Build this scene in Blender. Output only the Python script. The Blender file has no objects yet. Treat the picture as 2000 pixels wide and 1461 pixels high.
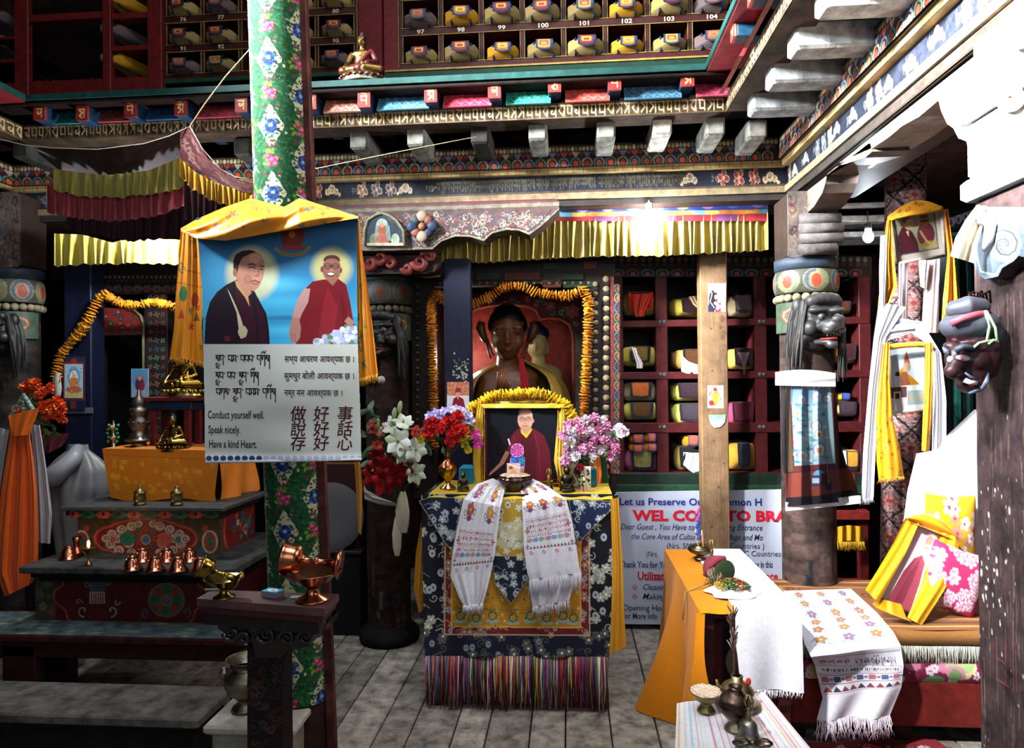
import bpy,math,random
import numpy as np
from mathutils import Matrix,Vector
S=bpy.context.scene
COL=S.collection
R=random.Random(7)
RN=np.random.RandomState(5)
PI=math.pi
# ------------------------------------------------------------------ camera
W,H,F=2000.,1461.,1350.
CAM=Vector((0,0,1.5))
yaw,pitch,roll=math.atan(110/F),math.atan(9.5/F),.010
fwd=Vector((-math.sin(yaw)*math.cos(pitch),math.cos(yaw)*math.cos(pitch),math.sin(pitch)))
rt0=Vector((math.cos(yaw),math.sin(yaw),0));up0=rt0.cross(fwd)
up=up0*math.cos(roll)+rt0*math.sin(roll)
rt=rt0*math.cos(roll)-up0*math.sin(roll)
cd=bpy.data.cameras.new('camera');cam=bpy.data.objects.new('camera',cd);COL.objects.link(cam)
cd.sensor_width=36;cd.lens=F/W*36;cd.clip_start=.05
cam.matrix_world=Matrix.Translation(CAM)@Matrix((rt,up,-fwd)).transposed().to_4x4()
S.camera=cam
S.view_settings.view_transform='Standard';S.view_settings.look='None'
S.view_settings.gamma=1;S.view_settings.use_curve_mapping=False
S.view_settings.exposure=0.0
w=bpy.data.worlds.new('world');S.world=w;w.use_nodes=True
w.node_tree.nodes['Background'].inputs[0].default_value=(.55,.68,.9,1)
w.node_tree.nodes['Background'].inputs[1].default_value=.35
def ray(px,py):return fwd*F+rt*(px-1000)-up*(py-730.5)
def P(px,py,Y): # point of the room at depth Y
    d=ray(px,py);return CAM+d*(Y/d.y)
def PZ(px,py,z): # point of the room at height z
    d=ray(px,py);return CAM+d*((z-CAM.z)/d.z)
def PX(px,py,x):
    d=ray(px,py);return CAM+d*(x/d.x)
def light(kind,name,loc,power,col=(1,1,1),size=.05,to=None,**k):
    l=bpy.data.lights.new(name,kind);l.energy=power;l.color=col
    if kind=='AREA':l.size=size
    elif kind=='SUN':l.angle=size
    else:l.shadow_soft_size=size
    for a,b in k.items():setattr(l,a,b)
    o=bpy.data.objects.new(name,l);COL.objects.link(o);o.location=loc
    if to is not None:o.rotation_euler=(Vector(to)-Vector(loc)).to_track_quat('-Z','Y').to_euler()
    return o
light('AREA','skylight_daylight',(0.1,1.0,5.3),165,(.88,.94,1),2.2,to=(0.1,2.0,0))
light('AREA','gallery_window',(-3.2,1.0,3.85),270,(.88,.95,1),.9,to=(-1,2.15,3.12),spread=math.radians(46))
light('SPOT','sun_shaft',(-2.3,-.2,3.75),42000,(1,.99,.97),.07,to=(1.24,1.85,2.62),spot_size=math.radians(23),spot_blend=.9)
light('SPOT','roof_window',(-1.9,-.2,4.9),3400,(.96,.98,1),.12,to=(1.5,2.7,1.5),spot_size=math.radians(36),spot_blend=.7)
light('POINT','niche_lamp',P(905,700,4.42),5,(1,.93,.85),.04)
light('AREA','front_fill',(.3,-1.2,2.5),24,(.97,.98,1),1.6,to=(0,3.5,1.0))  # added ambient fill from behind the camera, no actual doorway there
# ------------------------------------------------------------------ colours and materials
def lin(c):
    if isinstance(c,str):
        c=c.lstrip('#');c=c if len(c)==6 else ''.join(q*2 for q in c);c=[int(c[i:i+2],16)/255 for i in(0,2,4)]
    c=np.asarray(c,float);return np.where(c<=.04045,c/12.92,((c+.055)/1.055)**2.4)
KIND=dict(cloth=(.85,0,60,.25,.12),silk=(.42,0,25,.12,.10),wood=(.62,0,9,.35,.55),oldwood=(.8,0,14,.6,.8),paint=(.5,0,22,.15,.5),metal=(.22,1,14,.04,.3),oldmetal=(.38,1,40,.2,.5),paper=(.55,0,8,.03,.05),gloss=(.16,0,5,.02,.1),leaf=(.5,0,30,.2,.3),skin=(.45,0,20,.08,.25),stone=(.8,0,20,.4,.4),vinyl=(.3,0,4,.05,.04),plain=(.7,0,10,.0,.0))
_m={}
def mat(kind,color=None):
    key=(kind,None if color is None else tuple(np.round(lin(color),4)))
    if key in _m:return _m[key]
    m=bpy.data.materials.new(kind);m.use_nodes=True;nt=m.node_tree;N=nt.nodes;L=nt.links
    b=N['Principled BSDF'];rough,met,sc,bump,var=KIND[kind]
    b.inputs['Roughness'].default_value=rough;b.inputs['Metallic'].default_value=met
    b.inputs['Specular IOR Level'].default_value={'cloth':.1,'wood':.25,'oldwood':.12,'paint':.2,'plain':.1,'silk':.35,'paper':.15,'vinyl':.3,'skin':.35}.get(kind,.5)
    if kind in('cloth','silk'):b.inputs['Sheen Weight'].default_value=.06
    if color is None:
        a=N.new('ShaderNodeAttribute');a.attribute_name='Col';src=a.outputs['Color']
    else:
        a=N.new('ShaderNodeRGB');a.outputs[0].default_value=(*lin(color),1);src=a.outputs[0]
    tc=N.new('ShaderNodeTexCoord');mp=N.new('ShaderNodeMapping')
    mp.inputs['Scale'].default_value=(1,1,1)
    L.new(tc.outputs['Object'],mp.inputs['Vector'])
    n=N.new('ShaderNodeTexNoise');n.inputs['Scale'].default_value=sc;n.inputs['Detail'].default_value=6;n.inputs['Roughness'].default_value=.65
    L.new(mp.outputs[0],n.inputs['Vector'])
    if var>0:
        r=N.new('ShaderNodeMapRange');r.inputs[1].default_value=.3;r.inputs[2].default_value=.7
        r.inputs[3].default_value=1-var;r.inputs[4].default_value=1+var*.35
        L.new(n.outputs['Fac'],r.inputs[0])
        mx=N.new('ShaderNodeVectorMath');mx.operation='MULTIPLY'
        L.new(src,mx.inputs[0]);L.new(r.outputs[0],mx.inputs[1]);src=mx.outputs[0]
    L.new(src,b.inputs['Base Color'])
    if bump>0:
        n2=N.new('ShaderNodeTexNoise');n2.inputs['Scale'].default_value=sc*(7 if kind=='cloth' else 3);n2.inputs['Detail'].default_value=4
        L.new(mp.outputs[0],n2.inputs['Vector'])
        bp=N.new('ShaderNodeBump');bp.inputs['Strength'].default_value=bump;bp.inputs['Distance'].default_value=.004
        L.new(n2.outputs['Fac'],bp.inputs['Height']);L.new(bp.outputs[0],b.inputs['Normal'])
    _m[key]=m;return m
def glow(color,s):
    m=bpy.data.materials.new('glow');m.use_nodes=True;b=m.node_tree.nodes['Principled BSDF']
    b.inputs['Emission Color'].default_value=(*lin(color),1);b.inputs['Emission Strength'].default_value=s;return m
def clear():
    m=bpy.data.materials.new('clear_plastic');m.use_nodes=True;nt=m.node_tree;N=nt.nodes
    g=N.new('ShaderNodeBsdfGlossy');g.inputs['Roughness'].default_value=.12;t=N.new('ShaderNodeBsdfTransparent');x=N.new('ShaderNodeMixShader')
    f=N.new('ShaderNodeFresnel');f.inputs[0].default_value=1.35
    nt.links.new(f.outputs[0],x.inputs[0]);nt.links.new(t.outputs[0],x.inputs[1]);nt.links.new(g.outputs[0],x.inputs[2]);nt.links.new(x.outputs[0],N['Material Output'].inputs[0]);return m
# ------------------------------------------------------------------ canvas: paint patterns into per-vertex colours
class Cv:
    def __init__(s,w,h,bg='#000000',ux=None,uy=None,ox=0,oy=0): # ux, uy: user units across; ox, oy: origin
        s.w,s.h=int(w),int(h);s.ux=ux or w;s.uy=uy or h;s.ox=ox;s.oy=oy
        s.a=np.ones((s.h,s.w,3))*lin(bg);s.m=np.ones((s.h,s.w),bool)
        s.X,s.Y=np.meshgrid((np.arange(s.w))/(s.w-1)*s.ux+ox,(np.arange(s.h))/(s.h-1)*s.uy+oy)
    def win(s,x0,y0,x1,y1):
        fx=(s.w-1)/s.ux;fy=(s.h-1)/s.uy;x0-=s.ox;x1-=s.ox;y0-=s.oy;y1-=s.oy
        a=max(0,int(math.floor(x0*fx)));b=min(s.w,int(math.ceil(x1*fx))+1);c=max(0,int(math.floor(y0*fy)));d=min(s.h,int(math.ceil(y1*fy))+1)
        return(slice(c,max(c,d)),slice(a,max(a,b)))
    def put(s,q,k,col,al=1):
        v=s.a[q];k=(k*al)[...,None]if not np.isscalar(k)else k
        s.a[q]=v*(1-k)+lin(col)*k
    def rect(s,x0,y0,x1,y1,col,al=1):
        q=s.win(x0,y0,x1,y1);X,Y=s.X[q],s.Y[q];s.put(q,((X>=x0)&(X<=x1)&(Y>=y0)&(Y<=y1)).astype(float),col,al);return s
    def ell(s,cx,cy,rx,ry,col,rot=0,soft=0,al=1):
        m=max(rx,ry)*(1+soft);q=s.win(cx-m,cy-m,cx+m,cy+m);X,Y=s.X[q]-cx,s.Y[q]-cy
        c,n=math.cos(rot),math.sin(rot);d=np.sqrt(((X*c+Y*n)/rx)**2+((-X*n+Y*c)/ry)**2)
        k=(d<=1).astype(float)if soft==0 else np.clip((1+soft-d)/(2*soft),0,1)
        s.put(q,k,col,al);return s
    def ring(s,cx,cy,rx,ry,w,col):
        m=max(rx,ry)+w;q=s.win(cx-m,cy-m,cx+m,cy+m);X,Y=s.X[q]-cx,s.Y[q]-cy
        d=np.sqrt((X/rx)**2+(Y/ry)**2);s.put(q,(abs(d-1)<w/rx).astype(float),col);return s
    def poly(s,pts,col,al=1):
        p=np.array(pts,float);q=s.win(p[:,0].min(),p[:,1].min(),p[:,0].max(),p[:,1].max());X,Y=s.X[q],s.Y[q]
        ins=np.zeros(X.shape,bool);n=len(p)
        for i in range(n):
            x0,y0=p[i];x1,y1=p[(i+1)%n]
            if y0==y1:continue
            ins^=((Y>min(y0,y1))&(Y<=max(y0,y1))&(X<(Y-y0)*(x1-x0)/(y1-y0)+x0))
        s.put(q,ins.astype(float),col,al);return s
    def line(s,pts,w,col,al=1):
        for(x0,y0),(x1,y1)in zip(pts[:-1],pts[1:]):
            q=s.win(min(x0,x1)-w,min(y0,y1)-w,max(x0,x1)+w,max(y0,y1)+w);X,Y=s.X[q],s.Y[q]
            dx,dy=x1-x0,y1-y0;L2=dx*dx+dy*dy+1e-9;t=np.clip(((X-x0)*dx+(Y-y0)*dy)/L2,0,1)
            s.put(q,(np.hypot(X-x0-t*dx,Y-y0-t*dy)<=w/2).astype(float),col,al)
        return s
    def spiral(s,cx,cy,r,w,col,turn=1.5,a0=0,sgn=1):
        return s.line([(cx+r*(1-t*.85)*math.cos(a0+sgn*t*turn*2*PI),cy+r*(1-t*.85)*math.sin(a0+sgn*t*turn*2*PI))for t in np.linspace(0,1,14)],w,col)
    def flower(s,cx,cy,r,col,mid='#e8d070',n=5,edge=None,a0=0):
        for k in range(n):
            a=a0+k*2*PI/n
            if edge:s.ell(cx+r*.6*math.cos(a),cy+r*.6*math.sin(a),r*.52,r*.42,edge,a)
            s.ell(cx+r*.6*math.cos(a),cy+r*.6*math.sin(a),r*.42,r*.32,col,a)
        return s.ell(cx,cy,r*.25,r*.25,mid)
    def cloud(s,cx,cy,r,edge,fill,sgn=1):
        for dx,dy,q in((0,0,1),(-.9,.35,.7),(.9,.3,.7),(1.6,.7,.4)):
            s.ell(cx+sgn*dx*r,cy+dy*r,q*r*.75,q*r*.6,edge);s.ell(cx+sgn*dx*r,cy+dy*r,q*r*.5,q*r*.38,fill)
            s.spiral(cx+sgn*dx*r,cy+dy*r,q*r*.45,max(r*.1,.5),edge)
        return s
    def noise(s,amt,sc=1):
        n=RN.rand(int(s.h/sc)+2,int(s.w/sc)+2);n=np.repeat(np.repeat(n,sc,0),sc,1)[:s.h,:s.w]
        s.a*=(1-amt+2*amt*n)[...,None];return s
    def grad(s,x0,y0,x1,y1,c0,c1,al=1):
        q=s.win(x0,y0,x1,y1);k=np.clip((s.Y[q]-y0)/(y1-y0),0,1)[...,None]
        s.a[q]=s.a[q]*(1-al)+al*(lin(c0)*(1-k)+lin(c1)*k);return s
    def script(s,x0,x1,y,h,col,w=None,seed=1,style=0): # head-line script: a bar with strokes hanging below
        r=random.Random(seed);w=w or h*.12;x=x0
        while x<x1-h*.3:
            g=h*r.uniform(.45,.7)
            if style==0:s.line([(x,y),(x+g*.85,y)],w,col)
            k=r.randrange(5);m=x+g*.45
            s.line([(x+g*.75,y),(x+g*.75,y+h*r.choice([.6,.9,1]))],w,col)
            if k==0:s.line([(m,y),(x,y+h*.35),(m,y+h*.6)],w,col)
            elif k==1:s.spiral(x+g*.3,y+h*.4,h*.22,w,col,.9)
            elif k==2:s.line([(x+g*.1,y),(x+g*.1,y+h*.5),(x+g*.7,y+h*.5)],w,col)
            elif k==3:s.line([(x,y+h*.25),(m,y+h*.5),(x,y+h*.85)],w,col);s.line([(x,y-h*.25),(m,y-h*.4)],w,col)
            else:s.line([(x+g*.2,y),(x+g*.3,y+h*.6),(x+g*.1,y+h*1.05)],w,col)
            x+=g*(1.12 if r.random()<.8 else 1.5)
        return s
    def mask(s,pts):
        a=s.a;s.a=np.zeros_like(a);s.poly(pts,'#ffffff');s.m=s.a[...,0]>.5;s.a=a;return s
    def tile(s,t,nx,ny,ox=0,oy=0): # fill with a tile canvas repeated nx, ny times
        iy=(((s.Y-s.oy)/s.uy*ny+oy)%1*(t.h-1)).astype(int);ix=(((s.X-s.ox)/s.ux*nx+ox)%1*(t.w-1)).astype(int)
        s.a=t.a[iy,ix].copy();return s
# ------------------------------------------------------------------ mesh builder
def rotm(rx=0,ry=0,rz=0):
    return np.array(Matrix.Rotation(rz,3,'Z')@Matrix.Rotation(ry,3,'Y')@Matrix.Rotation(rx,3,'X'))
class MB:
    def __init__(s):s.v=[];s.f=[];s.c=[];s.sm=[];s.n=0
    def add(s,v,f,col,smooth=False,T=None):
        v=np.asarray(v,float).reshape(-1,3)
        if T is not None:v=v@np.asarray(T[0]).T+np.asarray(T[1])
        c=lin(col)if(isinstance(col,str)or np.ndim(col)==1)else np.asarray(col).reshape(-1,3)
        s.c.append(np.broadcast_to(c,v.shape));s.v.append(v);n=s.n
        s.f+=[tuple(i+n for i in q)for q in f];s.sm+=[smooth]*len(f);s.n+=len(v);return s
    def box(s,c,d,col,rot=(0,0,0),ch=None,taper=1):
        x,y,z=[q/2 for q in d]
        ch=min(d)*.12 if ch is None else ch
        if ch<=0:
            v=[(i*x*(taper if k>0 else 1),j*y*(taper if k>0 else 1),k*z)for k in(-1,1)for j in(-1,1)for i in(-1,1)]
            f=[(0,2,3,1),(4,5,7,6),(0,1,5,4),(2,6,7,3),(0,4,6,2),(1,3,7,5)]
        else:
            ch=min(ch,.012,min(d)*.3);v=[];f=[]
            for zz,q,t in((-z,ch,1),(-z+ch,0,1),(z-ch,0,taper),(z,ch,taper)):
                X,Y=x*t-q,y*t-q
                v+=[(-X+ch,-Y,zz),(X-ch,-Y,zz),(X,-Y+ch,zz),(X,Y-ch,zz),(X-ch,Y,zz),(-X+ch,Y,zz),(-X,Y-ch,zz),(-X,-Y+ch,zz)]
            for r in range(3):
                for i in range(8):f.append((r*8+i,r*8+(i+1)%8,r*8+8+(i+1)%8,r*8+8+i))
            f+=[tuple(range(7,-1,-1)),tuple(range(24,32))]
        return s.add(v,f,col,False,(rotm(*rot),c))
    def bx(s,a,b,col,ch=None): # box by two corners
        a=np.array(a,float);b=np.array(b,float);return s.box((a+b)/2,np.abs(b-a),col,ch=ch)
    def grid(s,fn,nu,nv,col='#ffffff',smooth=True,T=None,wrap=False,cut=None):
        """surface fn(u, v) -> x, y, z; col a colour or a canvas"""
        if isinstance(col,Cv):nu,nv=col.w-1,col.h-1;cc=col.a.reshape(-1,3);cut=~col.m if not col.m.all()else cut
        else:cc=col
        U,V=np.meshgrid(np.linspace(0,1,nu+1),np.linspace(0,1,nv+1))
        p=fn(U,V);p=np.stack([np.broadcast_to(q,U.shape)for q in p],-1).reshape(-1,3)
        i=np.arange(nv)[:,None]*(nu+1)+np.arange(nu)[None,:]
        q=np.stack([i,i+nu+1,i+nu+2,i+1],-1)
        if cut is not None:q=q[~(cut[:-1,:-1]|cut[1:,1:])]
        return s.add(p,[tuple(t)for t in q.reshape(-1,4).tolist()],cc,smooth,T)
    def fringe(s,pts,ln,col,n=60,r=.0012,seed=1,sp=.01,out=(0,-1,0),dy=0): # thread fringe hanging from a polyline
        rr=random.Random(seed);Q=[Vector(p)for p in pts];L=[0]
        for a,b in zip(Q[:-1],Q[1:]):L.append(L[-1]+(b-a).length)
        for k in range(n):
            d=(k+rr.random())/n*L[-1];i=max(j for j in range(len(Q)-1)if L[j]<=d+1e-9);p=Q[i].lerp(Q[i+1],(d-L[i])/max(L[i+1]-L[i],1e-6));l=ln*rr.uniform(.75,1.1)
            x1,x2=rr.uniform(-sp,sp),rr.uniform(-sp,sp);c=col if isinstance(col,str)else rr.choice(col)
            s.tube([p,p+Vector((x1*.5,-.003+rr.uniform(-.004,.004)+dy*.5,-l*.5)),p+Vector((x1*.5+x2,dy+rr.uniform(-.006,.006),-l))],[r,r,r*.5],c,4)
        return s
    def face(s,a,b,c,d,col,nu=1,nv=1): # flat painted quad: top-left, top-right, bottom-right, bottom-left
        a,b,c,d=[np.array(q,float)for q in(a,b,c,d)]
        def fn(U,V):return[(1-V)*((1-U)*a[k]+U*b[k])+V*((1-U)*d[k]+U*c[k])for k in range(3)]
        return s.grid(fn,nu,nv,col,False)
    def lathe(s,prof,c,col,n=20,T=None,cap=False,sx=1,sy=1,tilt=None):
        if isinstance(col,list):cc=np.array([lin(q)for q in col for _ in range(n)])
        else:cc=col
        v=[(r*math.cos(2*PI*i/n)*sx,r*math.sin(2*PI*i/n)*sy,z)for r,z in prof for i in range(n)]
        f=[(k*n+i,k*n+(i+1)%n,k*n+n+(i+1)%n,k*n+n+i)for k in range(len(prof)-1)for i in range(n)]
        if cap:f+=[tuple(range(n-1,-1,-1)),tuple(range((len(prof)-1)*n,len(prof)*n))]
        return s.add(v,f,cc,True,(rotm(*(tilt or(0,0,0))),c)if T is None else T)
    def sph(s,c,r,col,n=12,m=8,rot=(0,0,0)):
        r=(r,r,r)if np.isscalar(r)else r
        v=[(0,0,-r[2])]+[(r[0]*math.cos(2*PI*i/n)*math.cos(t),r[1]*math.sin(2*PI*i/n)*math.cos(t),r[2]*math.sin(t))for t in[(-PI/2+PI*k/m)for k in range(1,m)]for i in range(n)]+[(0,0,r[2])]
        f=[(0,1+(i+1)%n,1+i)for i in range(n)]+[(1+k*n+i,1+k*n+(i+1)%n,1+(k+1)*n+(i+1)%n,1+(k+1)*n+i)for k in range(m-2)for i in range(n)]
        l=len(v)-1;f+=[(l,l-n+i,l-n+(i+1)%n)for i in range(n)]
        return s.add(v,f,col,True,(rotm(*rot),c))
    def tube(s,pts,r,col,n=8,cap=True):
        P_=[Vector(p)for p in pts];m=len(P_);r=[r]*m if np.isscalar(r)else r;v=[];f=[];a=None
        for i,p in enumerate(P_):
            t=(P_[min(i+1,m-1)]-P_[max(i-1,0)]).normalized()
            a=(a-t*a.dot(t))if a is not None else t.orthogonal()
            a=a.normalized()if a.length>1e-6 else t.orthogonal().normalized();b=t.cross(a)
            v+=[tuple(p+(a*math.cos(2*PI*k/n)+b*math.sin(2*PI*k/n))*r[i])for k in range(n)]
        f=[(i*n+k,i*n+(k+1)%n,i*n+n+(k+1)%n,i*n+n+k)for i in range(m-1)for k in range(n)]
        if cap:f+=[tuple(range(n-1,-1,-1)),tuple(range((m-1)*n,m*n))]
        return s.add(v,f,col,True)
    def prism(s,poly,th,col,T=None,bev=0,face=None): # polygon in x,z extruded along y from 0 to th (front at y=0)
        p=np.array(poly,float);n=len(p)
        v=[(x,0,z)for x,z in p]+[(x,th,z)for x,z in p]
        f=[tuple(range(n)),tuple(range(2*n-1,n-1,-1))]+[(i,n+i,n+(i+1)%n,(i+1)%n)for i in range(n)]
        return s.add(v,f,col,False,T)
    def text(s,body,o,ex,ez,size,col,bold=0,shear=0,align='LEFT',sx=1,lift=.0012,wrap=None):
        c=bpy.data.curves.new('t','FONT');c.body=body;c.size=size;c.offset=bold*size;c.shear=shear;c.resolution_u=2;c.align_x=align
        ob=bpy.data.objects.new('t',c);COL.objects.link(ob);me=bpy.data.meshes.new_from_object(ob.evaluated_get(bpy.context.evaluated_depsgraph_get()))
        bpy.data.objects.remove(ob);bpy.data.curves.remove(c)
        v=np.array([q.co[:]for q in me.vertices]).reshape(-1,3)
        if len(v):
            ex=Vector(ex).normalized();ez=Vector(ez).normalized();ny=ex.cross(ez) # towards the viewer
            p=np.array(o)[None]+v[:,:1]*sx*np.array(ex)+v[:,1:2]*np.array(ez)+np.array(ny)*lift
            if wrap:p=wrap(p)
            s.add(p,[tuple(q.vertices)for q in me.polygons],col)
        bpy.data.meshes.remove(me);return s
    def mesh(s,name,m,o):
        me=bpy.data.meshes.new(name);v=np.concatenate(s.v)-np.array(o);me.from_pydata(v.tolist(),[],s.f)
        a=me.color_attributes.new('Col','FLOAT_COLOR','POINT');c=np.concatenate(s.c);a.data.foreach_set('color',np.concatenate([c,np.ones((len(c),1))],1).astype(np.float32).ravel())
        me.polygons.foreach_set('use_smooth',s.sm);me.materials.append(m);me.update();return me
    def obj(s,name,kind='cloth',parent=None,origin=None):
        m=kind if isinstance(kind,bpy.types.Material)else mat(kind)
        v=np.concatenate(s.v)
        if parent is not None:o=ORG[parent.name]
        elif origin is not None:o=Vector(origin)
        else:lo,hi=v.min(0),v.max(0);o=Vector(((lo[0]+hi[0])/2,(lo[1]+hi[1])/2,lo[2]))
        ob=bpy.data.objects.new(name,s.mesh(name,m,o));COL.objects.link(ob);ORG[ob.name]=o
        if parent is not None:ob.parent=parent
        else:ob.location=o
        return ob
ORG={}
def tag(o,label,cat,group=None,kind=None):
    if label:o['label']=label
    if cat:o['category']=cat
    if group:o['group']=group
    if kind:o['kind']=kind
    return o
def struct(o):o['kind']='structure';return o
def thing(name,label,cat,loc=(0,0,0),group=None):
    o=bpy.data.objects.new(name,None);COL.objects.link(o);o.location=loc;o.empty_display_size=.05;ORG[o.name]=Vector(loc)
    return tag(o,label,cat,group)
def dup(r0,loc,rz=0,label=None,group=None,sc=None):
    def cp(o,par):
        c=o.copy();COL.objects.link(c)
        if par:c.parent=par
        for k in[x for x in COL.objects if x.parent==o]:cp(k,c)
        return c
    r=cp(r0,None);r.location=loc;r.rotation_euler=(0,0,rz)
    if sc:r.scale=(sc,sc,sc)if np.isscalar(sc)else sc
    if label:r['label']=label
    if group:r['group']=group
    return r
def drop(r0):
    for k in[x for x in COL.objects if x.parent==r0]:drop(k)
    bpy.data.objects.remove(r0)
def blob(name,prims,color,kind='metal',vox=.008,parent=None,origin=None,smooth=2):
    """one continuous surface from ellipsoids (c, r, rot) and capsules (pts, radii)"""
    b=MB()
    for q in prims:
        if len(q)==2 and hasattr(q[0][0],'__len__'):b.tube(q[0],q[1],'#fff',12)
        else:b.sph(q[0],q[1],'#fff',16,12,q[2]if len(q)>2 else(0,0,0))
    for q in prims:
        if len(q)==2 and hasattr(q[0][0],'__len__'):
            rr=[q[1]]*len(q[0])if np.isscalar(q[1])else q[1]
            b.sph(q[0][0],rr[0],'#fff',12,8);b.sph(q[0][-1],rr[-1],'#fff',12,8)
    o=b.obj(name,mat(kind,color),parent,origin)
    m=o.modifiers.new('join','REMESH');m.mode='VOXEL';m.voxel_size=vox;m.use_smooth_shade=True
    if smooth:k=o.modifiers.new('soft','SMOOTH');k.iterations=smooth;k.factor=.5
    return o
_r,_u,_f=np.array(rt),np.array(up),np.array(fwd)
def Pn(px,py,Y):
    px=np.asarray(px,float);py=np.asarray(py,float)
    d=[_f[k]*F+_r[k]*(px-1000)-_u[k]*(py-730.5)for k in range(3)];q=Y/d[1]
    return[np.array(CAM)[k]+d[k]*q for k in range(3)]
def pcv(x0,y0,x1,y1,bg,res=1.): # canvas whose units are photograph pixels
    return Cv(max(3,(x1-x0)*res),max(3,(y1-y0)*res),bg,x1-x0,y1-y0,x0,y0)
def sheet(b,c,Y,smooth=True): # painted sheet standing at depth Y (number or function of px, py)
    y=Y(c.X,c.Y)if callable(Y)else Y
    p=Pn(c.X,c.Y,y)
    return b.grid(lambda U,V:p,0,0,c,smooth)
def slab(b,pts,Y,th,col): # solid outline: front at Y, th thick
    f=[P(x,y,Y)for x,y in pts]
    return b.prism([(q.x,q.z)for q in f],th,col,(np.eye(3),(0,Y,0)))
def plaque(b,pts,Y,th,col,c=None,res=1.):
    """outline with thickness and a painted front"""
    slab(b,pts,Y,th,col)
    if c is not None:
        c.mask(pts);sheet(b,c,Y-.002,False)
    return b
def pbox(b,x0,y0,x1,y1,Y,dp,col,ch=None): # box whose front face spans the pixels
    a=P(x0,y1,Y);c=P(x1,y0,Y);return b.bx((a.x,Y,a.z),(c.x,Y+dp,c.z),col,ch)
def proj(p): # room points (n, 3) -> photograph pixels
    d=np.asarray(p,float)-np.array(CAM);k=F/(d@_f);return 1000+(d@_r)*k,730.5-(d@_u)*k
def wrapto(Yf,lift=.0012):
    def f(p):
        x,y=proj(p);q=Pn(x,y,Yf(x,y)-lift);return np.stack(q,-1)
    return f
# ================================================================== SETTING
XB=P(1537,325,3.75).x # face of the right-hand beam
def fl():
    b=MB();x=-3.6;r=random.Random(3)
    while x<4.6:
        wd=r.uniform(.13,.2);y=-1.6
        while y<5.5:
            ln=r.uniform(1.2,2.6);g=r.uniform(.47,.62)
            b.box((x+wd/2,y+ln/2,-.02),(wd-.006,ln-.005,.04),(g,g*.94,g*.86),ch=.004);y+=ln
        x+=wd
    struct(b.obj('floor','oldwood',origin=(0,0,0)))
    u=MB().bx((-3.7,-1.7,-.12),(4.7,5.6,-.045),'#120c08');struct(u.obj('trim_10','oldwood'))
fl()
struct(MB().bx((-3.8,5.45,-.05),(4.8,5.6,5.6),'#2a1410',0).obj('wall_back','oldwood'))
struct(MB().bx((-3.8,-1.6,-.05),(-3.65,5.6,5.6),'#2a1a14',0).obj('wall_left','oldwood'))
struct(MB().bx((4.6,-1.6,-.05),(4.75,5.6,5.6),'#2a1a14',0).obj('wall_right','oldwood'))
# ceiling of the lower hall around the light well, and the roof with its skylight opening
def ceil():
    b=MB()
    for k in range(16): # planks over the back aisle
        b.bx((-3.7,3.95+k*.1,2.86),(4.6,4.045+k*.1,2.9),'#3a2018',.003)
    for k in range(11): # louvred planks over the right aisle, seen from below
        b.box((3.0,-1.0+k*.48,2.88+.0),(3.2,.42,.03),'#4a2e2c',rot=(.12,0,0))
    b.bx((-3.7,-1.6,2.86),(-3.12,3.9,2.9),'#2a1812',.003)
    struct(b.obj('ceiling','oldwood'))
    r=MB();z=5.5
    r.bx((-3.8,2.6,z),(4.8,5.6,z+.1),'#2a1812');r.bx((1.6,-1.6,z),(4.8,2.6,z+.1),'#2a1812');r.bx((-3.8,-1.6,z),(-1.9,2.6,z+.1),'#2a1812')
    struct(r.obj('ceiling','oldwood'))
ceil()
# ================================================================== BEAMS AND FRIEZES ROUND THE LIGHT WELL
XL=P(50,197,3.23).x-.52
def zz(py,out,px=1150):return P(px,py,3.75-out).z
def run_face(b,side,out,z0,z1,cv,a=None,c=None,out1=None):
    """painted face of a beam on one side of the well; out = how far it steps into the well, out1 = at its foot"""
    o1=out if out1 is None else out1
    if side=='back':a=XL+out if a is None else a;c=XB-out if c is None else c;q=lambda t,o,z:(t,3.75-o,z)
    elif side=='right':a=3.75-out if a is None else a;c=.9 if c is None else c;q=lambda t,o,z:(XB-o,t,z)
    else:a=2.2 if a is None else a;c=3.75-out if c is None else c;q=lambda t,o,z:(XL+o,t,z)
    b.face(q(a,out,z1),q(c,out,z1),q(c,o1,z0),q(a,o1,z0),cv)
def run_box(b,side,out,deep,z0,z1,col,e=.002):
    if side=='back':b.bx((XL+out-.02,3.75-out+e,z0),(XB-out+.02,3.75-out+deep,z1),col,0)
    elif side=='right':b.bx((XB-out+e,-1.2,z0),(XB-out+deep,3.75-out,z1),col,0)
    else:b.bx((XL+out-e,1.2,z0),(XL+out-deep,3.75-out,z1),col,0)
LEN=dict(back=1300,right=900,left=300)
def scroll_cv(n,h,bg='#1a1e2a'):
    c=Cv(n,h,bg);r=random.Random(n)
    x=14
    while x<n-10:
        k=r.random()
        if x>.55*n and x<.88*n and n>1000:c.script(x,x+12,h*.3,h*.5,'#4c4636',1.6,int(x));x+=12;continue
        e,f=r.choice([('#c9b189','#7d5f4e'),('#b9a68a','#5a4a55'),('#c8927a','#7a3c34'),('#8b8f86','#3a4450')])
        if k<.5:c.cloud(x,h*r.uniform(.35,.55),h*.4,e,f,r.choice((-1,1)));x+=h*2.6;c.script(x-h*.9,x-h*.2,h*.4,h*.3,'#6c6a60',1,int(x))
        else:
            c.flower(x,h*.5,h*.42,f,e,4,e,r.random());x+=h*1.2
        c.line([(x-8,h*.7),(x-2,h*.45),(x+4,h*.6)],1.4,e)
    return c.noise(.35,2).rect(0,h-2.2,n,h,'#4a3c30').rect(0,0,n,1,'#14100e')
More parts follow.
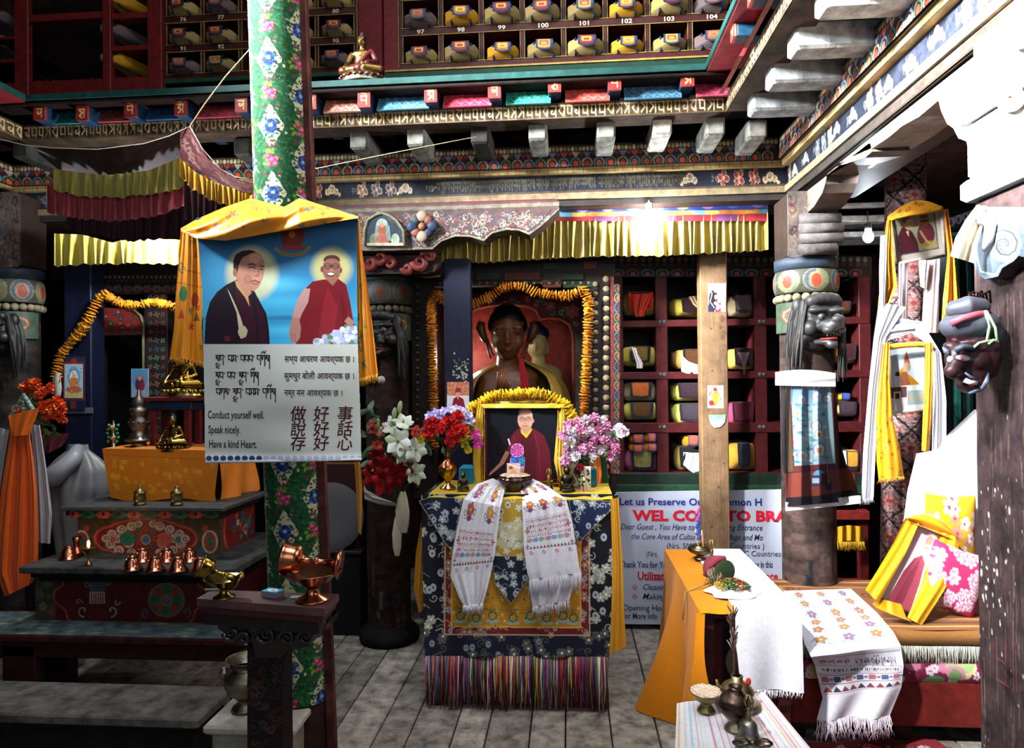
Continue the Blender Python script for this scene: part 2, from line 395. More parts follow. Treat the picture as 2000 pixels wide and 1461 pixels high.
def lotus_cv(n,h=26):
    c=Cv(n,h,'#241614');x=5;i=0;r=random.Random(n)
    c.rect(0,0,n,h*.1,'#3c2c22')
    while x<n:
        c.ell(x,h*.2,2.6,2.8,r.choice(['#c8b48c','#a9966f','#8d7a5b','#c9b48c']));x+=6.2
    x=8
    while x<n:
        u=i%3
        for k in range(3):c.rect(x-6+k*2,h*(.36+k*.08),x+6-k*2,h*(.43+k*.08),['#9a8f80','#5c6a80','#8a4038'][u])
        c.rect(x+7,h*.36,x+12,h*.5,'#6b2a28')
        e=['#50698a','#4c6a52','#91806a'][(i+1)%3]
        c.ell(x,h*.86,9,h*.26,e);c.ell(x,h*.86,6.5,h*.19,'#1a1210');c.ell(x,h*.88,4.6,h*.14,['#a8452e','#8a3a2c','#9e5a3c'][u]);x+=19;i+=1
    return c.noise(.3,1)
def script_cv(n,h=22,bg='#3a2d22',fg='#b99d67'):
    c=Cv(n,h,bg);r=random.Random(n);x=4
    while x<n-8:
        k=r.choice([('#b39a66','#3a2d22'),('#c4a77a','#2e241d'),('#a18f6c','#473528')]);wd=r.uniform(12,15)
        c.rect(x,h*.1,x+wd,h*.9,k[1]);c.line([(x+1,h*.2),(x+wd-2,h*.2)],2.2,k[0])
        t=r.randrange(4);c.line([(x+wd-3,h*.2),(x+wd-3,h*.85)],2,k[0])
        if t==0:c.spiral(x+wd*.4,h*.55,h*.24,2,k[0],.8)
        elif t==1:c.line([(x+2,h*.2),(x+wd*.6,h*.45),(x+2,h*.8)],2,k[0])
        elif t==2:c.line([(x+3,h*.3),(x+3,h*.7),(x+wd-4,h*.7)],2,k[0])
        else:c.line([(x+wd*.5,h*.2),(x+2,h*.5),(x+wd*.6,h*.85),(x+wd-4,h*.6)],1.8,k[0])
        x+=wd+.6
    return c.noise(.3,2).rect(0,h*.92,n,h,'#5c4a34')
def trim_cv(n,h=7):
    c=Cv(n,h,'#9b8255');x=0
    while x<n:c.rect(x,0,x+.8,h,'#4f3f28');x+=7+14*R.random()
    return c.rect(0,0,n,.6,'#5d4b30').rect(0,h*.45,n,h*.6,'#6d5836')
for i,s in enumerate(('back','right','left')):
    n=LEN[s]
    b=MB();run_box(b,s,0,.34,zz(402,0),zz(337,0),'#2a1c16');run_face(b,s,0,zz(376,0),zz(337,0),scroll_cv(n,20))
    run_box(b,s,.022,.02,zz(389,0),zz(377,0),'#7a6a50');run_box(b,s,.01,.02,zz(402,0),zz(389,0),'#2e2824')
    run_box(b,s,.035,.05,zz(337,.03),zz(325,.03),'#8d7549');run_face(b,s,.036,zz(337,.03),zz(325,.03),trim_cv(n))
    struct(b.obj('trim_%d'%(i+1),'paint'))
    b=MB();run_box(b,s,.05,.1,zz(325,.05),zz(282,.05),'#2a1a14');run_face(b,s,.054,zz(325,.05),zz(282,.05),lotus_cv(n),out1=.06)
    run_box(b,s,-.2,.06,zz(284,0),zz(205,.2),'#1c120e')
    struct(b.obj('trim_%d'%(i+4),'paint'))
    b=MB();run_box(b,s,.4,.14,zz(229,.4),zz(198,.4),'#3a2c22');run_face(b,s,.402,zz(229,.4),zz(199,.4),script_cv(n,20))
    struct(b.obj('trim_%d'%(i+7),'oldwood'))
    b=MB();run_box(b,s,.52,.62,zz(146,.52),zz(134,.52),'#153c37',0)
    run_box(b,s,.51,.5,zz(149,.52),zz(146.2,.52),'#7a2224',0)
    struct(b.obj('trim_%d'%(i+11),'paint'))
# coloured boards between the rafters
def board(x0,x1,col,dk,side='back',lab=''):
    z0,z1,o0,o1=zz(199,.44),zz(150,.52),.45,.40
    b=MB();n=max(int((x1-x0)/.004),10);c=Cv(n,26,col);r=random.Random(n)
    k=0
    for y in(6,14,22):
        for x in range(5,n,11):c.spiral(x+(k%2)*5,y,4,1.3,dk,1);c.line([(x-4,y+3),(x,y-4),(x+5,y+3)],1,dk)
        k+=1
    if side=='back':q=[(x0,3.75-o1,z1),(x1,3.75-o1,z1),(x1,3.75-o0,z0),(x0,3.75-o0,z0)];e=(0,.02,0)
    else:q=[(XB-o1,x1,z1),(XB-o1,x0,z1),(XB-o0,x0,z0),(XB-o0,x1,z0)];e=(.02,0,0)
    b.face(*q,c);q2=[tuple(a+d for a,d in zip(p,e))for p in q];b.face(q2[1],q2[0],q2[3],q2[2],col)
    for i in range(4):j=(i+1)%4;b.face(q[i],q2[i],q2[j],q[j],col)
    return tag(b.obj('painted_board','paint'),lab,'board','coloured boards between the rafters')
RX=[80,163,257,355,473,607,712,842,966,1083,1200,1342]
RY=[221,222,215,212,205,200,196,186,178,166,162,154]
cols=[('#1f5a5a','#0c2e30','teal'),('#7a3436','#4a1c20','dull pink'),('#24456a','#0f2238','dark blue'),('#8a3038','#5a1620','dull crimson'),('#8a4440','#7a1c20','faded rose'),('#c08878','#9c2a22','pale rose with red scrolls'),('#5c8fae','#1e4666','light blue'),('#c8465a','#8a1624','bright red'),('#3c9c86','#12473f','sea green'),('#c65a50','#9a1c18','vermilion'),('#4a7288','#1c3c58','slate blue'),('#b04860','#761430','raspberry')]
ends=[P(px,py,3.27)for px,py in zip(RX,RY)]
cell=['ལ','','','','']
for i in range(12):
    a=ends[i].x+.05;c=ends[i+1].x-.02 if i<11 else XB-.35
    col,dk,nm=cols[i]
    board(a,c,col,dk,lab='%s painted board between rafters %s'%(nm,['at the far left','above the left canopy','above the left canopy peak','left of the draped floral column','hidden behind the floral column','just right of the floral column','below the ledge Buddha, one board along','above the script frieze middle','left of the double script patch','above the pale square corbel','in the right half of the back wall','in the right corner'][i]))
def rafter(p,side,lab,seed):
    t=thing('rafter_end',lab,'rafter',p,'painted rafter ends under the gallery ledge')
    b=MB();s_=.031;L=.42
    if side=='back':b.bx((p.x-s_,p.y,p.z-s_*1.25),(p.x+s_,p.y+L,p.z+s_*1.25),'#16304a',.004)
    else:b.bx((p.x,p.y-s_,p.z-s_*1.25),(p.x+L,p.y+s_,p.z+s_*1.25),'#16384e',.004)
    b.obj('rafter_body','paint',t)
    c=Cv(26,32,'#7e2622');r=random.Random(seed);g='#d8a868'
    c.rect(6,8,20,10.5,g);c.line([(18,9),(18,26)],2.6,g);k=seed%4
    if k==0:c.spiral(11,16,5,2.6,g,.8)
    elif k==1:c.line([(8,12),(15,16),(8,22),(14,27)],2.8,g)
    elif k==2:c.line([(8,10),(8,18),(16,18)],2.6,g);c.line([(8,4),(13,3),(17,6)],2,g)
    else:c.line([(15,10),(8,16),(15,20),(9,27)],2.8,g);c.line([(9,5),(15,4)],2,g)
    b=MB();z0,z1=p.z-s_*1.25,p.z+s_*1.25
    if side=='back':b.bx((p.x-s_,p.y-.012,z0),(p.x+s_,p.y,z1),'#7e2622',.002);b.face((p.x-s_,p.y-.013,z1),(p.x+s_,p.y-.013,z1),(p.x+s_,p.y-.013,z0),(p.x-s_,p.y-.013,z0),c)
    else:b.bx((p.x-.012,p.y-s_,z0),(p.x,p.y+s_,z1),'#b0584a',.002);b.face((p.x-.013,p.y+s_,z1),(p.x-.013,p.y-s_,z1),(p.x-.013,p.y-s_,z0),(p.x-.013,p.y+s_,z0),c)
    b.obj('syllable_plate','paint',t)
where=['at the far left above the stone capital','left of the canopy peak','above the canopy middle','above the canopy peak','left edge of the floral column','right edge of the floral column','below the ledge Buddha','over the dark corbels','over the black corbel','centred above the back beam','over the split corbel','last before the right corner']
for i,p in enumerate(ends):rafter(p,'back','blue rafter end with gold syllable, %s'%where[i],i)
for i,(px,py)in enumerate(((1437,150),(1472,100),(1512,22))):
    p=PX(px,py,XB-.48);p.z=ends[-1].z
    rafter(p,'right','blue rafter end on the right side of the well, %s'%['nearest the corner','second from the corner','nearest the camera'][i],i+20)
for i in range(3):board(2.9-i*.45,3.28-i*.45,['#7a2c2c','#6a2626','#702a2a'][i],'#2a1010','right','dark red board on the right side of the well, %s'%['by the corner','second from the corner','nearest the camera'][i])
# corbel blocks
def corbel(p,side,lab,g=.42,wd=.046,hg=.048):
    b=MB()
    if side=='back':b.bx((p.x-wd,p.y,p.z-hg),(p.x+wd,p.y+.45,p.z+hg),(g,g*.97,g*.9),.01)
    elif side=='right':b.bx((p.x,p.y-wd,p.z-hg),(p.x+.45,p.y+wd,p.z+hg),(g,g,g*.99),.01)
    else:b.bx((p.x-.4,p.y-wd,p.z-hg),(p.x,p.y+wd,p.z+hg),(g,g,g*.95),.01)
    tag(b.obj('corbel_block','oldwood'),lab,'corbel','timber corbel blocks between the two friezes')
for px,py,g,lab in((38,290,.2,'at the far left'),(472,285,.22,'left of the floral column'),(700,272,.36,'right of the floral column'),(812,266,.42,'pale lower half, left of the black one'),(937,261,.14,'painted black, where the string is tied'),(1050,254,.4,'with a dark patch on its face'),(1184,252,.42,'with a split in its face'),(1294,243,.66,'palest and squarest'),(1398,245,.45,'tall, near right corner'),(1480,250,.42,'in the right corner')):
    corbel(P(px,py,3.42),'back','grey corbel block in the back row, '+lab,g)
zc=P(1184,248,3.42).z
for i in range(7):
    p=Vector((XB-.33,3.2-i*.29,zc));corbel(p,'right','weathered grey corbel block on the right side of the well, %s from the corner'%['first','second','third','fourth','fifth','sixth','seventh'][i],.5,.055,.05)
# ================================================================== GALLERY BOOKCASES
YG=4.0
def sp(a,e):return np.sign(a)*np.abs(a)**e
def make_book(i,w=.19,h=.084,d=.3):
    outer,rim,flap,mid=[('#8a7344','#141c3c','#6a1d1c','#c98a2e'),('#806a44','#1a1c36','#7a2420','#b58a3a'),('#a87618','#141f48','#8a5a20','#d8a030'),('#7c663c','#1a2a48','#9a7a3c','#7c1d1a'),('#5a4a48','#24263e','#7c4a3c','#a66a2e'),('#b89a3a','#14141c','#4a4020','#6a5a24'),('#c0b050','#20202a','#2a1618','#3a2220'),('#8a8040','#1a1a1e','#3c2c18','#54401c')][i]
    t=thing('wrapped_book','x','book')
    b=MB()
    def fn(U,V):
        a=U*2*PI;k=np.minimum(V/.15,1);k=np.sin(k*PI/2)**.4
        rr=1+.03*np.sin(a*7+V*9)
        return(sp(np.cos(a),.45)*w/2*k*rr,-d/2-.018*(1-k)+V*d,h/2+sp(np.sin(a),.55)*h/2*k*rr)
    b.grid(fn,28,10,outer);b.obj('cloth_wrap','cloth',t)
    b=MB();c=Cv(22,18,rim);c.rect(2.5,0,18.5,15,flap);c.rect(5,4,16,11,mid);c.rect(6.5,6,14.5,10,flap)
    x0=w*.25
    def ff(U,V):
        x=(U*2-1)*x0;dr=V+.12*V*(1-(U*2-1)**2)
        return(x+.02*w,-d/2-.021-.006*np.sin(V*PI)+.02*(V<.05),h*.96-V*h*(.6+.14*(1-(U*2-1)**2)))
    b.grid(ff,0,0,c);b.obj('label_flap','silk',t)
    b=MB();
    for xx in(-.28,.28):b.box((w*xx,0,h*.5),(.012,d*.9,h*1.03),rim,ch=.004)
    b.obj('strap','cloth',t)
    return t
books=[make_book(i)for i in range(8)]
def put_book(i,p,lab,group,rz=0,sc=1):return dup(books[i],p,rz,lab,group,sc)
def case_grid(b,x0,xs,zs,y,col,th=.022,dp=.34,ed='#7c6a36'):
    z0,z1=zs[0],zs[-1]
    for x in xs:b.bx((x-th/2,y,z0),(x+th/2,y+dp,z1),col,.003);b.bx((x-th/2-.004,y-.003,z0),(x-th/2,y+.002,z1),ed,0);b.bx((x+th/2,y-.003,z0),(x+th/2+.004,y+.002,z1),ed,0)
    for z in zs:b.bx((xs[0]-th/2,y-.004,z-.02),(xs[-1]+th/2,y+dp,z+.02),col,.003);b.bx((xs[0],y-.007,z-.024),(xs[-1],y-.002,z-.02),ed,0);b.bx((xs[0],y-.007,z+.02),(xs[-1],y-.002,z+.024),ed,0)
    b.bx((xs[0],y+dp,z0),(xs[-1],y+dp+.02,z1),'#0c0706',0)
zr=P(1100,118,YG).z;pr=P(1100,48,YG).z-zr
t=thing('gallery_bookcase','dark red pigeonhole bookcase with hand-painted numbers 97 to 105, gallery right','bookcase',(P(1100,118,YG).x,YG,zr))
x0=P(783,90,YG).x;x8=P(1432,90,YG).x;pt=(x8-x0)/8;XS=[x0+pt*k for k in range(11)]
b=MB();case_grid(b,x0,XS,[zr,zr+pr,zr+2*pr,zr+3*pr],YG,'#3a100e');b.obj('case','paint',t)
b=MB();b.bx((x0-.1,YG-.02,zr-.075),(XS[-1],YG+.3,zr-.03),'#0c2a1c');b.bx((x0-.1,YG-.025,zr-.03),(XS[-1],YG,zr-.02),'#8a6f36',0);b.obj('sill','paint',t)
for k in range(9):
    MB().text(str(97+k),(XS[k]+pt/2,YG-.005,zr+pr-.013),(1,0,0),(0,0,1),.036,'#cfc4ae',.02,align='CENTER',sx=1.25).obj('painted_number','plain',t)
pick=[0,1,2,3,0,2,3,4,4,0]
pick2=[4,2,0,1,3,2,0,4,4,1]
desc={0:'tan cloth-wrapped book with navy rim',1:'tan wrapped book with red flap',2:'golden yellow wrapped book',3:'beige wrapped book with gold flap',4:'dusty grey wrapped book'}
for k in range(9):
    nw='ninety-seven ninety-eight ninety-nine one-hundred one-hundred-one one-hundred-two one-hundred-three one-hundred-four one-hundred-five'.split()[k];put_book(pick[k],(XS[k]+pt/2,YG+.10+R.uniform(0,.02),zr+.021),'%s under painted number %s'%(desc[pick[k]],nw),'wrapped scriptures in the gallery bookcases',R.uniform(-.06,.06),R.uniform(.98,1.08))
    if k<9:put_book(pick2[k],(XS[k]+pt/2,YG+.10,zr+pr+.021),'%s directly above painted number %s'%(desc[pick2[k]],nw),'wrapped scriptures in the gallery bookcases',R.uniform(-.05,.05),R.uniform(.98,1.1))
# left numbered case
YH=4.0
t=thing('gallery_bookcase','dark pigeonhole bookcase numbered 76 to 92 behind the floral column','bookcase',(P(470,150,YH).x,YH,P(470,155,YH).z))
xa=P(323,90,YH).x;xb=P(396,90,YH).x;pl=xb-xa;XS2=[xa+pl*k for k in range(6)];zl=P(400,150,YH).z;ql=(P(400,93,YH).z-zl)
b=MB();case_grid(b,xa,XS2,[zl+ql*k for k in range(4)],YH,'#38140e',.016);b.obj('case','paint',t)
b=MB();b.bx((xa-.03,YH-.02,zl-.04),(XS2[-1],YH+.3,zl-.012),'#1c3a2a');b.bx((xa-.035,YH-.02,zl),(xa-.008,YH+.3,zl+3*ql),'#1c3a1c');b.obj('sill','paint',t)
for k in range(5):
    for j,n0 in((1,91),(2,76)):MB().text(str(n0+k),(XS2[k]+pl/2,YH-.006,zl+ql*j-.013),(1,0,0),(0,0,1),.034,'#b9ad9a',.02,align='CENTER',sx=1.2).obj('painted_number','plain',t)
for k in range(5):
    for j in range(3):
        if k==2:continue
        i=(4,1,0,3,1,4,0,3,0,1,3,0,4,1,0)[k*3+j]
        lb={0:'under',1:'under',2:'directly above'}[j];nn=(91,76,76)[j]+k
        put_book(i,(XS2[k]+pl/2,YH+.10,zl+ql*j+.021),'%s %s painted number %s'%(desc[i],lb,{91:'ninety-one',92:'ninety-two',94:'ninety-four',95:'ninety-five',76:'seventy-six',77:'seventy-seven',79:'seventy-nine',80:'eighty'}[nn]),'wrapped scriptures in the gallery bookcases',R.uniform(-.05,.05),(.92,1,.88))
# big red cabinet at the far left and red posts
YC=3.95
def redcab():
    t=thing('gallery_cabinet','broad red open cabinet with deep shelves at the top left','cabinet',(P(150,180,YC).x,YC,P(150,185,YC).z))
    b=MB();c='#5e1614'
    def post(px0,px1,py0=-60,py1=187):b.bx(tuple(P(px0,py1,YC)),(P(px1,py1,YC).x,YC+.04,P(px1,py0,YC).z),c,.004)
    for a in((-60,-30),(28,55),(200,216),(288,316)):post(*a)
    for px0,px1,py0,py1 in((55,200,20,34),(-40,28,60,66),(-40,28,105,112),(216,288,26,38),(216,288,90,100),(-40,316,152,190),(-40,316,-60,-44)):b.bx((P(px0,py1,YC).x,YC+.005,P(200,py1,YC).z),(P(px1,py1,YC).x,YC+.05,P(200,py0,YC).z),c,.003)
    b.obj('frame','paint',t)
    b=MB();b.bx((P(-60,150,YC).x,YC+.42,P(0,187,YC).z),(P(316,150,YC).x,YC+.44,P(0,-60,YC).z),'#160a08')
    b.bx((P(55,150,YC).x,YC+.05,P(200,154,YC).z),(P(200,150,YC).x,YC+.42,P(200,150,YC).z),'#2a0c0a')
    b.bx((P(208,150,YC).x,YC+.05,P(200,187,YC).z),(P(212,150,YC).x,YC+.42,P(200,-60,YC).z),'#2a0c0a')
    for a,c_ in((94,100),(34,40),(148,152)):b.bx((P(214,150,YC).x,YC+.05,P(200,c_,YC).z),(P(300,150,YC).x,YC+.42,P(200,a,YC).z),'#3a100c')
    for a in(64,110):b.bx((P(-60,150,YC).x,YC+.05,P(200,a+2,YC).z),(P(28,150,YC).x,YC+.42,P(200,a,YC).z),'#3a100c')
    b.obj('backboard','paint',t)
redcab()
for i,(px,py,k,lab)in enumerate(((253,147,2,'golden wrapped book with blue bands on the bottom shelf of the red cabinet'),(253,92,4,'dull violet wrapped book on the middle shelf of the red cabinet'),(256,33,2,'yellow wrapped book at the top of the red cabinet'),(5,108,4,'grey wrapped book at the far left edge of the gallery'),(8,62,4,'dark wrapped book with pale end at the far left edge'))):
    p=P(px,py,YC+.17);put_book(k,p,lab,'wrapped scriptures in the gallery bookcases',-.35 if px>200 else .2,.95)
r=random.Random(4)
b=MB()
for k in range(70):
    x=r.uniform(60,195);y=r.uniform(118,148);p=P(x,y+2,YC+.1+(148-y)*.007);s_=r.uniform(.008,.016)
    b.lathe([(s_,0),(s_*.7,s_*.6),(s_*.8,s_*1.2),(s_*.3,s_*2.6),(.001,s_*3)],(p.x,p.y,P(120,150,YC).z),r.choice(['#5a2a14','#8a3a18','#3a1c10','#6a5a44','#2a120c']),7)
tag(b.obj('votive_figurines','paint'),'crowd of tiny reddish votive figures on the dark bottom shelf of the red cabinet','figurine',kind='stuff')
for px0,px1,lab in((699,746,'wide dark red gallery post behind the seated ledge Buddha'),(749,781,'narrow dark red gallery post left of the numbered bookcase')):
    b=MB();b.bx(tuple(P(px0,140,YG+.01)),(P(px1,140,YG).x,YG+.1,P(px1,-60,YG).z),'#5c1416',.006);tag(b.obj('gallery_post','paint'),lab,'post')
b=MB();b.bx((-3.7,3.24,zz(134,.52)-.05),(4,5.45,zz(134,.52)-.012),'#1c100c');struct(b.obj('floor','oldwood'))
# ================================================================== PILLARS, BRACKET, VALANCE
def lion(t,c,s=1,col='#1c1a1a',mane='#2a2826',yaw_=0):
    M_=Matrix.Rotation(yaw_,3,'Z')
    def q(x,y,z):return tuple(Vector(c)+M_@Vector((x,y,z))*s)
    pr=[]
    for x,y,z,r in((0,0,.03,(.105,.1,.1)),(0,-.1,-.02,(.058,.085,.036)),(0,-.17,.005,(.034,.026,.022)),(-.055,-.09,.055,(.046,.035,.017)),(.055,-.09,.055,(.046,.035,.017)),(-.075,-.05,-.03,(.036,.045,.04)),(.075,-.05,-.03,(.036,.045,.04)),(0,-.075,-.1,(.05,.065,.02)),(0,-.12,-.115,(.03,.03,.022)),(-.03,-.14,-.045,(.03,.03,.022)),(.03,-.14,-.045,(.03,.03,.022)),(-.1,.0,.08,(.03,.03,.045)),(.1,0,.08,(.03,.03,.045)),(0,.02,-.09,(.07,.07,.06))):
        pr.append((q(x,y,z),tuple(k*s for k in r),(0,0,yaw_)))
    for k in range(7):a=-1.2+k*.4;pr.append((q(.075*math.sin(a),-.06-.02*math.cos(a),.095+.02*math.cos(a)),(.03*s,)*3))
    h=blob('lion_head',pr,col,'skin',.006*s,t,smooth=1)
    b=MB()
    for sx in(-1,1):b.sph(q(sx*.045,-.105,.022),.019*s,'#3a3432',10,8);b.sph(q(sx*.045,-.121,.02),.008*s,'#000',8,6)
    b.obj('eye','gloss',h)
    b=MB()
    for k in range(6):x=-.035+k*.014;b.lathe([(.005*s,0),(.001,-.018*s)],q(x,-.15+abs(x)*.4,-.058),'#9a8f78',6)
    b.tube([q(-.045,-.1,-.088),q(0,-.155,-.085),q(.045,-.1,-.088)],.006*s,'#7a2620',6)
    b.obj('teeth','gloss',h)
    b=MB();r=random.Random(int(abs(c[0])*100))
    for sx in(-1,1):
        for k in range(34):
            u=r.random();w_=r.uniform(-.012,.012);l_=r.uniform(.14,.3)
            b.tube([q(sx*.04,.01-u*.05,.13),q(sx*(.09+w_),-.05+u*.09,.1),q(sx*(.115+.03*u),-.06+u*.08,0),q(sx*(.12+.035*u+w_),-.05+u*.07,-l_*.5),q(sx*(.125+.02*u+2*w_),-.04+u*.05,-l_)],[.005*s,.007*s,.008*s,.006*s,.002*s],r.choice([mane,'#3c3a38','#1c1a1a','#4a4644']),6)
    b.obj('mane','cloth',t)
def petals_cv(n=150,h=52,bg='#3a3a30',a='#6d3a2c',g1='#5c6a4e',g2='#39485a'):
    c=Cv(n,h,bg);w_=n/7
    for k in range(8):
        x=k*w_;e=(g1,g2)[k%2]
        c.ell(x,h*.48,w_*.46,h*.5,'#6c664e' if bg[1]=='3' else '#3c3a30');c.ell(x,h*.48,w_*.4,h*.45,e);c.ell(x,h*.5,w_*.28,h*.36,'#7c6a4c' if bg[1]=='3' else '#3a3226');c.ell(x,h*.52,w_*.18,h*.28,a)
    return c.noise(.2,1)
def pillar(px,Y,r,y0,lab,shaft='#2b1c18',pale=1.,ybot=None,lionc='#1c1a1a'):
    p=P(px,y0,Y);m=Y/1350
    t=thing('carved_pillar',lab,'pillar',(p.x,Y+.0,0))
    cc=(p.x,Y,0);zb=lambda y:P(px,y,Y).z
    b=MB()
    c=Cv(48,260,shaft);c.noise(.35,4)
    for k in range(60):x,y=R.uniform(0,48),R.uniform(0,260);c.line([(x,y),(x+R.uniform(-1,1),y+R.uniform(5,30))],1,R.choice(['#4a3830','#15100e','#5a4a44','#20242c']))
    zt=zb(y0+80)
    b.grid(lambda U,V:(cc[0]+r*.92*np.sin(U*2*PI),Y-r*.92*np.cos(U*2*PI),zt*(1-V)),0,0,c)
    b.lathe([(r*1.25,0),(r*1.3,.03),(r*1.25,.06),(r*1.05,.08),(r*.95,.1)],cc,'#15110f',24,cap=True)
    b.obj('shaft','oldwood',t)
    b=MB();z0,z1=zb(y0+66),zb(y0+22)
    b.grid(lambda U,V:(cc[0]+r*(1.02+.1*np.sin(V*PI)**.7)*np.sin(U*2*PI),Y-r*(1.02+.1*np.sin(V*PI)**.7)*np.cos(U*2*PI),z0+(z1-z0)*(1-V)),0,0,petals_cv(a='#8a3424' if pale>1 else '#4a2018',**({}if pale>1 else dict(bg='#24261f',g1='#2c3428',g2='#222a34'))))
    b.obj('lotus_ring','paint',t)
    b=MB();zc_=zb(y0+75)
    for k in range(20):a=2*PI*k/20;b.sph((cc[0]+r*.98*math.cos(a),Y+r*.98*math.sin(a),zc_),(.022,.022,.021),'#7c7258' if pale>1 else '#4a4238',10,7)
    b.obj('bead_ring','paint',t)
    b=MB();b.lathe([(r*1.0,0),(r*1.12,.01),(r*1.12,.055),(r*1.02,.065),(.02,.066)],(cc[0],Y,zb(y0+22)),'#2c3440' if pale>1 else '#262a2a',10)
    za,zb_=zb(y0),P(px,385,Y).z;b.bx((cc[0]-r*.86,Y-r*.86,za),(cc[0]+r*.86,Y+r*.86,zb_),'#31241e')
    ca=Cv(60,60,'#3c302a' if pale==1 else '#5a4e48');ra=random.Random(int(px))
    for k in range(70):ca.spiral(ra.uniform(0,60),ra.uniform(0,60),ra.uniform(3,9),1.6,ra.choice(['#6a5e50','#5a2c28','#4a4e50','#7c7262','#2a2624']),1,ra.random()*6)
    b.face((cc[0]-r*.85,Y-r*.865,zb_),(cc[0]+r*.85,Y-r*.865,zb_),(cc[0]+r*.85,Y-r*.865,za),(cc[0]-r*.85,Y-r*.865,za),ca);b.obj('abacus','paint',t)
    c=Cv(70,44,'#3c4a3a');c.spiral(20,18,14,4,'#8a3028');c.spiral(50,18,14,4,'#8a3028',sgn=-1,a0=PI);c.spiral(20,18,14,1.5,'#7d8460');c.spiral(50,18,14,1.5,'#7d8460',sgn=-1,a0=PI)
    b=MB();z2=zb(y0+84);b.grid(lambda U,V:(cc[0]+r*1.06*np.sin((U-.5)*PI),Y-r*1.06*np.cos((U-.5)*PI),z2-V*.15),0,0,c);b.obj('scroll_collar','paint',t)
    lion(t,(p.x,Y-r*.95,zb(y0+125)),r/.145,lionc,'#262422',.3 if px>1000 else 0)
    return t
T_P1=pillar(755,3.95,.135,532,'dark carved pillar with a fanged lion head between poster and niche')
T_P2=pillar(1573,3.62,.14,510,'weathered pillar with grey lion head and a plastic-covered hanging below','#4a3a34',1.2,lionc='#2e2c2c')
T_P3=pillar(32,3.7,.125,528,'pale green capped pillar with black lion head at the left edge','#2a2420',1.2)
# red scroll bracket under the big one
def curl(b,x,y,r,Y,th,col,sgn=1,turns=1.4):
    pts=[P(x+r*(1-t*.8)*math.cos(PI+sgn*t*turns*2*PI),y-r*(1-t*.8)*math.sin(PI+sgn*t*turns*2*PI),Y)for t in np.linspace(0,1,22)]
    b.tube(pts,[th*(1-i/30)for i in range(22)],col,8)
t=T_P1;b=MB()
slab(b,[(700,500),(845,498),(862,508),(848,530),(810,534),(700,536)],3.74,.2,'#2a1a18')
for x,y,r,sg in((724,514,12,1),(762,514,12,-1),(744,503,13,1),(820,512,14,1),(838,500,11,-1),(796,524,9,1)):curl(b,x,y,r,3.72,.022,'#6a2a26',sg)
b.obj('scroll_bracket','paint',t)
# main bracket
L_=[(430,408),(1082,388),(1092,392),(1092,410),(1060,440),(1034,459),(1015,451),(990,449),(962,456),(945,471),(918,463),(890,462),(862,472),(845,487),(660,492),(430,492)]
t=thing('carved_bracket','long carved and painted bracket with scalloped ends over the lion pillar','bracket',P(755,490,3.65))
c=pcv(425,380,1096,496,'#4a3836',1.0);r=random.Random(2)
for k in range(900):
    x,y=r.uniform(600,1080),r.uniform(418,482);c.spiral(x,y,r.uniform(3,8),1.3,r.choice(['#8f7a68','#7c4c40','#3a465c','#a09078','#5c2422','#26304a','#6c7464','#968e80']),.8,r.uniform(0,6),r.choice((-1,1)))
for k in range(60):x,y=r.uniform(600,1080),r.uniform(418,480);c.ell(x,y,r.uniform(1.5,3.5),r.uniform(1,2.5),r.choice(['#28344c','#8a5a50','#a07060']))
c.line([(425,420),(1100,398)],7,'#6b6252');c.line([(425,407),(1100,387)],8,'#5c1c20');c.line([(425,399),(1100,380)],5,'#7a7262')
c.line([(430,490),(845,486),(862,471),(890,461),(918,462),(945,470),(962,455),(990,448),(1015,450),(1034,458),(1060,439),(1092,409)],5,'#6f6858')
c.line([(845,480),(865,466),(890,456),(918,457),(944,464),(960,451),(990,443),(1015,445),(1032,452),(1056,434),(1078,408)],2,'#2b2320')
c.rect(830,440,846,460,'#3a3a44',.6)
b=MB();plaque(b,L_,3.64,.15,'#3a2c26',c);b.obj('bracket_body','paint',t)
A=[(712,480),(712,450),(718,430),(732,421),(745,416),(760,421),(774,430),(788,450),(790,480)]
c=pcv(708,412,794,484,'#3c4632',2);c.poly([(716,480),(716,452),(722,434),(745,421),(770,434),(784,452),(786,480)],'#272e3c');c.ell(730,468,8,12,'#5f6e4a');c.ell(772,468,8,12,'#8e9a86')
c.ell(746,438,11,11,'#8b9a94');c.poly([(734,440),(760,440),(764,470),(730,470)],'#6f7f78');c.ell(746,450,8,10,'#8a4a34');c.poly([(732,474),(740,456),(752,456),(760,474)],'#9c5240');c.ell(746,440,4,5,'#b57a5a');c.rect(716,474,788,480,'#a09a84')
b=MB();plaque(b,A,3.615,.03,'#6a6650',c);b.tube([P(x,y,3.61)for x,y in A],.008,'#7c7862',6);b.obj('deity_medallion','paint',t)
b=MB()
for k in range(8):
    a=k*PI/4;q=P(824+17*math.cos(a),442+17*math.sin(a),3.61);b.sph(q,(.026,.014,.026),['#2b3344','#7a4434','#3a3c40','#6e3d30'][k//2%4],10,7)
for k in range(4):
    a=k*PI/2;q=P(824+20*math.cos(a),442+20*math.sin(a),3.605);b.sph(q,(.03,.012,.03),'#8a7a68' if k%2 else '#23304a',10,7)
b.sph(P(824,442,3.6),(.02,.02,.02),'#a0624a',10,8);b.obj('carved_flower','paint',t)
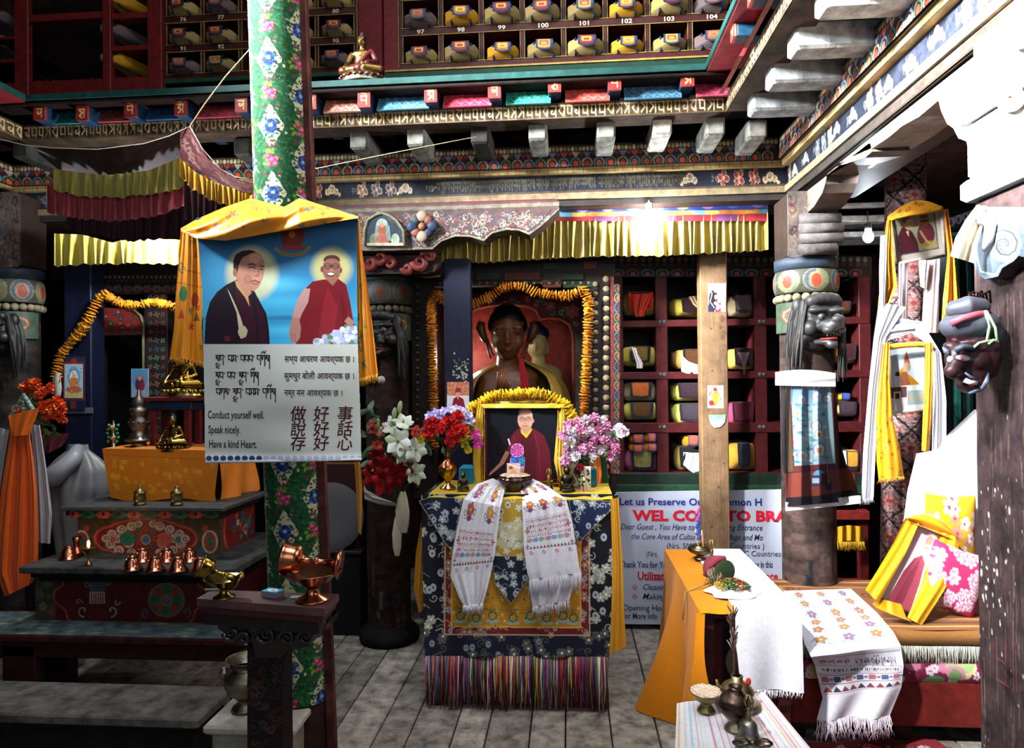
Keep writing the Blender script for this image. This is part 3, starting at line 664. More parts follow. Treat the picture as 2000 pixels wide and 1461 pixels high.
# pleated valances
def pleats(b,x0,x1,top,bot,Y,col,amp=.018,n=40,seed=1,nv=8,flare=1.4):
    r=np.random.RandomState(seed);ph=np.cumsum(r.uniform(.5,1.5,n+2));ph=(ph-ph[0])/(ph[-1]-ph[0])
    nu=n*7;bt=r.uniform(-3,3,nu+1);bt=np.convolve(bt,np.ones(5)/5,'same')
    c0=lin(col);k=r.uniform(.82,1.12,(nu+1));cc=(c0[None,None]*k[None,:,None]*np.ones((nv+1,1,1))).reshape(-1,3)
    def fn(U,V):
        w_=np.interp(U,ph,np.arange(n+2));s_=np.abs(((w_+.5)%1)-.5)*2;s_=s_**.7
        x=x0+(x1-x0)*U;i=(U*nu).astype(int)
        yt=np.interp(x,[q[0]for q in top],[q[1]for q in top]);yb=np.interp(x,[q[0]for q in bot],[q[1]for q in bot])+bt[i]+4*(s_-.5)
        yy=Y(x)if callable(Y)else Y
        return Pn(x+3*np.sin(w_*2.1)*V,yt+(yb-yt)*V,yy+amp*(s_-.5)*(.5+flare*V))
    return b.grid(fn,nu,nv,cc)
t=thing('pleated_valance','long pleated yellow cloth valance hanging under the back beam','valance',P(1180,505,3.86))
b=MB();pleats(b,845,1500,[(845,478),(1000,450),(1100,428),(1300,422),(1500,414)],[(845,515),(1000,510),(1100,503),(1300,499),(1500,489)],3.86,'#a08c3c',.045,44,3);b.obj('pleated_skirt','silk',t)
c=pcv(1060,392,1500,432,'#1c2a6a',1.0);r=random.Random(8)
for k in range(90):x=r.uniform(1060,1500);c.ell(x,402-(x-1060)*.016+r.uniform(-4,4),2,1.5,r.choice(['#c0b8c8','#5a9a8a','#b03a5a','#141c50']))
for k in range(9):x=1088+k*49;c.ell(x,408-k*1.3,13,8,['#3a5ab0','#7c68b4','#7a6ab0','#5a8aa0','#3a8a68','#7a8a40','#8a5a9a'][k%7])
for x in range(1060,1500,2):y=416-(x-1060)*.016;c.rect(x,y,x+3,y+8,['#c8782a','#d08a30','#6aa8b4','#d0a040','#c06a2a'][(x//26)%5]);c.rect(x,y+8,x+3,432,['#7a1a20','#8a1c2c','#5a2a50'][(x//40)%3])
b=MB();sheet(b,c,lambda x,y:3.85+.004*np.sin(x*.11));b.obj('brocade_band','silk',t)
# string and bulbs
def bulb(px,py,Y,pw,lab,col=(.93,.97,1),r=.03,up_=.16):
    p=P(px,py,Y);t=thing('light_bulb',lab,'bulb',p,'bare bulbs under the beams')
    b=MB();b.sph((p.x,p.y,p.z),(r,r,r*1.15),'#ffffff',16,12);o=b.obj('bulb',glow('#eef6ff',pw*28),t)
    b=MB();b.lathe([(.018,0),(.02,.02),(.02,.055),(.012,.06)],(p.x,p.y,p.z+r*.9),'#d8d8d0',14,cap=True);b.tube([(p.x,p.y,p.z+r+.05),(p.x,p.y+.01,p.z+up_)],.004,'#c8c8c0',6);b.obj('socket','paint',t)
bulb(1268,428,3.72,46,'bare glowing bulb in front of the long yellow valance',up_=.1)
bulb(298,470,3.3,62,'bare glowing bulb in front of the left shrine valance',up_=.42)
bulb(1698,312,3.15,30,'large bare glowing bulb under the right beam')
bulb(1696,463,4.4,16,'small far bulb low in the right aisle')
# ================================================================== NICHE WITH THE LARGE BUDDHA
YN=4.02
def studs(b,x,y0,y1,Y,r,gap,c1='#6e6048',c2='#1a120f',vert=True):
    n=max(1,int(abs(y1-y0)/gap))
    for k in range(n+1):
        q=(x,y0+(y1-y0)*k/n)if vert else(y0+(y1-y0)*k/n,x)
        b.sph(P(*q,Y),(r,r*.5,r),c1,8,5)
        if k<n:
            q=(x,q[1]+gap/2)if vert else(q[0]+gap/2,x)
            a=P(*q,Y);b.box((a.x,a.y,a.z),(r*1.5,r,r*.9),c2,ch=0)
def petal_strip(x0,y0,x1,y1,vert=True,bg='#2a1a16'):
    c=pcv(x0,y0,x1,y1,bg,1.0);k=0
    if vert:
        y=y0+8;xm=(x0+x1)/2;w_=(x1-x0)/2
        while y<y1:e=['#3a5a44','#6a5a44','#3a4a68'][k%3];c.ell(xm,y,w_,9,e);c.ell(xm+1,y,w_*.7,6.5,'#1a1210');c.ell(xm+2,y,w_*.45,5,['#8a3a28','#7a4a34','#5a2a22'][k%3]);y+=19;k+=1
    else:
        x=x0+8;ym=(y0+y1)/2;w_=(y1-y0)/2
        while x<x1:e=['#3a5a44','#6a5a44','#3a4a68'][k%3];c.ell(x,ym,12,w_,e);c.ell(x,ym+1,9,w_*.7,'#1a1210');c.ell(x,ym+2,6,w_*.5,['#8a3a28','#7a4a34','#5a2a22'][k%3]);x+=27;k+=1
    return c
t=thing('shrine_niche','carved dark niche frame with rows of gilt studs around the large Buddha','niche',(P(990,960,YN).x,YN,0))
b=MB()
pbox(b,806,515,846,975,YN,.1,'#1d120f',.004);pbox(b,1146,515,1200,955,YN,.1,'#1d120f',.004);pbox(b,806,500,1200,560,YN+.002,.1,'#1a0f0d',.004)
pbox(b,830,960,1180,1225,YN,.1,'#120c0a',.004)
for x0_,x1_,y0_,y1_,cl in((850,925,531,548,'#42161a'),(930,975,531,548,'#14241c'),(985,1055,531,548,'#4a1c18'),(1060,1140,531,548,'#18281e'),(850,900,512,527,'#241414'),(1060,1090,512,527,'#1c2c20'),(1140,1165,510,526,'#5a2420'),(1060,1096,546,562,'#5a241c'),(1100,1160,549,562,'#17301f')):pbox(b,x0_,y0_,x1_,y1_,YN-.01,.02,cl,.002)
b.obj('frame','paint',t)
b=MB();studs(b,1163,555,950,YN-.01,.017,18);studs(b,1184,545,950,YN-.01,.02,18.5,'#7a6a50');studs(b,815,545,950,YN-.01,.013,14,'#3c3428');studs(b,553,860,1150,YN-.01,.012,15,'#5a4c38',vert=False)
b.obj('studs','paint',t)
b=MB();sheet(b,petal_strip(1199,555,1211,925),YN-.015,False);sheet(b,pcv(1192,540,1199,925,'#5a2420').noise(.6,2),YN-.012,False);b.obj('petal_border','paint',t)
b=MB()
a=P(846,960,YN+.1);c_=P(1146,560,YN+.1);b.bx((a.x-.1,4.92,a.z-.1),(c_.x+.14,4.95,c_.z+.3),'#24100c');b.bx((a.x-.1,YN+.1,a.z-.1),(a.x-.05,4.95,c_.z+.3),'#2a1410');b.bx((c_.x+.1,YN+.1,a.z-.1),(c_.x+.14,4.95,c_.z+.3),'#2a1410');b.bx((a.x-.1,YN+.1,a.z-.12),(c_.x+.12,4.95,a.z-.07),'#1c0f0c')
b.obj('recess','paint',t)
# flower-painted lintel board in the niche
c=pcv(880,572,1150,650,'#5c1518',1.4);r=random.Random(5)
for x,y,q,cl in((1075,598,9,'#b05048'),(1118,608,13,'#b85a4a'),(1030,585,7,'#a83c48'),(1050,590,6,'#3a6a58'),(1000,585,8,'#3c5068'),(1046,596,5,'#a84a40'),(960,590,8,'#3a5a5a'),(900,600,10,'#a04040')):c.flower(x,y,q,cl,'#c88a6a',6,'#8a3430',x)
for x,y in((1058,585),(1095,610),(1098,618),(1102,604),(1125,632),(1012,592),(1080,612),(1062,592),(940,595)):c.ell(x,y,5,3.5,'#9aa890',x);c.ell(x,y,3.6,2.4,'#1c4030',x)
t=thing('painted_lintel','dark red board painted with pink lotus flowers above the large Buddha','panel',P(1015,650,4.45))
b=MB();plaque(b,[(880,572),(1150,572),(1150,650),(1120,650),(1114,628),(1098,618),(1070,617),(1058,622),(1052,604),(1034,594),(1000,592),(987,586),(974,592),(940,596),(922,606),(912,625),(880,650)],4.43,.03,'#3a1010',c);b.obj('board','paint',t)
b=MB();b.tube([P(x,y,4.42)for x,y in((912,640),(917,612),(930,602),(955,597),(980,594),(987,588),(994,594),(1030,597),(1048,606),(1056,624),(1072,621),(1096,623),(1113,634),(1119,655),(1120,700),(1120,800))],.011,'#a8503c',8);b.obj('edge_moulding','paint',t)
t=thing('lobed_throne','glossy red lobed throne behind the large Buddha','throne',P(1015,900,4.7))
b=MB();slab(b,[(912,900),(912,640),(920,612),(940,600),(1030,598),(1050,610),(1058,628),(1090,622),(1112,636),(1119,660),(1119,900)],4.66,.03,'#9a3428');b.obj('panel','paint',t)
b=MB();pbox(b,1120,640,1138,900,4.6,.03,'#b8ac98');b.obj('side_board','paint',t);b=MB();pbox(b,905,628,916,900,4.6,.03,'#b0a89c');b.obj('side_board','paint',t)
# large Buddha
YB=4.25;m_=YB/1350
def bp(px,py,dy=0):q=P(px,py,YB+dy);return tuple(q)
t=thing('buddha_statue','large dark gilded Buddha statue in an ochre robe inside the central niche','statue',P(1005,900,YB))
hx=991
pr=[(bp(hx,648,0),(.105,.11,.15)),(bp(hx,672,-.03),(.085,.09,.095)),(bp(hx,690,-.06),(.045,.045,.04)),(bp(hx,655,-.1),(.02,.03,.045)),(bp(hx,668,-.125),(.022,.022,.016)),(bp(hx,682,-.1),(.035,.02,.011)),(bp(972,646,-.085),(.03,.022,.018)),(bp(1010,646,-.085),(.03,.022,.018)),(bp(974,637,-.09),(.035,.018,.007)),(bp(1008,637,-.09),(.035,.018,.007)),(bp(968,668,-.05),(.03,.04,.04)),(bp(1014,668,-.05),(.03,.04,.04)),([bp(hx,690,.02),bp(hx,722,.03)],[.065,.075]),(bp(hx,740,.03),(.2,.1,.09)),(bp(hx,775,.02),(.2,.12,.2)),([bp(hx,614,.03),bp(hx,606,.03)],[.075,.05])]
h=blob('body',pr,'#5a3417','skin',.0085,t)
blob('hair',[(bp(hx,624,.02),(.115,.118,.07)),(bp(hx,610,.03),(.09,.09,.05)),(bp(962,636,.03),(.03,.08,.05)),(bp(1021,636,.03),(.03,.08,.05))],'#0b0a0c','paint',.01,t)
ry_=[700,708,716,726,740,760,790,830,880,930];rw_=[14,24,42,66,86,98,106,116,126,134]
def robe(U,V):
    y=700+230*V;w_=np.interp(y,ry_,rw_)*(1+.02*np.sin(U*60+V*5));a=(U*1.72-.86)*PI-PI/2*0;gap=.30*(1-V*.4)
    a=PI*(gap+(2-2*gap)*U);q=Pn(hx+14+w_*np.sin(a)*-1,y,YB+.05);return[q[0],q[1]-w_*m_*.55*np.cos(a)-.0,q[2]]
b=MB();b.grid(robe,90,30,'#8a6a22');o=b.obj('robe','silk',t);so=o.modifiers.new('th','SOLIDIFY');so.thickness=.012
b=MB();c=pcv(1005,690,1040,790,'#7a1418',.6);c.mask([(1012,700),(1022,698),(1032,740),(1036,790),(1005,790),(1016,750)]);sheet(b,c,lambda x,y:YB-.14+(y-700)*-.0006);b.obj('sash','cloth',t)
for sx in(-1,1):
    b=MB();x=hx+sx*44
    b.tube([bp(x+sx*6,628,.03),bp(x+sx*9,640,.03),bp(x+sx*4,655,.03),bp(x-sx*2,668,.02)],[.02,.03,.026,.018],'#4a2812',10)
    for e in(0,6):b.tube([bp(x-sx*(2+e*.6),664,.02),bp(x-sx*(8+e),690,.01),bp(x-sx*(12+e),700-e,.01)],.007,'#5a3216',7)
    b.obj('ear','skin',t)
b=MB()
for k,(x,y)in enumerate(((974,726),(980,722),(986,720),(990,732))):b.tube([bp(975+k*2,765,-.17),bp(974+k*3,745,-.185),bp(x,y,-.17)],[.013,.012,.008],'#6a3a1a',8)
b.tube([bp(985,760,-.17),bp(996,752,-.19),bp(994,742,-.18)],[.013,.012,.008],'#6a3a1a',8);b.sph(bp(980,768,-.15),(.04,.03,.045),'#6a3a1a');b.tube([bp(978,775,-.15),bp(965,830,-.05)],[.035,.06],'#6a3a1a')
b.obj('raised_hand','skin',t)
b=MB();b.tube([bp(964,641,-.113),bp(972,643,-.118),bp(981,641,-.112)],.0035,'#1a0c06',6);b.tube([bp(1001,641,-.112),bp(1010,643,-.118),bp(1018,641,-.113)],.0035,'#1a0c06',6);b.tube([bp(979,682,-.118),bp(991,684,-.128),bp(1003,682,-.118)],.005,'#5a1a14',6);b.obj('face_lines','gloss',h)
t=thing('buddha_statue','smaller pale gold Buddha with blue hair peeping from behind the large one','statue',P(1052,760,4.5))
q=lambda x,y,d=0:tuple(P(x,y,4.5+d))
h=blob('body',[(q(1049,672),(.07,.075,.1)),(q(1046,676,-.075),(.013,.02,.03)),([q(1052,690),q(1052,712)],[.04,.05]),(q(1052,735,.02),(.16,.09,.09)),(q(1070,680),(.012,.02,.04))],'#c0ac70','skin',.007,t)
blob('hair',[(q(1050,652,.02),(.078,.08,.06)),(q(1050,640,.02),(.035,.035,.045))],'#141c44','paint',.007,t)
b=MB();b.tube([q(1032,670,-.068),q(1037,672,-.074),q(1043,670,-.07)],.003,'#1c2a20',6);b.tube([q(1033,661,-.06),q(1039,658,-.072),q(1045,661,-.07)],.0025,'#4a3a20',6);b.obj('face_lines','paint',h)
# garlands
def garland(name,lab,pts,r=.03,gap=.034,cols=('#d88a14','#e09a1c','#c87a10'),seed=1,grp=None):
    P_=[Vector(p)for p in pts];b=MB();rr=random.Random(seed);seg=[];acc=0
    for a,c in zip(P_[:-1],P_[1:]):
        L=(c-a).length;t_=acc
        while t_<L:seg.append((a.lerp(c,t_/L),(c-a).normalized()));t_+=gap*rr.uniform(.85,1.15)
        acc=t_-L
    for p,d in seg:
        d=(d+Vector((rr.gauss(0,.22),rr.gauss(0,.22),rr.gauss(0,.22)))).normalized();Rm=np.array(d.to_track_quat('Z','Y').to_matrix());s_=r*rr.uniform(.85,1.15);col=lin(rr.choice(cols))*rr.uniform(.85,1.15)
        for q,(zo,k)in enumerate(((-.016,.72),(0,1),(.016,.8))):
            n=14;ph=rr.uniform(0,6);v=[(0,0,zo-.006)];
            for j in range(n*2):
                a=ph+PI*j/n;rad=s_*k*(1.0 if j%2 else .8)*rr.uniform(.93,1.07);v.append((rad*math.cos(a),rad*math.sin(a),zo+rr.uniform(-.005,.005)))
            v.append((0,0,zo+.006));m=2*n
            f=[(0,1+(j+1)%m,1+j)for j in range(m)]+[(m+1,1+j,1+(j+1)%m)for j in range(m)]
            b.add(v,f,np.tile(np.clip(col*(1,.85,1.1)[q],0,1),(len(v),1)),True,(Rm,np.array(p)))
    return tag(b.obj('marigold_garland','cloth'),lab,'garland')
garland('g','long orange marigold garland festooned round the central niche',[P(x,y,3.97)for x,y in((848,870),(846,760),(843,650),(842,590),(852,572),(872,590),(910,596),(930,592),(955,580),(975,565),(1000,558),(1025,560),(1045,570),(1080,576),(1110,578),(1140,566),(1150,590),(1148,660),(1144,740),(1140,820),(1138,870))],.034,.032,('#b86a0c','#cf7d10','#c07008','#d88c18'))
# blue post with cards
t=thing('blue_post','dark blue square post in front of the niche, paint flaking at hand height','post',(P(894,740,3.8).x,3.8,0))
c=pcv(872,505,917,1190,'#101226',1);r=random.Random(3)
for k in range(70):c.ell(r.uniform(885,914),r.gauss(728,14),r.uniform(.7,2.4),r.uniform(.7,1.8),'#a9a58e',r.random()*3)
c.noise(.15,2)
b=MB();a=P(872,1190,3.8);c2=P(917,505,3.8);b.bx((a.x,3.8,.0),(c2.x,3.9,c2.z),'#101226',.005);sheet(b,c,3.797,False);b.obj('shaft','paint',t)
def card(x0,y0,x1,y1,Y,lab,paint,name='devotional_card',cat='card',res=2.4,skew=0,th=.003,edge='#e8e4dc',kind='paper',bg='#d8d0c8',grp=None):
    c=pcv(x0,y0,x1,y1,bg,res);paint(c,x0,y0,x1-x0,y1-y0)
    b=MB();pts=[(x0,y0),(x1,y0+skew),(x1,y1+skew),(x0,y1)]
    if skew:
        p=Pn(c.X,c.Y+skew*(c.X-x0)/(x1-x0),Y);b.grid(lambda U,V:p,0,0,c,False);slab(b,pts,Y+.001,th,edge)
    else:slab(b,pts,Y,th,edge);sheet(b,c,Y-.001,False)
    return tag(b.obj(name,kind),lab,cat,grp)
def p_lama(c,x,y,w,h,bg='#b06a50',robe='#7a1424',hat='#8a2c24',side='#c8c4c8'):
    c.rect(x,y,x+w,y+h,bg);r=random.Random(int(x))
    for k in range(60):c.ell(x+r.random()*w,y+r.random()*h*.5,1.1,1.1,r.choice(['#d8a888','#8a4030','#c88a50','#5a6a5a']))
    c.rect(x,y+h*.5,x+w,y+h,side);c.poly([(x+w*.2,y+h),(x+w*.3,y+h*.6),(x+w*.5,y+h*.5),(x+w*.75,y+h*.62),(x+w*.85,y+h)],robe)
    c.ell(x+w*.5,y+h*.42,w*.1,h*.09,'#c08a70');c.poly([(x+w*.36,y+h*.38),(x+w*.42,y+h*.22),(x+w*.58,y+h*.22),(x+w*.66,y+h*.38)],hat);c.ell(x+w*.5,y+h*.27,w*.13,h*.07,hat)
    c.poly([(x+w*.45,y+h*.52),(x+w*.55,y+h*.52),(x+w*.5,y+h*.66)],'#c89a50')
card(873,746,916,800,3.79,'small card of a hatted lama taped to the dark blue post',p_lama)
# ================================================================== LOWER BOOKCASE, SIGN, PLAIN POST
YK=4.25
t=thing('lower_bookcase','large dark red open bookcase with carved lotus border behind the plain wooden post','bookcase',(P(1400,955,YK).x,YK,P(1400,955,YK).z))
cr='#4a1618'
for x0,x1 in((1196,1216),(1284,1303),(1382,1398),(1478,1496),(1600,1618),(1682,1700)):
    b=MB();pbox(b,x0,538,x1,958,YK,.36,cr,.004);b.obj('upright','paint',t)
b=MB()
for y0,y1 in((618,640),(722,742),(824,846),(923,958)):pbox(b,1200,y0,1700,y1,YK-.006,.36,cr,.004)
for x in(1210,1290,1298,1388,1484,1492):
    for y in(628,731,834):b.sph(P(x,y,YK-.008),(.012,.004,.012),'#4e5a50',8,5)
pbox(b,1190,925,1700,958,YK-.03,.1,'#1c2a22',.004);pbox(b,1190,948,1700,964,YK-.04,.1,'#22402a',.004)
b.obj('shelf','paint',t)
b=MB();c=pcv(1196,500,1700,541,'#1c1410',.9)
for x in range(1200,1700,14):c.ell(x,507,4.5,5,'#5a5240');c.rect(x+4,503,x+9,511,'#121a16');c.rect(x-4,514,x+4,519,'#4a2420')
for k,x in enumerate(range(1207,1700,29)):c.ell(x,533,13,8,['#3a5a44','#5a2a30','#3a4a68'][k%3]);c.ell(x,534,9,5.5,'#1a1210');c.ell(x,535,5,3.5,'#8a4a3a')
a=P(1196,541,YK);c2=P(1700,500,YK);b.bx((a.x,YK-.005,a.z),(c2.x,YK+.35,c2.z),'#1c1410',.003);sheet(b,c,YK-.008,False);b.obj('cornice','paint',t)
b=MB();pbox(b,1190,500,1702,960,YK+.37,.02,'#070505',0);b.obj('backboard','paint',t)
def bundle(x0,y0,x1,y1,Y,lab,base='#a89a3a',rim='#141216',mid='#4a3e1c',ends_=None,dp=.26,extra=None,mw=.56,kind='cloth',grp='wrapped scriptures in the lower bookcase'):
    """cloth-wrapped book seen end on, spanning the pixels"""
    a=P(x0,y1,Y);c_=P(x1,y0,Y);w_=c_.x-a.x;h_=c_.z-a.z;cx=(a.x+c_.x)/2
    t=thing('wrapped_book',lab,'book',(cx,Y+.05,a.z),grp);b=MB()
    def fn(U,V):
        an=U*2*PI;k=np.sin(np.minimum(V/.2,1)*PI/2)**.5;rr=1+.03*np.sin(an*6+V*7)
        return(cx+sp(np.cos(an),.42)*w_/2*k*rr,Y+.02*(1-k)*-1+V*dp,a.z+h_/2+sp(np.sin(an),.5)*h_/2*k*rr)
    b.grid(fn,32,9,base);b.obj('cloth_wrap',kind,t)
    b=MB();x_=w_*mw/2;cc=Cv(24,24,rim);cc.rect(2.5,0,20.5,20,mid);cc.noise(.15,2)
    cc.line([(3,3),(20,3)],1,rim)
    b.grid(lambda U,V:(cx+(U*2-1)*x_*(1+.04*np.sin(V*5)),np.where(V<.12,Y+.02-V*.36,Y-.026-.006*np.sin(V*PI)),a.z+h_*1.02-np.maximum(V-.08,0)*h_*(.96-.1*(U*2-1)**2)),0,0,cc);b.obj('label_flap','cloth',t)
    if extra:extra(t,cx,Y,a.z,w_,h_)
    return t
def hang(pts,col,dy=-.035,name='tied_scarf',kind='silk'): # scarf falling over the bundle's face
    def f(t,cx,Y,z,w_,h_):
        b=MB()
        P_=[(cx+x*w_,z+q*h_)for x,q in pts]
        v=np.array(P_);n=len(P_)//2;L_=P_[:n];R_=P_[n:][::-1]
        def fn(U,V):
            i=V*(n-1);a0=[np.interp(i,range(n),[q[k]for q in L_])for k in(0,1)];a1=[np.interp(i,range(n),[q[k]for q in R_])for k in(0,1)]
            return(a0[0]+(a1[0]-a0[0])*U,Y+dy+.006*np.sin(U*17+V*4)-.006*np.sin(U*PI),a0[1]+(a1[1]-a0[1])*U)
        b.grid(fn,16,12,col);b.obj(name,kind,t)
    return f
B_=bundle
B_(1218,570,1283,616,YK+.03,'dark bundle slung in a bright red cloth, top left of the lower bookcase','#a08a52','#b02a18','#1e1012',mw=.72,extra=hang([(-.36,.9),(-.3,.5),(-.22,.1),(-.15,-.1),(.1,-.1),(.12,.1),(.22,.42),(.34,.9)],'#c63018'))
B_(1310,580,1392,618,YK+.03,'yellow bundle crossed by a beige scarf, top row behind the post','#a89a3c','#201214','#2a1418',mw=.5,extra=hang([(-.1,1.0),(.0,.6),(.2,.2),(.5,.5),(.2,.75),(.1,1.05)],'#b09468'))
B_(1422,576,1476,618,YK+.03,'grey-violet bundle in the top row right of the post','#8a7a5a','#4a4048','#6a5a5e')
B_(1216,676,1284,716,YK+.03,'olive yellow bundle with a white scarf knotted at its left, second row','#b0a040','#181416','#55451c',extra=hang([(-.3,1.0),(-.2,.5),(-.12,.1),(-.12,-.1),(.06,-.1),(.06,.15),(-.08,.6),(-.12,.9)],'#cfc8c8'))
B_(1318,682,1388,722,YK+.03,'bundle with a broad white scarf hanging below it, second row','#a07c3a','#141214','#4a2c18',extra=hang([(-.36,.9),(-.34,.3),(-.34,-.1),(-.2,-.2),(.5,-.25),(.55,-.1),(.5,.15),(-.2,.1),(-.28,.9)][:8],'#cfd0d8'))
B_(1420,680,1480,722,YK+.03,'yellow bundle with a thin grey scarf tail, second row right','#a8863a','#1c1418','#3a2024',extra=hang([(-.2,.8),(-.05,.2),(-.02,-.25),(.02,-.25),(.08,.3),(.16,.8)],'#8a7a7a'))
B_(1218,746,1284,784,YK+.03,'bundle with an orange panel between white ends, upper of two in the third row','#c8c09a','#2a2a30','#a85a2a',mw=.62)
B_(1219,786,1288,822,YK+.03,'bundle with a brown panel between pale yellow ends, lower of two in the third row','#c0bc58','#2c2a38','#5a3c1c',mw=.62)
B_(1314,748,1386,784,YK+.03,'dark plum bundle with a yellow-green end, upper one left of the post','#c4c458','#2a1820','#34222a',mw=.72)
B_(1316,788,1390,830,YK+.03,'dark slate bundle with a yellow-green end, lower one left of the post','#bcbc5a','#2a2228','#3a3238',mw=.72)
B_(1422,786,1476,834,YK+.03,'maroon bundle with pink cloth ends right of the post','#a03a5a','#3c1420','#5c2432',mw=.74)
B_(1222,880,1288,924,YK+.03,'green-grey bundle with pink ends on the bottom shelf','#b06080','#1a1a24','#7a7448',mw=.66)
B_(1320,872,1386,922,YK+.03,'bundle in white cloth with a dark lid on the bottom shelf','#8a7432','#1a1a1c','#20201e',mw=.8,extra=hang([(-.3,.8),(-.3,.3),(-.1,.05),(.1,-.05),(.5,-.1),(.5,.75)],'#c6c8d0'))
B_(1418,866,1484,920,YK+.03,'large ochre bundle with a grey brocade tab, bottom shelf right of the post','#a87c28','#2a2c34','#3a3c46',mw=.36)
for k,(x0,y0,x1,y1,lab)in enumerate(((1230,849,1262,868,'upper left of the four'),(1260,847,1285,866,'upper right of the four'),(1230,868,1262,886,'lower left of the four'),(1260,866,1286,884,'lower right of the four'),(1336,851,1370,874,'alone on top of the white bundle'))):
    B_(x0,y0,x1,y1,YK+.0-.01*(k%2),'small orange scroll bundle with patterned square end, '+lab,'#d07a14','#3a3a6a','#b05a3a',mw=.6,grp='small orange scroll bundles')
for k,(x0,y0,x1,y1,a,m,lab)in enumerate(((1622,588,1668,612,'#b08a4a','#5a2a1c','small framed-looking bundle right of the lion pillar, top row'),(1625,672,1680,710,'#b87a28','#3c1216','maroon bundle with orange ends right of the lion pillar'),(1634,768,1664,784,'#c8a020','#3a4a9a','yellow bundle with a blue tab right of the lion pillar'),(1622,784,1682,815,'#b08a50','#3c2c34','grey bundle with a tan end right of the lion pillar'),(1640,880,1684,922,'#d8d0c0','#c88a30','white and orange bundle on the bottom shelf right of the lion pillar'))):
    B_(x0,y0,x1,y1,YK+.03,lab,a,'#2a2028',m)
YS=4.16
t=thing('entrance_sign','white printed sign with blue and red lettering standing below the bookcase','sign',(P(1370,1218,YS).x,YS,P(1370,1218,YS).z))
b=MB();slab(b,[(1203,962),(1560,956),(1560,1222),(1215,1219)],YS,.02,'#a6aab8');b.obj('board','paper',t)
u=YS/1350
def sg(b,s,x,y,h,col,sx=1,bold=.01,sh=0,x1=None):
    n=sum(.32 if ch in 'il.,() ' else(.85 if ch in 'MWm' else .58)for ch in s)*h*1.36
    if x1:sx=(x1-x)/n
    b.text(s,P(x,y,YS-.002),(1,0,0),(0,0,1),h*1.36*u,col,bold,sh,sx=sx)
for s,x,y,h,col,bo,sh,x1 in(('Let us Preserve Our Common H',1209,986,14,'#1c2870',.02,0,1520),('WEL COME TO BRAKA',1237,1016,20,'#b81c2c',.045,0,1548),('Dear Guest , You Have to Pay Following Entrance',1211,1034,12,'#2a3050',.003,.3,1528),('the Core Area of Culture Ancient Village and Mo',1232,1053,12,'#2a3050',.003,.3,1530),('(Nrs. 500',1302,1071,11,'#303648',0,0,1358),('Countries )',1425,1071,11,'#303648',0,0,1503),('(Nrs.',1262,1087,11,'#303648',0,0,1288),('RC Countries',1444,1086,11,'#303648',0,0,1532),('Thank You for Your Visit',1211,1108,13,'#2a3050',.015,0,1360),('t Stay in this',1460,1108,13,'#2a3050',.015,0,1524),('Utilization',1245,1132,16,'#b81c2c',.03,0,1340),('ance',1486,1132,15,'#b81c2c',.03,0,1526),('Cleaning',1254,1152,12,'#2a3050',.005,.3,1312),('fra',1506,1150,12,'#2a3050',.005,0,1524),('Making',1254,1170,12,'#2a3050',.005,.3,1308),('Opening Hour',1216,1192,12,'#303040',.005,0,1312),('For More Info',1215,1208,12,'#303040',.012,0,1300)):
    b=MB();sg(b,s,x,y,h,col,1,bo,sh,x1);b.obj('lettering','plain',t)
for y in(1147,1165):
    b=MB();p=P(1240,y,YS-.002);b.box((p.x,p.y,p.z),(.022,.002,.022),'#b03a50',rot=(0,PI/4,0),ch=0);b.box((p.x,p.y-.001,p.z),(.012,.002,.012),'#c8ccd8',rot=(0,PI/4,0),ch=0);b.box((p.x,p.y-.002,p.z),(.006,.002,.006),'#b03a50',rot=(0,PI/4,0),ch=0);b.obj('bullet_mark','plain',t)
# plain wooden prop
YW=3.96
t=thing('wooden_post','plain unpainted knotty timber post in front of the lower bookcase','post',(P(1398,1000,YW).x,YW,0))
c=pcv(1374,480,1422,1290,'#745a40',1);r=random.Random(6);c.rect(1404,480,1422,1290,'#684e36')
for k in range(160):x,y=r.uniform(1374,1422),r.uniform(480,1290);c.line([(x,y),(x+r.uniform(-1,1),y+r.uniform(15,70))],.9,r.choice(['#5c4430','#80664a','#6a5038']),.7)
for x,y,q in((1411,622,5),(1413,656,7),(1408,640,3),(1396,520,2),(1412,660,4)):c.ell(x,y,q,q*1.3,'#5a4030');c.ring(x,y,q*1.5,q*2,1,'#6f5236')
for x,y in((1389,642),(1394,861),(1390,1029),(1397,1000),(1414,905),(1404,952),(1391,724),(1392,1080)):c.ell(x,y,1.5,1.7,'#20140e')
b=MB();a=P(1376,1290,YW);c2=P(1419,480,YW);b.bx((a.x,YW,0),(c2.x,YW+.1,2.36),'#7e6040',.004);q=c;
yy=Pn(q.X,q.Y,YW-.002);q.m=(yy[0]>a.x+.003)&(yy[0]<c2.x-.003);sheet(b,q,YW-.002,False);b.obj('timber','wood',t)
def p_sil(c,x,y,w,h):
    c.rect(x,y,x+w,y+h,'#8a8078');c.ell(x+w*.3,y+h*.6,w*.25,h*.35,'#1a1618');c.rect(x+w*.4,y+h*.6,x+w*.7,y+h,'#7a2438');c.rect(x,y+h*.75,x+w*.35,y+h,'#1c2434')
    for k in range(14):c.ell(x+w*(.55+.15*math.sin(k*1.7)),y+h*(.1+.06*k),w*.09,h*.05,'#d8d4d0')
    c.line([(x+2,y+12),(x+8,y+20),(x+4,y+36),(x+12,y+48)],1.5,'#c8c4c4');c.line([(x+w-4,y+10),(x+w-9,y+26),(x+w-3,y+50)],2,'#d8d4d4')
card(1383,553,1418,609,YW-.003,'torn glossy deity picture high on the plain wooden post',p_sil)
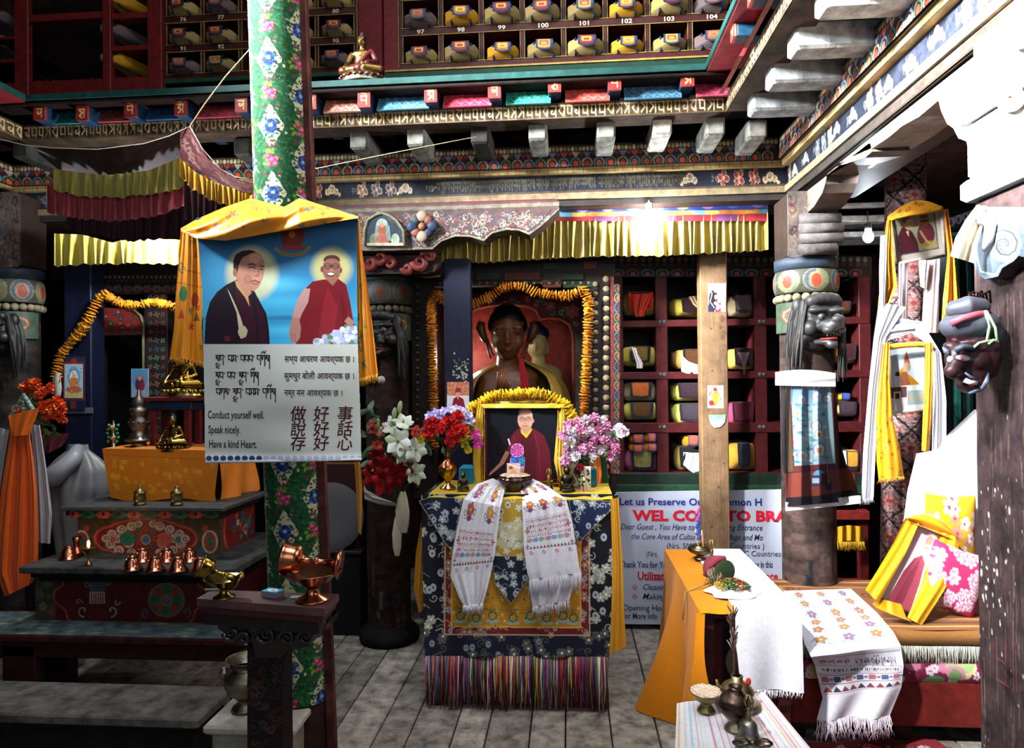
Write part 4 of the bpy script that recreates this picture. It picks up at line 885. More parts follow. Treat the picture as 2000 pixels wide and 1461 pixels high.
def p_guru(c,x,y,w,h):
    c.rect(x,y,x+w,y+h,'#d8d0cc');c.rect(x+2,y+2,x+w-2,y+h-3,'#b8a898');r=random.Random(2)
    for k in range(50):c.ell(x+3+r.random()*(w-6),y+3+r.random()*(h-6),1.4,1.6,r.choice(['#c87a3a','#8a3a2c','#d8c8b0','#5a4a5a','#e0a050']))
    c.ell(x+w*.5,y+h*.55,w*.22,h*.28,'#c8802a');c.ell(x+w*.5,y+h*.28,w*.1,h*.1,'#a06a40');c.poly([(x+w*.36,y+h*.24),(x+w*.5,y+h*.06),(x+w*.64,y+h*.24)],'#8a2020');c.ell(x+w*.25,y+h*.78,w*.15,h*.12,'#a02430')
card(1382,753,1413,797,YW-.003,'small white-edged deity card pinned midway on the wooden post',p_guru)
c=pcv(1383,808,1419,838,'#4aa0c0',2.2);c.grad(1383,808,1419,838,'#3a8ab4','#a8b8a8')
for k in range(40):c.ell(R.uniform(1386,1418),R.uniform(812,834),3,1,R.choice(['#d8dcdc','#a8c8d0','#6a8a90']))
b=MB();plaque(b,[(1384,811),(1417,810),(1416,824),(1408,834),(1396,836),(1388,828)],YW-.006,.003,'#c8c8c0',c);tag(b.obj('blue_sticker','paper'),'cup-shaped blue and white sticker on the wooden post','sticker')
# ================================================================== CENTRAL ALTAR TABLE
YT=3.12;zT=P(1015,968,YT).z
def brocade(c,x0,y0,x1,y1,bg,hi,lo,sd=1,q=9,eye='#8aa0b8'):
    c.rect(x0,y0,x1,y1,bg);r=random.Random(sd);n=int((x1-x0)*(y1-y0)/(q*q*2.6))
    for k in range(n):
        x,y=r.uniform(x0,x1),r.uniform(y0,y1);w_=c.win(x0,y0,x1,y1)
        sv=c.a.copy()if 0 else None
        f=r.random()
        if f<.3:c.flower(x,y,q*.85,hi,'#e8e4d4',5,lo,r.random());
        elif f<.45:c.ell(x,y,q*.55,q*.7,hi);c.ell(x,y,q*.38,q*.5,eye);c.ell(x,y,q*.18,q*.2,'#3a3030')
        elif f<.8:c.spiral(x,y,q*.8,1.6,hi,1.1,r.uniform(0,6),r.choice((-1,1)))
        else:c.line([(x-q,y),(x,y-q*.4),(x+q,y+q*.3)],2,r.choice((hi,lo)))
t=thing('altar_table','altar table draped in navy brocade with red and gold panels and a thread fringe','table',(P(1015,968,YT).x,YT+.2,0))
XA0,XA1=P(826,1100,YT).x,P(1196,1100,YT).x
b=MB();b.bx((XA0+.01,YT+.012,zT-.05),(XA1-.01,YT+.43,zT-.003),'#3a2418',.004);b.obj('tabletop','wood',t)
for x in(XA0+.05,XA1-.05):
    for y in(YT+.06,YT+.38):b=MB();b.bx((x-.025,y-.025,0),(x+.025,y+.025,zT-.05),'#2a1810',.004);b.obj('leg','wood',t)
c=pcv(815,965,1215,1290,'#0a0c1a',1.3)
for g_,(a,e,f,h_)in enumerate(((815,965,875,1290),(1145,965,1215,1290),(815,1236,1215,1290))):brocade(c,a,e,f,h_,'#080a16' if g_<2 else '#0e1228','#b0b0a4' if g_<2 else '#5c5c50','#6c6a5a' if g_<2 else '#3c3e44',g_+1,11)
brocade(c,866,1000,1150,1242,'#6a1620','#a0806a','#8a3034',5,8);c.line([(870,1000),(868,1239),(1152,1241),(1150,1000)],2.5,'#b0a888')
brocade(c,882,1000,1134,1225,'#b8801c','#c89a34','#8a5a14',7,7,'#4a6a60')
c.line([(882,1000),(882,1224),(1134,1226),(1134,1000)],2,'#d8b04a')
for k,x in enumerate((900,930,962,1002,1036,1068,1100,1120)):
    y=1205+(k%2)*4;c.ell(x,y+8,13,4,'#8aa8a0');c.ell(x,y-3,9,10,'#5a6a40');c.spiral(x,y-4,8,1.4,'#6a2a14',1.2);c.spiral(x,y-16,5,1.3,'#4a5a3c',1.1);c.flower(x,y-2,6,'#c8a038','#7a2018',5)
c.line([(884,1190),(1132,1192)],1.5,'#8a6418')
c.m=(c.X>822+(c.Y-965)*.022)&(c.X<1208-(c.Y-965)*.055)&(c.Y<1284)
b=MB();sheet(b,c,lambda x,y:YT-.004+.012*np.sin(x*.045)*np.clip((y-980)/250,0,1)+.003*np.sin(x*.13+y*.01));b.obj('brocade_drape','silk',t)
for s_ in(0,1):
    c=pcv(0,0,110,300,'#080a16',.8);brocade(c,0,0,110,300,'#080a16','#8a8a80','#5a5850',11,11);X_=XA0 if s_==0 else XA1-.0;zb=P(1000,1283,YT).z
    b=MB();b.face((X_,YT+.43,zT),(X_,YT,zT),(X_+(.01,-.02)[s_],YT,zb),(X_+(.01,-.02)[s_],YT+.43,zb),c);b.obj('side_drape','silk',t)
b=MB();b.fringe([P(831,1281,YT-.002),P(1010,1282,YT-.004),P(1189,1283,YT-.002)],.232,['#7a1424','#6a1838','#3a6a3a','#b8b0a0','#b0a030','#3a5a88','#b05a20','#8a2040','#5a2a5a','#4a1020','#a04878','#d0c8c0','#2a1018','#3a0c18','#6a1020'],300,.0032,3,.012);tag(b.obj('thread_fringe','silk',t),'multicoloured thread fringe',None)
b=MB();q0=P(832,1283,YT+.004);q1=P(1188,1283,YT+.004);b.bx((q0.x,YT+.006,q0.z-.21),(q1.x,YT+.012,q0.z+.01),'#2a0a14',0);b.obj('fringe_backing','cloth',t)
def flap(pts,col,sd,Y,q=9,hi='#a8acac',nm='pointed_valance_flap'):
    x0,x1=min(p[0]for p in pts),max(p[0]for p in pts);y0,y1=min(p[1]for p in pts),max(p[1]for p in pts)
    c=pcv(x0,y0,x1,y1,col,1.4);brocade(c,x0,y0,x1,y1,col,hi,'#5a6478',sd,q);c.line(pts+[pts[0]],3,'#9a937c');c.mask(pts);b=MB();sheet(b,c,lambda x,y:Y-.006*np.sin((x-x0)*.08));return b.obj(nm,'silk',t)
flap([(817,978),(840,970),(905,972),(898,1000),(884,1078),(868,1060),(850,1030)],'#101a30',3,YT-.022)
flap([(1110,975),(1205,978),(1196,995),(1160,1030),(1130,1062),(1118,1030)],'#122040',4,YT-.022)
flap([(960,1085),(1040,1085),(1034,1130),(998,1181),(966,1140)],'#141c2e',5,YT-.026)
c=pcv(955,975,1040,1095,'#b08a28',1.2);brocade(c,955,975,1040,1095,'#b08a2c','#d8d0b0','#8a8060',12,9);brocade(c,975,1020,1022,1070,'#c0b890','#e0dcc8','#8a9080',13,6);b=MB();sheet(b,c,YT-.022);b.obj('gold_panel','silk',t)
# yellow satin runner on the table top, side cloths
b=MB();XR0,XR1=P(836,965,YT).x,P(1196,965,YT).x
def run(U,V):
    x=XR0+(XR1-XR0)*U;y=YT+.43-.445*V;z=zT+.004+.002*np.sin(U*40)-np.maximum(V-.955,0)*.4
    return(x,y,z)
b.grid(run,80,24,'#c0a02a');y_=b.obj('x','silk');tag(y_,'yellow satin cloth laid over the altar tabletop','cloth');y_.name='satin_cloth'
def drape(name,lab,L_,R_,Y,col,kind='silk',amp=.012,fold=5,cv=None,nv=40,nu=40,cat='cloth',parent=None,frin=None,ph=0):
    """hanging cloth between a left and a right pixel outline, folded in depth"""
    lx,ly=zip(*L_);rx,ry=zip(*R_);n=len(L_)-1;k=np.linspace(0,1,n+1)
    def fn(U,V):
        x0,y0,x1,y1=[np.interp(V,k,q)for q in(lx,ly,rx,ry)]
        yy=Y if not isinstance(Y,(list,tuple))else np.interp(V,np.linspace(0,1,len(Y)),Y)
        return Pn(x0+(x1-x0)*U,y0+(y1-y0)*U,yy+amp*np.sin(U*fold*PI+ph+V*1.2)*(.4+.6*V)+amp*.3*np.sin(U*fold*2.7*PI+V*3))
    b=MB();b.grid(fn,nu,nv,cv if cv is not None else col)
    if frin:e=[tuple(np.array(fn(np.array(u_),np.array(1.)),float))for u_ in np.linspace(0,1,8)];b.fringe(e,frin[0],frin[1],frin[2],.0014,2,.008)
    o=b.obj(name,kind,parent);return o if parent is not None else tag(o,lab,cat)
drape('side_cloth','long yellow cloth with torn hem at the right side of the altar table',[(1192,975),(1196,1100),(1194,1200),(1190,1280)],[(1208,972),(1216,1100),(1219,1200),(1224,1262)],YT-.03,'#c48a1c',amp=.01,fold=3)
drape('side_cloth','ochre cloth hanging at the left side of the altar table',[(826,1000),(812,1080),(808,1150),(818,1198)],[(834,1000),(829,1080),(828,1150),(828,1190)],YT+.08,'#a86e14',amp=.01,fold=2)
# white offering scarves
def khata_cv(n=150,m=330,em=((.16,3),(.34,3)),dense=1,sd=1,faint=1):
    c=Cv(n,m,'#d6d2d8');r=random.Random(sd)
    def emb(x,y,s_,k):
        c.ell(x,y,s_*.8,s_*.6,'#c8804a');c.flower(x,y,s_*.8,['#b8483c','#c88a3c','#a04a78','#c86a30'][k%4],'#d8b050',5,'#5a7a70');c.spiral(x-s_,y+s_*.3,s_*.5,1.6,'#3a6070',1);c.spiral(x+s_,y+s_*.3,s_*.5,1.6,'#6a2a2a',1,sgn=-1);c.ell(x,y+s_*.9,s_*.5,s_*.3,'#8a3a6a');c.line([(x-s_,y+s_),(x,y+s_*.7),(x+s_,y+s_)],1.6,'#3a5a50')
    k=0
    for f,q in em:
        for j in range(q):emb(n*(j+.5)/q+r.uniform(-2,2),m*f,n*.11,k);k+=1
    y=m*(em[-1][0]+.1)
    for j in range(4):c.line([(6,y),(n-6,y)],.9,'#b07068',.7);c.script(10,n-10,y+3,8,'#8a4a50',1.2,sd+j,1);y+=m*.035
    for j in range(7):
        x=10+j*(n-20)/7;c.rect(x,y,x+n*.08,y+m*.03,['#b86a68','#5a78a8','#5a9a80'][j%3],.85);c.flower(x+n*.1,y+m*.015,4,'#4a5a88','#fff',4)
    y+=m*.06
    for j in range(int(n/10)):c.poly([(5+j*10,y+8),(10+j*10,y),(15+j*10,y+8)],['#b0483c','#3a6a60','#8a3a4a'][j%3])
    y+=m*.05
    for j in range(4):c.spiral(n*(j+.5)/4,y,6,1.8,['#b03a3a','#3a5a6a'][j%2],1.2)
    for j in range(2):c.flower([12,n-12][j],m*.5,7,'#a85030','#3a5a80',4);c.flower([10,n-10][j],m*.62,6,'#5a7a9a','#a04030',4)
    return c
fr=['#d8d4da','#cfcad0','#e0dce0']
drape('white_scarf','white printed offering scarf falling left over the altar front',[(962,934),(930,946),(905,975),(893,1030),(884,1080),(880,1125),(898,1170),(905,1182)],[(985,945),(985,960),(978,990),(972,1040),(967,1080),(961,1110),(952,1150),(944,1178)],[3.3,3.12,3.07,3.07,3.06,3.06,3.05,3.05],'#d6d2d8','cloth',.008,4,khata_cv(em=((.12,2),(.2,2),(.33,2)),sd=4),frin=(.045,fr,60),cat='scarf')
drape('white_scarf','white printed offering scarf falling right over the altar front',[(1008,946),(1020,965),(1020,990),(1022,1040),(1024,1080),(1030,1120),(1034,1132)],[(1028,928),(1070,950),(1106,975),(1118,1020),(1126,1070),(1132,1110),(1136,1118)],[3.3,3.12,3.07,3.07,3.06,3.05,3.05],'#d6d2d8','cloth',.008,4,khata_cv(sd=9,em=((.14,3),(.32,3))),frin=(.085,fr,110),cat='scarf')
drape('white_scarf','plain end of a white scarf hanging under the right printed scarf',[(1032,1130),(1036,1160),(1040,1185)],[(1132,1112),(1118,1150),(1112,1172)],[3.07,3.06,3.06],'#cfcad0','cloth',.01,5,frin=(.05,fr,70),cat='scarf')
# ---- things on the altar
def zt():return zT+.006
def on(px,py_,z):return PZ(px,py_,z)
YF=3.36
t=thing('framed_portrait','large gold-framed portrait of a monk in maroon robes on the altar','picture',P(1020,955,YF))
c=pcv(951,797,1088,935,'#0b0c14',2.1)
r=random.Random(3)
for k in range(60):c.ell(r.uniform(955,1000),r.uniform(855,925),3,2,'#25101a',.5)
c.poly([(985,935),(990,880),(998,852),(1010,838),(1020,836),(1045,838),(1062,850),(1074,880),(1078,935)],'#54121e');c.poly([(1018,845),(1040,838),(1048,880),(1046,935),(1020,935)],'#47101a');c.line([(1044,845),(1052,880),(1056,930)],2,'#6a1c28');c.line([(1005,850),(998,880)],2,'#6a1c28')
c.poly([(988,880),(995,884),(985,905),(965,922),(955,930),(956,924),(975,905)],'#a87864');c.line([(993,858),(996,868)],3,'#d8ccc8')
c.ell(1026,820,15,20,'#b58672');c.ell(1026,806,13,9,'#8a6254');c.ell(1028,810,12,8,'#c09482');c.ell(1041,822,2.5,4,'#a87864');c.poly([(1018,832),(1038,832),(1036,846),(1026,852),(1018,844)],'#a87864')
c.poly([(1016,838),(1027,848),(1040,836),(1038,842),(1028,856),(1018,846)],'#c8a42c')
for x in(1020,1032):c.line([(x-3,815),(x+3,815)],1.1,'#3a2420');c.line([(x-4,818),(x+4,818)],.9,'#241614');c.ell(x,818,1.5,1,'#1a0e0c')
c.line([(1026,818),(1025,826),(1028,827)],.9,'#8a5a48');c.line([(1021,832),(1030,832)],1.2,'#8a3c38');c.ring(1020,818,5,4,.6,'#5a4440');c.ring(1032,818,5,4,.6,'#5a4440')
b=MB();slab(b,[(948,793),(1091,793),(1091,938),(948,938)],YF,.015,'#6a1820');sheet(b,c,YF-.002,False);b.obj('photograph','paper',t)
b=MB()
for k in range(2):
    for(x0,y0),(x1,y1)in(((942-k*4,790),(942-k*4,958)),((1093+k*4,790),(1093+k*4,958)),((940,790-k*4),(1095,790-k*4)),((940,944+k*4),(1095,944+k*4))):b.tube([P(x0,y0,YF-.012+k*.008),P(x1,y1,YF-.012+k*.008)],.008,'#b08c3c',8)
for k in range(60):b.sph(P(946,795+k*2.4,YF-.02),.0035,'#d0b060',6,4);b.sph(P(1090,795+k*2.4,YF-.02),.0035,'#d0b060',6,4)
b.obj('gilt_frame','metal',t)
b=MB()
for x in(952,1084):q=P(x,948,YF);b.bx((q.x-.01,YF+.01,zT+.004),(q.x+.01,YF+.08,q.z+.05),'#2a1a10')
b.obj('easel_foot','wood',t)
SC='#c09a26'
drape('yellow_scarf','yellow satin scarf over the top of the gold-framed portrait',[(934,780),(936,790),(946,797)],[(1104,782),(1104,790),(1094,797)],[YF+.03,YF-.03,YF-.035],SC,amp=.006,fold=4,cat='scarf')
drape('yellow_scarf','left tail of yellow satin beside the gold-framed portrait',[(932,784),(926,840),(924,900),(930,955)],[(944,790),(942,840),(938,900),(942,955)],YF-.02,'#b8901e',amp=.006,fold=2,cat='scarf')
drape('yellow_scarf','right tail of yellow satin beside the gold-framed portrait',[(1090,796),(1086,850),(1082,900),(1094,955)],[(1105,784),(1104,850),(1106,900),(1108,955)],YF-.02,'#c8a02c',amp=.008,fold=2.5,cat='scarf')
garland('g','yellow marigold garland crowning the gold-framed portrait',[P(x,y,YF+.0)for x,y in((918,850),(912,815),(922,795),(940,786),(960,774),(985,770),(1015,770),(1045,768),(1070,772),(1088,784),(1104,790),(1116,810),(1124,835),(1122,870))],.034,.022,('#e8b414','#f0c020','#dca010','#e0aa1c'),4)
# offering bowl with rice and painted butter ornament
YO=3.22
p=P(1006,956,YO);p.z=zt()
t=thing('offering_bowl','dark lacquered bowl heaped with rice at the centre of the altar','bowl',p)
b=MB();b.lathe([(.03,0),(.045,.004),(.04,.012),(.065,.03),(.082,.05),(.08,.062),(.07,.068),(.076,.074),(.07,.072),(.02,.06)],p,'#2a1210',28);b.obj('bowl_body','gloss',t)
b=MB();r=random.Random(1);b.lathe([(.072,.07),(.05,.078),(.02,.086),(.001,.088)],p,'#c8b090',20)
for k in range(260):a,q=r.uniform(0,6.28),r.uniform(0,.07);b.sph((p.x+q*math.cos(a),p.y+q*math.sin(a),p.z+.073+(.07-q)*.23),(.0035,.0022,.002),r.choice(['#d8c8a8','#b89a78','#e0d4bc']),5,4,(0,0,r.random()*3))
o=b.obj('rice','cloth',t);o['kind']='stuff'
c=pcv(992,866,1028,930,'#2a4aa0',3);c.ell(1010,880,13,13,'#e0b0d0')
for k in range(9):a=k*2*PI/9;c.ell(1010+9*math.cos(a),880+9*math.sin(a),4.5,4.5,'#e0a0c8');c.ell(1010+9*math.cos(a),880+9*math.sin(a),3.6,3.6,'#a8387e')
c.flower(1010,880,8,'#b84a8c','#c86aa0',6);c.rect(996,893,1025,912,'#2a48a8');c.flower(1003,900,6,'#4a7ad0','#1a3080',5);c.flower(1018,900,6,'#2a9a9a','#1a3080',5);c.flower(1010,908,5,'#d86a9a','#e0a0b0',5);c.rect(998,912,1024,930,'#c08a74');c.line([(997,894),(997,912),(1024,912),(1025,894)],1,'#c8c8e0')
pts=[(1000,929),(999,912),(995,910),(997,895),(1000,891),(997,884),(998,873),(1005,867),(1015,867),(1022,873),(1023,884),(1021,891),(1025,896),(1024,911),(1023,929)]
b=MB();plaque(b,pts,YO+.005,.012,'#b8b0c8',c);tag(b.obj('butter_ornament','paint'),'pink and blue flower-shaped butter ornament standing in the offering bowl','ornament')
card(990,905,1016,930,YO-.03,'small pale photo card leaning in the rice bowl',lambda c,x,y,w,h:(c.rect(x,y,x+w,y+h,'#d0a898'),c.rect(x+2,y+2,x+w*.5,y+h*.55,'#c8b080'),c.poly([(x+3,y+h-2),(x+w*.5,y+h*.35),(x+w-3,y+h-2)],'#c88a7c'),c.ell(x+w*.3,y+h*.35,4,3,'#8a4a30'),c.line([(x,y),(x+w,y+h*.4)],1.4,'#e8e0dc')),th=.004)
# ---- vases and bouquets
def vase(px,py,Y,h,prof,lab,cols='#a8744a',kind='metal',name='flower_vase',cat='vase',z=None):
    p=P(px,py,Y);p.z=zt()if z is None else z
    b=MB();b.lathe([(r_*h,q*h)for r_,q in prof],p,cols,26);return tag(b.obj(name,kind),lab,cat),p
VP=[(.0,.0),(.17,.0),(.16,.03),(.06,.1),(.05,.16),(.12,.24),(.19,.36),(.18,.46),(.09,.56),(.055,.64),(.075,.67),(.05,.7),(.06,.8),(.1,.93),(.14,1.0),(.13,.99),(.05,.8)]
vase(875,958,3.27,.235,VP,'slender brass and copper vase at the left of the altar',['#a87850']*5+['#b8862e','#c89a3a','#a8623c','#96503a','#8a4a3a','#9a6a3a','#8a4438','#8a4838','#7c3c34','#8a4a40','#5a2a24','#3a1a16'],'metal')
vase(1136,962,3.3,.2,VP,'dark slim vase holding the pink bouquet','#2a1a16','gloss')
def petal(b,c,d,n_,L,w_,col,cup=.3,tip=1.0,ruf=0,edge=None):
    """one petal from c along d, facing n_"""
    d=Vector(d).normalized();s_=d.cross(Vector(n_)).normalized();nn=s_.cross(d)
    def fn(U,V):
        x=(U*2-1);wd=w_*np.sin(np.clip(V,0,1)*PI*.82+.25)**.7*(1-.25*V*tip)
        o=cup*L*(V**2)-.25*w_*x*x+ruf*np.sin(x*6+V*5)*V
        return[c[k]+d[k]*V*L*(1-.12*x*x*V)+s_[k]*x*wd+nn[k]*o for k in range(3)]
    b.grid(fn,4,5,col)
def carnation(t,p,r_,cols,sd,nm='carnation'):
    b=MB();rr=random.Random(sd);p=Vector(p)
    for k in range(46):
        d=Vector((rr.gauss(0,1),rr.gauss(-.25,.9),rr.gauss(.15,1))).normalized();q=rr.uniform(.35,1.)
        col=rr.choice(cols);w_=r_*.3
        c=p+d*r_*q*.72;n_=Vector((rr.gauss(0,1),rr.gauss(0,1),rr.gauss(0,1)))
        s1=d.cross(n_).normalized();b.grid(lambda U,V:[c[k2]+s1[k2]*(U*2-1)*w_+d[k2]*(V*r_*.42+.12*r_*np.sin(U*14)*V)+d.cross(s1)[k2]*.14*r_*np.sin(U*9+1)for k2 in range(3)],5,2,col)
    b.sph(p,r_*.55,cols[0],8,6);return b.obj(nm,'cloth',t)
def openflower(t,p,r_,col,n=6,nm='lily',mid='#8aa050',facing=(0,-1,.1),sd=1,ruf=.004,cup=.35,edge=None):
    b=MB();f=Vector(facing).normalized();a=f.orthogonal().normalized();e=f.cross(a);rr=random.Random(sd);p=Vector(p)
    for k in range(n):
        an=2*PI*k/n+rr.uniform(-.1,.1);d=(a*math.cos(an)+e*math.sin(an))+f*.25;petal(b,p,d,f,r_*rr.uniform(.9,1.1),r_*.46,col if isinstance(col,str)else rr.choice(col),-cup*.3 if k%2 else cup*.2,ruf=ruf)
    for k in range(5):an=k*1.3;b.tube([p,p+f*r_*.5+(a*math.cos(an)+e*math.sin(an))*r_*.12],.0014,mid,4);
    b.sph(p+f*.003,r_*.12,mid,8,5);return b.obj(nm,'cloth',t)
def leaves(t,pts,L=.06,sd=1,cols=('#26401c','#345426','#1c3016','#4a6a3c')):
    b=MB();rr=random.Random(sd)
    for p in pts:
        for k in range(3):
            d=(rr.gauss(0,1),rr.gauss(-.3,.5),rr.gauss(.1,.8));petal(b,p,d,(0,-1,.2),L*rr.uniform(.6,1.2),L*.2,rr.choice(cols),.2)
    return b.obj('foliage','leaf',t)
def stems(t,pts,root,col='#2c4420'):
    b=MB();root=Vector(root)
    for p in pts:p=Vector(p);b.tube([root,root.lerp(p,.5)+Vector((0,0,.01)),p],.0022,col,5)
    return b.obj('stems','leaf',t)
# red and violet bouquet
YV=3.26
t=thing('flower_bouquet','mixed artificial bouquet of red carnations and lilac blossoms in the brass vase','bouquet',P(877,872,YV))
g=lambda x,y,d=0:P(x,y,YV+d)
red=['#c01818','#d42420','#a81014']
for k,(x,y,r_)in enumerate(((842,828,15),(872,826,14),(893,816,13),(890,845,17),(838,845,13),(860,838,11),(880,862,12),(902,838,12))):carnation(t,g(x,y,-.02-k*.003),r_*YV/1350,red,k)
for k,(x,y)in enumerate(((838,812),(850,806),(866,803),(880,799),(893,800),(905,805),(915,812),(920,822),(860,812),(908,818))):openflower(t,g(x,y,.01),.026,['#8a80b8','#a89cc8','#c8c4d8'],6,'lilac_blossom','#d8d8c8',sd=k,facing=(R.uniform(-.4,.4),-1,.5))
for k,(x,y)in enumerate(((928,848),(934,866))):openflower(t,g(x,y),.03,['#a82a78','#c04090','#b02858'],6,'magenta_blossom','#d8a030',sd=k)
for k,(x,y)in enumerate(((822,858),(908,868),(915,878),(905,858))):openflower(t,g(x,y,.01),.022,['#c8b020','#a89418'],8,'yellow_blossom','#8a6a10',sd=k)
openflower(t,g(812,842),.03,'#a83a28',5,'rust_blossom','#6a2018',sd=3)
leaves(t,[g(x,y,.02)for x,y in((850,860),(900,850),(920,840),(870,868),(830,835),(915,862),(885,872),(895,826),(862,822),(905,812))],.05,2);stems(t,[g(x,y,.01)for x,y in((842,835),(872,830),(890,850),(905,830),(925,850))],g(876,890))
# pink bouquet
t=thing('flower_bouquet','round bouquet of pink and white artificial carnations right of the portrait','bouquet',P(1140,895,YV))
r=random.Random(12);pk=['#d890b4','#c86a98','#e0a8c4'];wh=['#dcd0d8','#e8e0e4','#d8b8c8']
for k,(x,y,q)in enumerate(((1110,830,1),(1128,824,1),(1145,820,0),(1160,818,1),(1175,824,0),(1185,834,1),(1100,850,1),(1118,842,0),(1136,838,1),(1152,842,0),(1170,840,1),(1186,850,0),(1112,862,0),(1130,858,1),(1148,858,1),(1162,856,1),(1178,860,1),(1108,880,1),(1122,878,0),(1140,876,1),(1156,872,1),(1172,880,0),(1158,890,0),(1108,892,0),(1195,866,1),(1202,876,1),(1192,890,1),(1124,892,0),(1103,902,1),(1205,842,0),(1216,844,0),(1210,838,0),(1150,830,1),(1124,850,0))):
    carnation(t,g(x,y,r.uniform(-.03,.03)),r.uniform(9.5,12.5)*YV/1350,pk if q else wh,k+40)
leaves(t,[g(x,y,.0)for x,y in((1140,866),(1165,848),(1190,842),(1132,888),(1150,896),(1180,892),(1112,870),(1145,850),(1200,850),(1140,905),(1128,900))],.04,5);stems(t,[g(x,y)for x,y in((1205,845),(1190,860),(1103,900),(1110,850),(1150,850),(1170,880))],g(1138,915))
# hanging bunch of lilies on the dark pillar
YL=3.5
g2=lambda x,y,d=0:P(x,y,YL+d)
t=thing('flower_bunch','large hanging bunch of white lilies and dark red blooms tied to the pillar','bouquet',P(765,960,YL))
for k,(x,y,r_,f)in enumerate(((778,862,.075,(0,-1,.2)),(812,878,.065,(.4,-1,0)),(790,890,.06,(0,-1,-.3)),(765,832,.055,(-.3,-1,.6)),(788,825,.055,(.2,-1,.9)),(812,925,.06,(.8,-1,-.2)),(800,905,.045,(.3,-1,-.3)))):openflower(t,g2(x,y,-.03 if k<3 else 0),r_,['#c8ccb8','#d8d8cc','#b8c0a0'],6,'white_lily','#8a9a50',f,k)
for k,(x,y,r_)in enumerate(((745,915,.085),(775,925,.075),(755,940,.08),(730,930,.07),(790,915,.05),(738,890,.05))):openflower(t,g2(x,y,-.02),r_,['#8a1418','#7a0e14','#a01c1c'],6,'red_amaryllis','#3a0a0c',(R.uniform(-.4,.4),-1,R.uniform(-.6,.1)),k,.008,.5)
for k,(x,y)in enumerate(((732,826),(728,838),(745,842),(738,868),(815,848),(735,880))):openflower(t,g2(x,y),.035,['#a8483a','#8a2c24'],5,'salmon_blossom','#5a1a14',(0,-1,.6),k)
for x,y in((781,795),(770,808),(737,830),(742,845)):MB().sph(g2(x,y),(.013,.013,.034),'#8a9a6a',10,8,(.1,.2,0)).obj('lily_bud','leaf',t)
leaves(t,[g2(x,y,.02)for x,y in((720,800),(715,850),(725,870),(750,860),(800,850),(820,895),(745,880),(735,815),(790,840),(830,870),(722,900),(815,905),(716,830))],.09,8,('#22381c','#2c4a26','#3a5a34','#5a7a54'))
stems(t,[g2(x,y,.02)for x,y in((778,870),(745,910),(790,900),(735,850),(765,835),(812,920))],g2(778,985))
b=MB();
for x,l,w_ in((784,1030,13),(790,1050,10),(775,1062,10)):
    b.lathe([(.006,0),(w_*.0016,-.04),(w_*.0026,-.1),(w_*.0022,-.17),(w_*.0012,-.21)],g2(x,960 if x!=775 else 1005,-.02),'#a49a84',12,sy=.6)
b.obj('hanging_tassel','cloth',t)
drape('white_scarf','dull white scarf slung behind the hanging lily bunch',[(708,930),(712,955),(750,975)],[(712,975),(740,985),(800,992)],YL+.06,'#a8a494','cloth',.01,2,cat='scarf')
# small figures, boxes, cloth, cards on the altar
def figure(px,py,Y,h,lab,col='#4a4434',kind='oldmetal',z=None,name='seated_figurine',cat='figurine'):
    p=P(px,py,Y);p.z=zt()if z is None else z;s_=h
    q=lambda x,y,zz_:(p.x+x*s_,p.y+y*s_,p.z+zz_*s_)
    o=blob(name,[(q(0,0,.06),(.3*s_,.24*s_,.06*s_)),(q(0,-.02,.17),(.3*s_,.22*s_,.08*s_)),(q(0,.02,.4),(.17*s_,.13*s_,.24*s_)),(q(0,0,.75),(.12*s_,.13*s_,.14*s_)),(q(0,-.12,.73),(.05*s_,.08*s_,.04*s_)),(q(0,0,.9),(.05*s_,.05*s_,.08*s_)),([q(-.17,0,.55),q(-.26,-.04,.35),q(-.18,-.2,.22)],[.06*s_,.05*s_,.04*s_]),([q(.17,0,.55),q(.26,-.04,.35),q(.12,-.2,.25)],[.06*s_,.05*s_,.04*s_])],col,kind,s_*.025)
    return tag(o,lab,cat)
figure(905,962,3.2,.1,'small dark bird-faced figurine left of the portrait');figure(1108,962,3.2,.13,'taller dark seated figurine right of the portrait','#3a332a')
def bluebox(x0,y0,x1,y1,Y,lab):
    p=P((x0+x1)/2,y1,Y);w_=(x1-x0)*Y/1350;h_=P(x0,y0,Y).z-zt();b=MB()
    b.bx((p.x-w_/2,Y,zt()),(p.x+w_/2,Y+w_,zt()+h_*.82),'#2c88a8',.004);b.box((p.x,Y+w_/2,zt()+h_*.9),(w_*1.0,w_*1.0,h_*.18),'#2c88a8',taper=.7,ch=.003);tag(b.obj('blue_box','paint'),lab,'box')
bluebox(896,910,925,955,3.42,'bright blue box behind the bird-faced figurine');bluebox(1150,913,1166,966,3.36,'bright blue box behind the rose card')
c=pcv(1134,911,1154,962,'#c0a888',3);c.grad(1134,911,1154,962,'#c8c0ac','#b88a6a');c.line([(1146,960),(1143,935),(1138,918)],1.2,'#3a5a34')
for x,y in((1137,930),(1149,926),(1140,941),(1150,938),(1138,948),(1148,920)):c.ell(x,y,3.6,2.2,'#1c3a24',x)
b=MB();slab(b,[(1134,911),(1154,911),(1153,962),(1135,962)],3.22,.003,'#c8c0b0');sheet(b,c,3.218,False);tag(b.obj('rose_card','paper'),'greeting card with a red rose and dark leaves standing on the altar','card')
t=thing('artificial_rose','single dark red rose before the greeting card','flower',P(1134,930,3.2));carnation(t,P(1133,914,3.2),.018,['#8a1418','#6a0c10'],5,'rose_head');stems(t,[P(1133,914,3.2)],P(1141,963,3.2));leaves(t,[P(1130,935,3.2),P(1150,942,3.2)],.03,3)
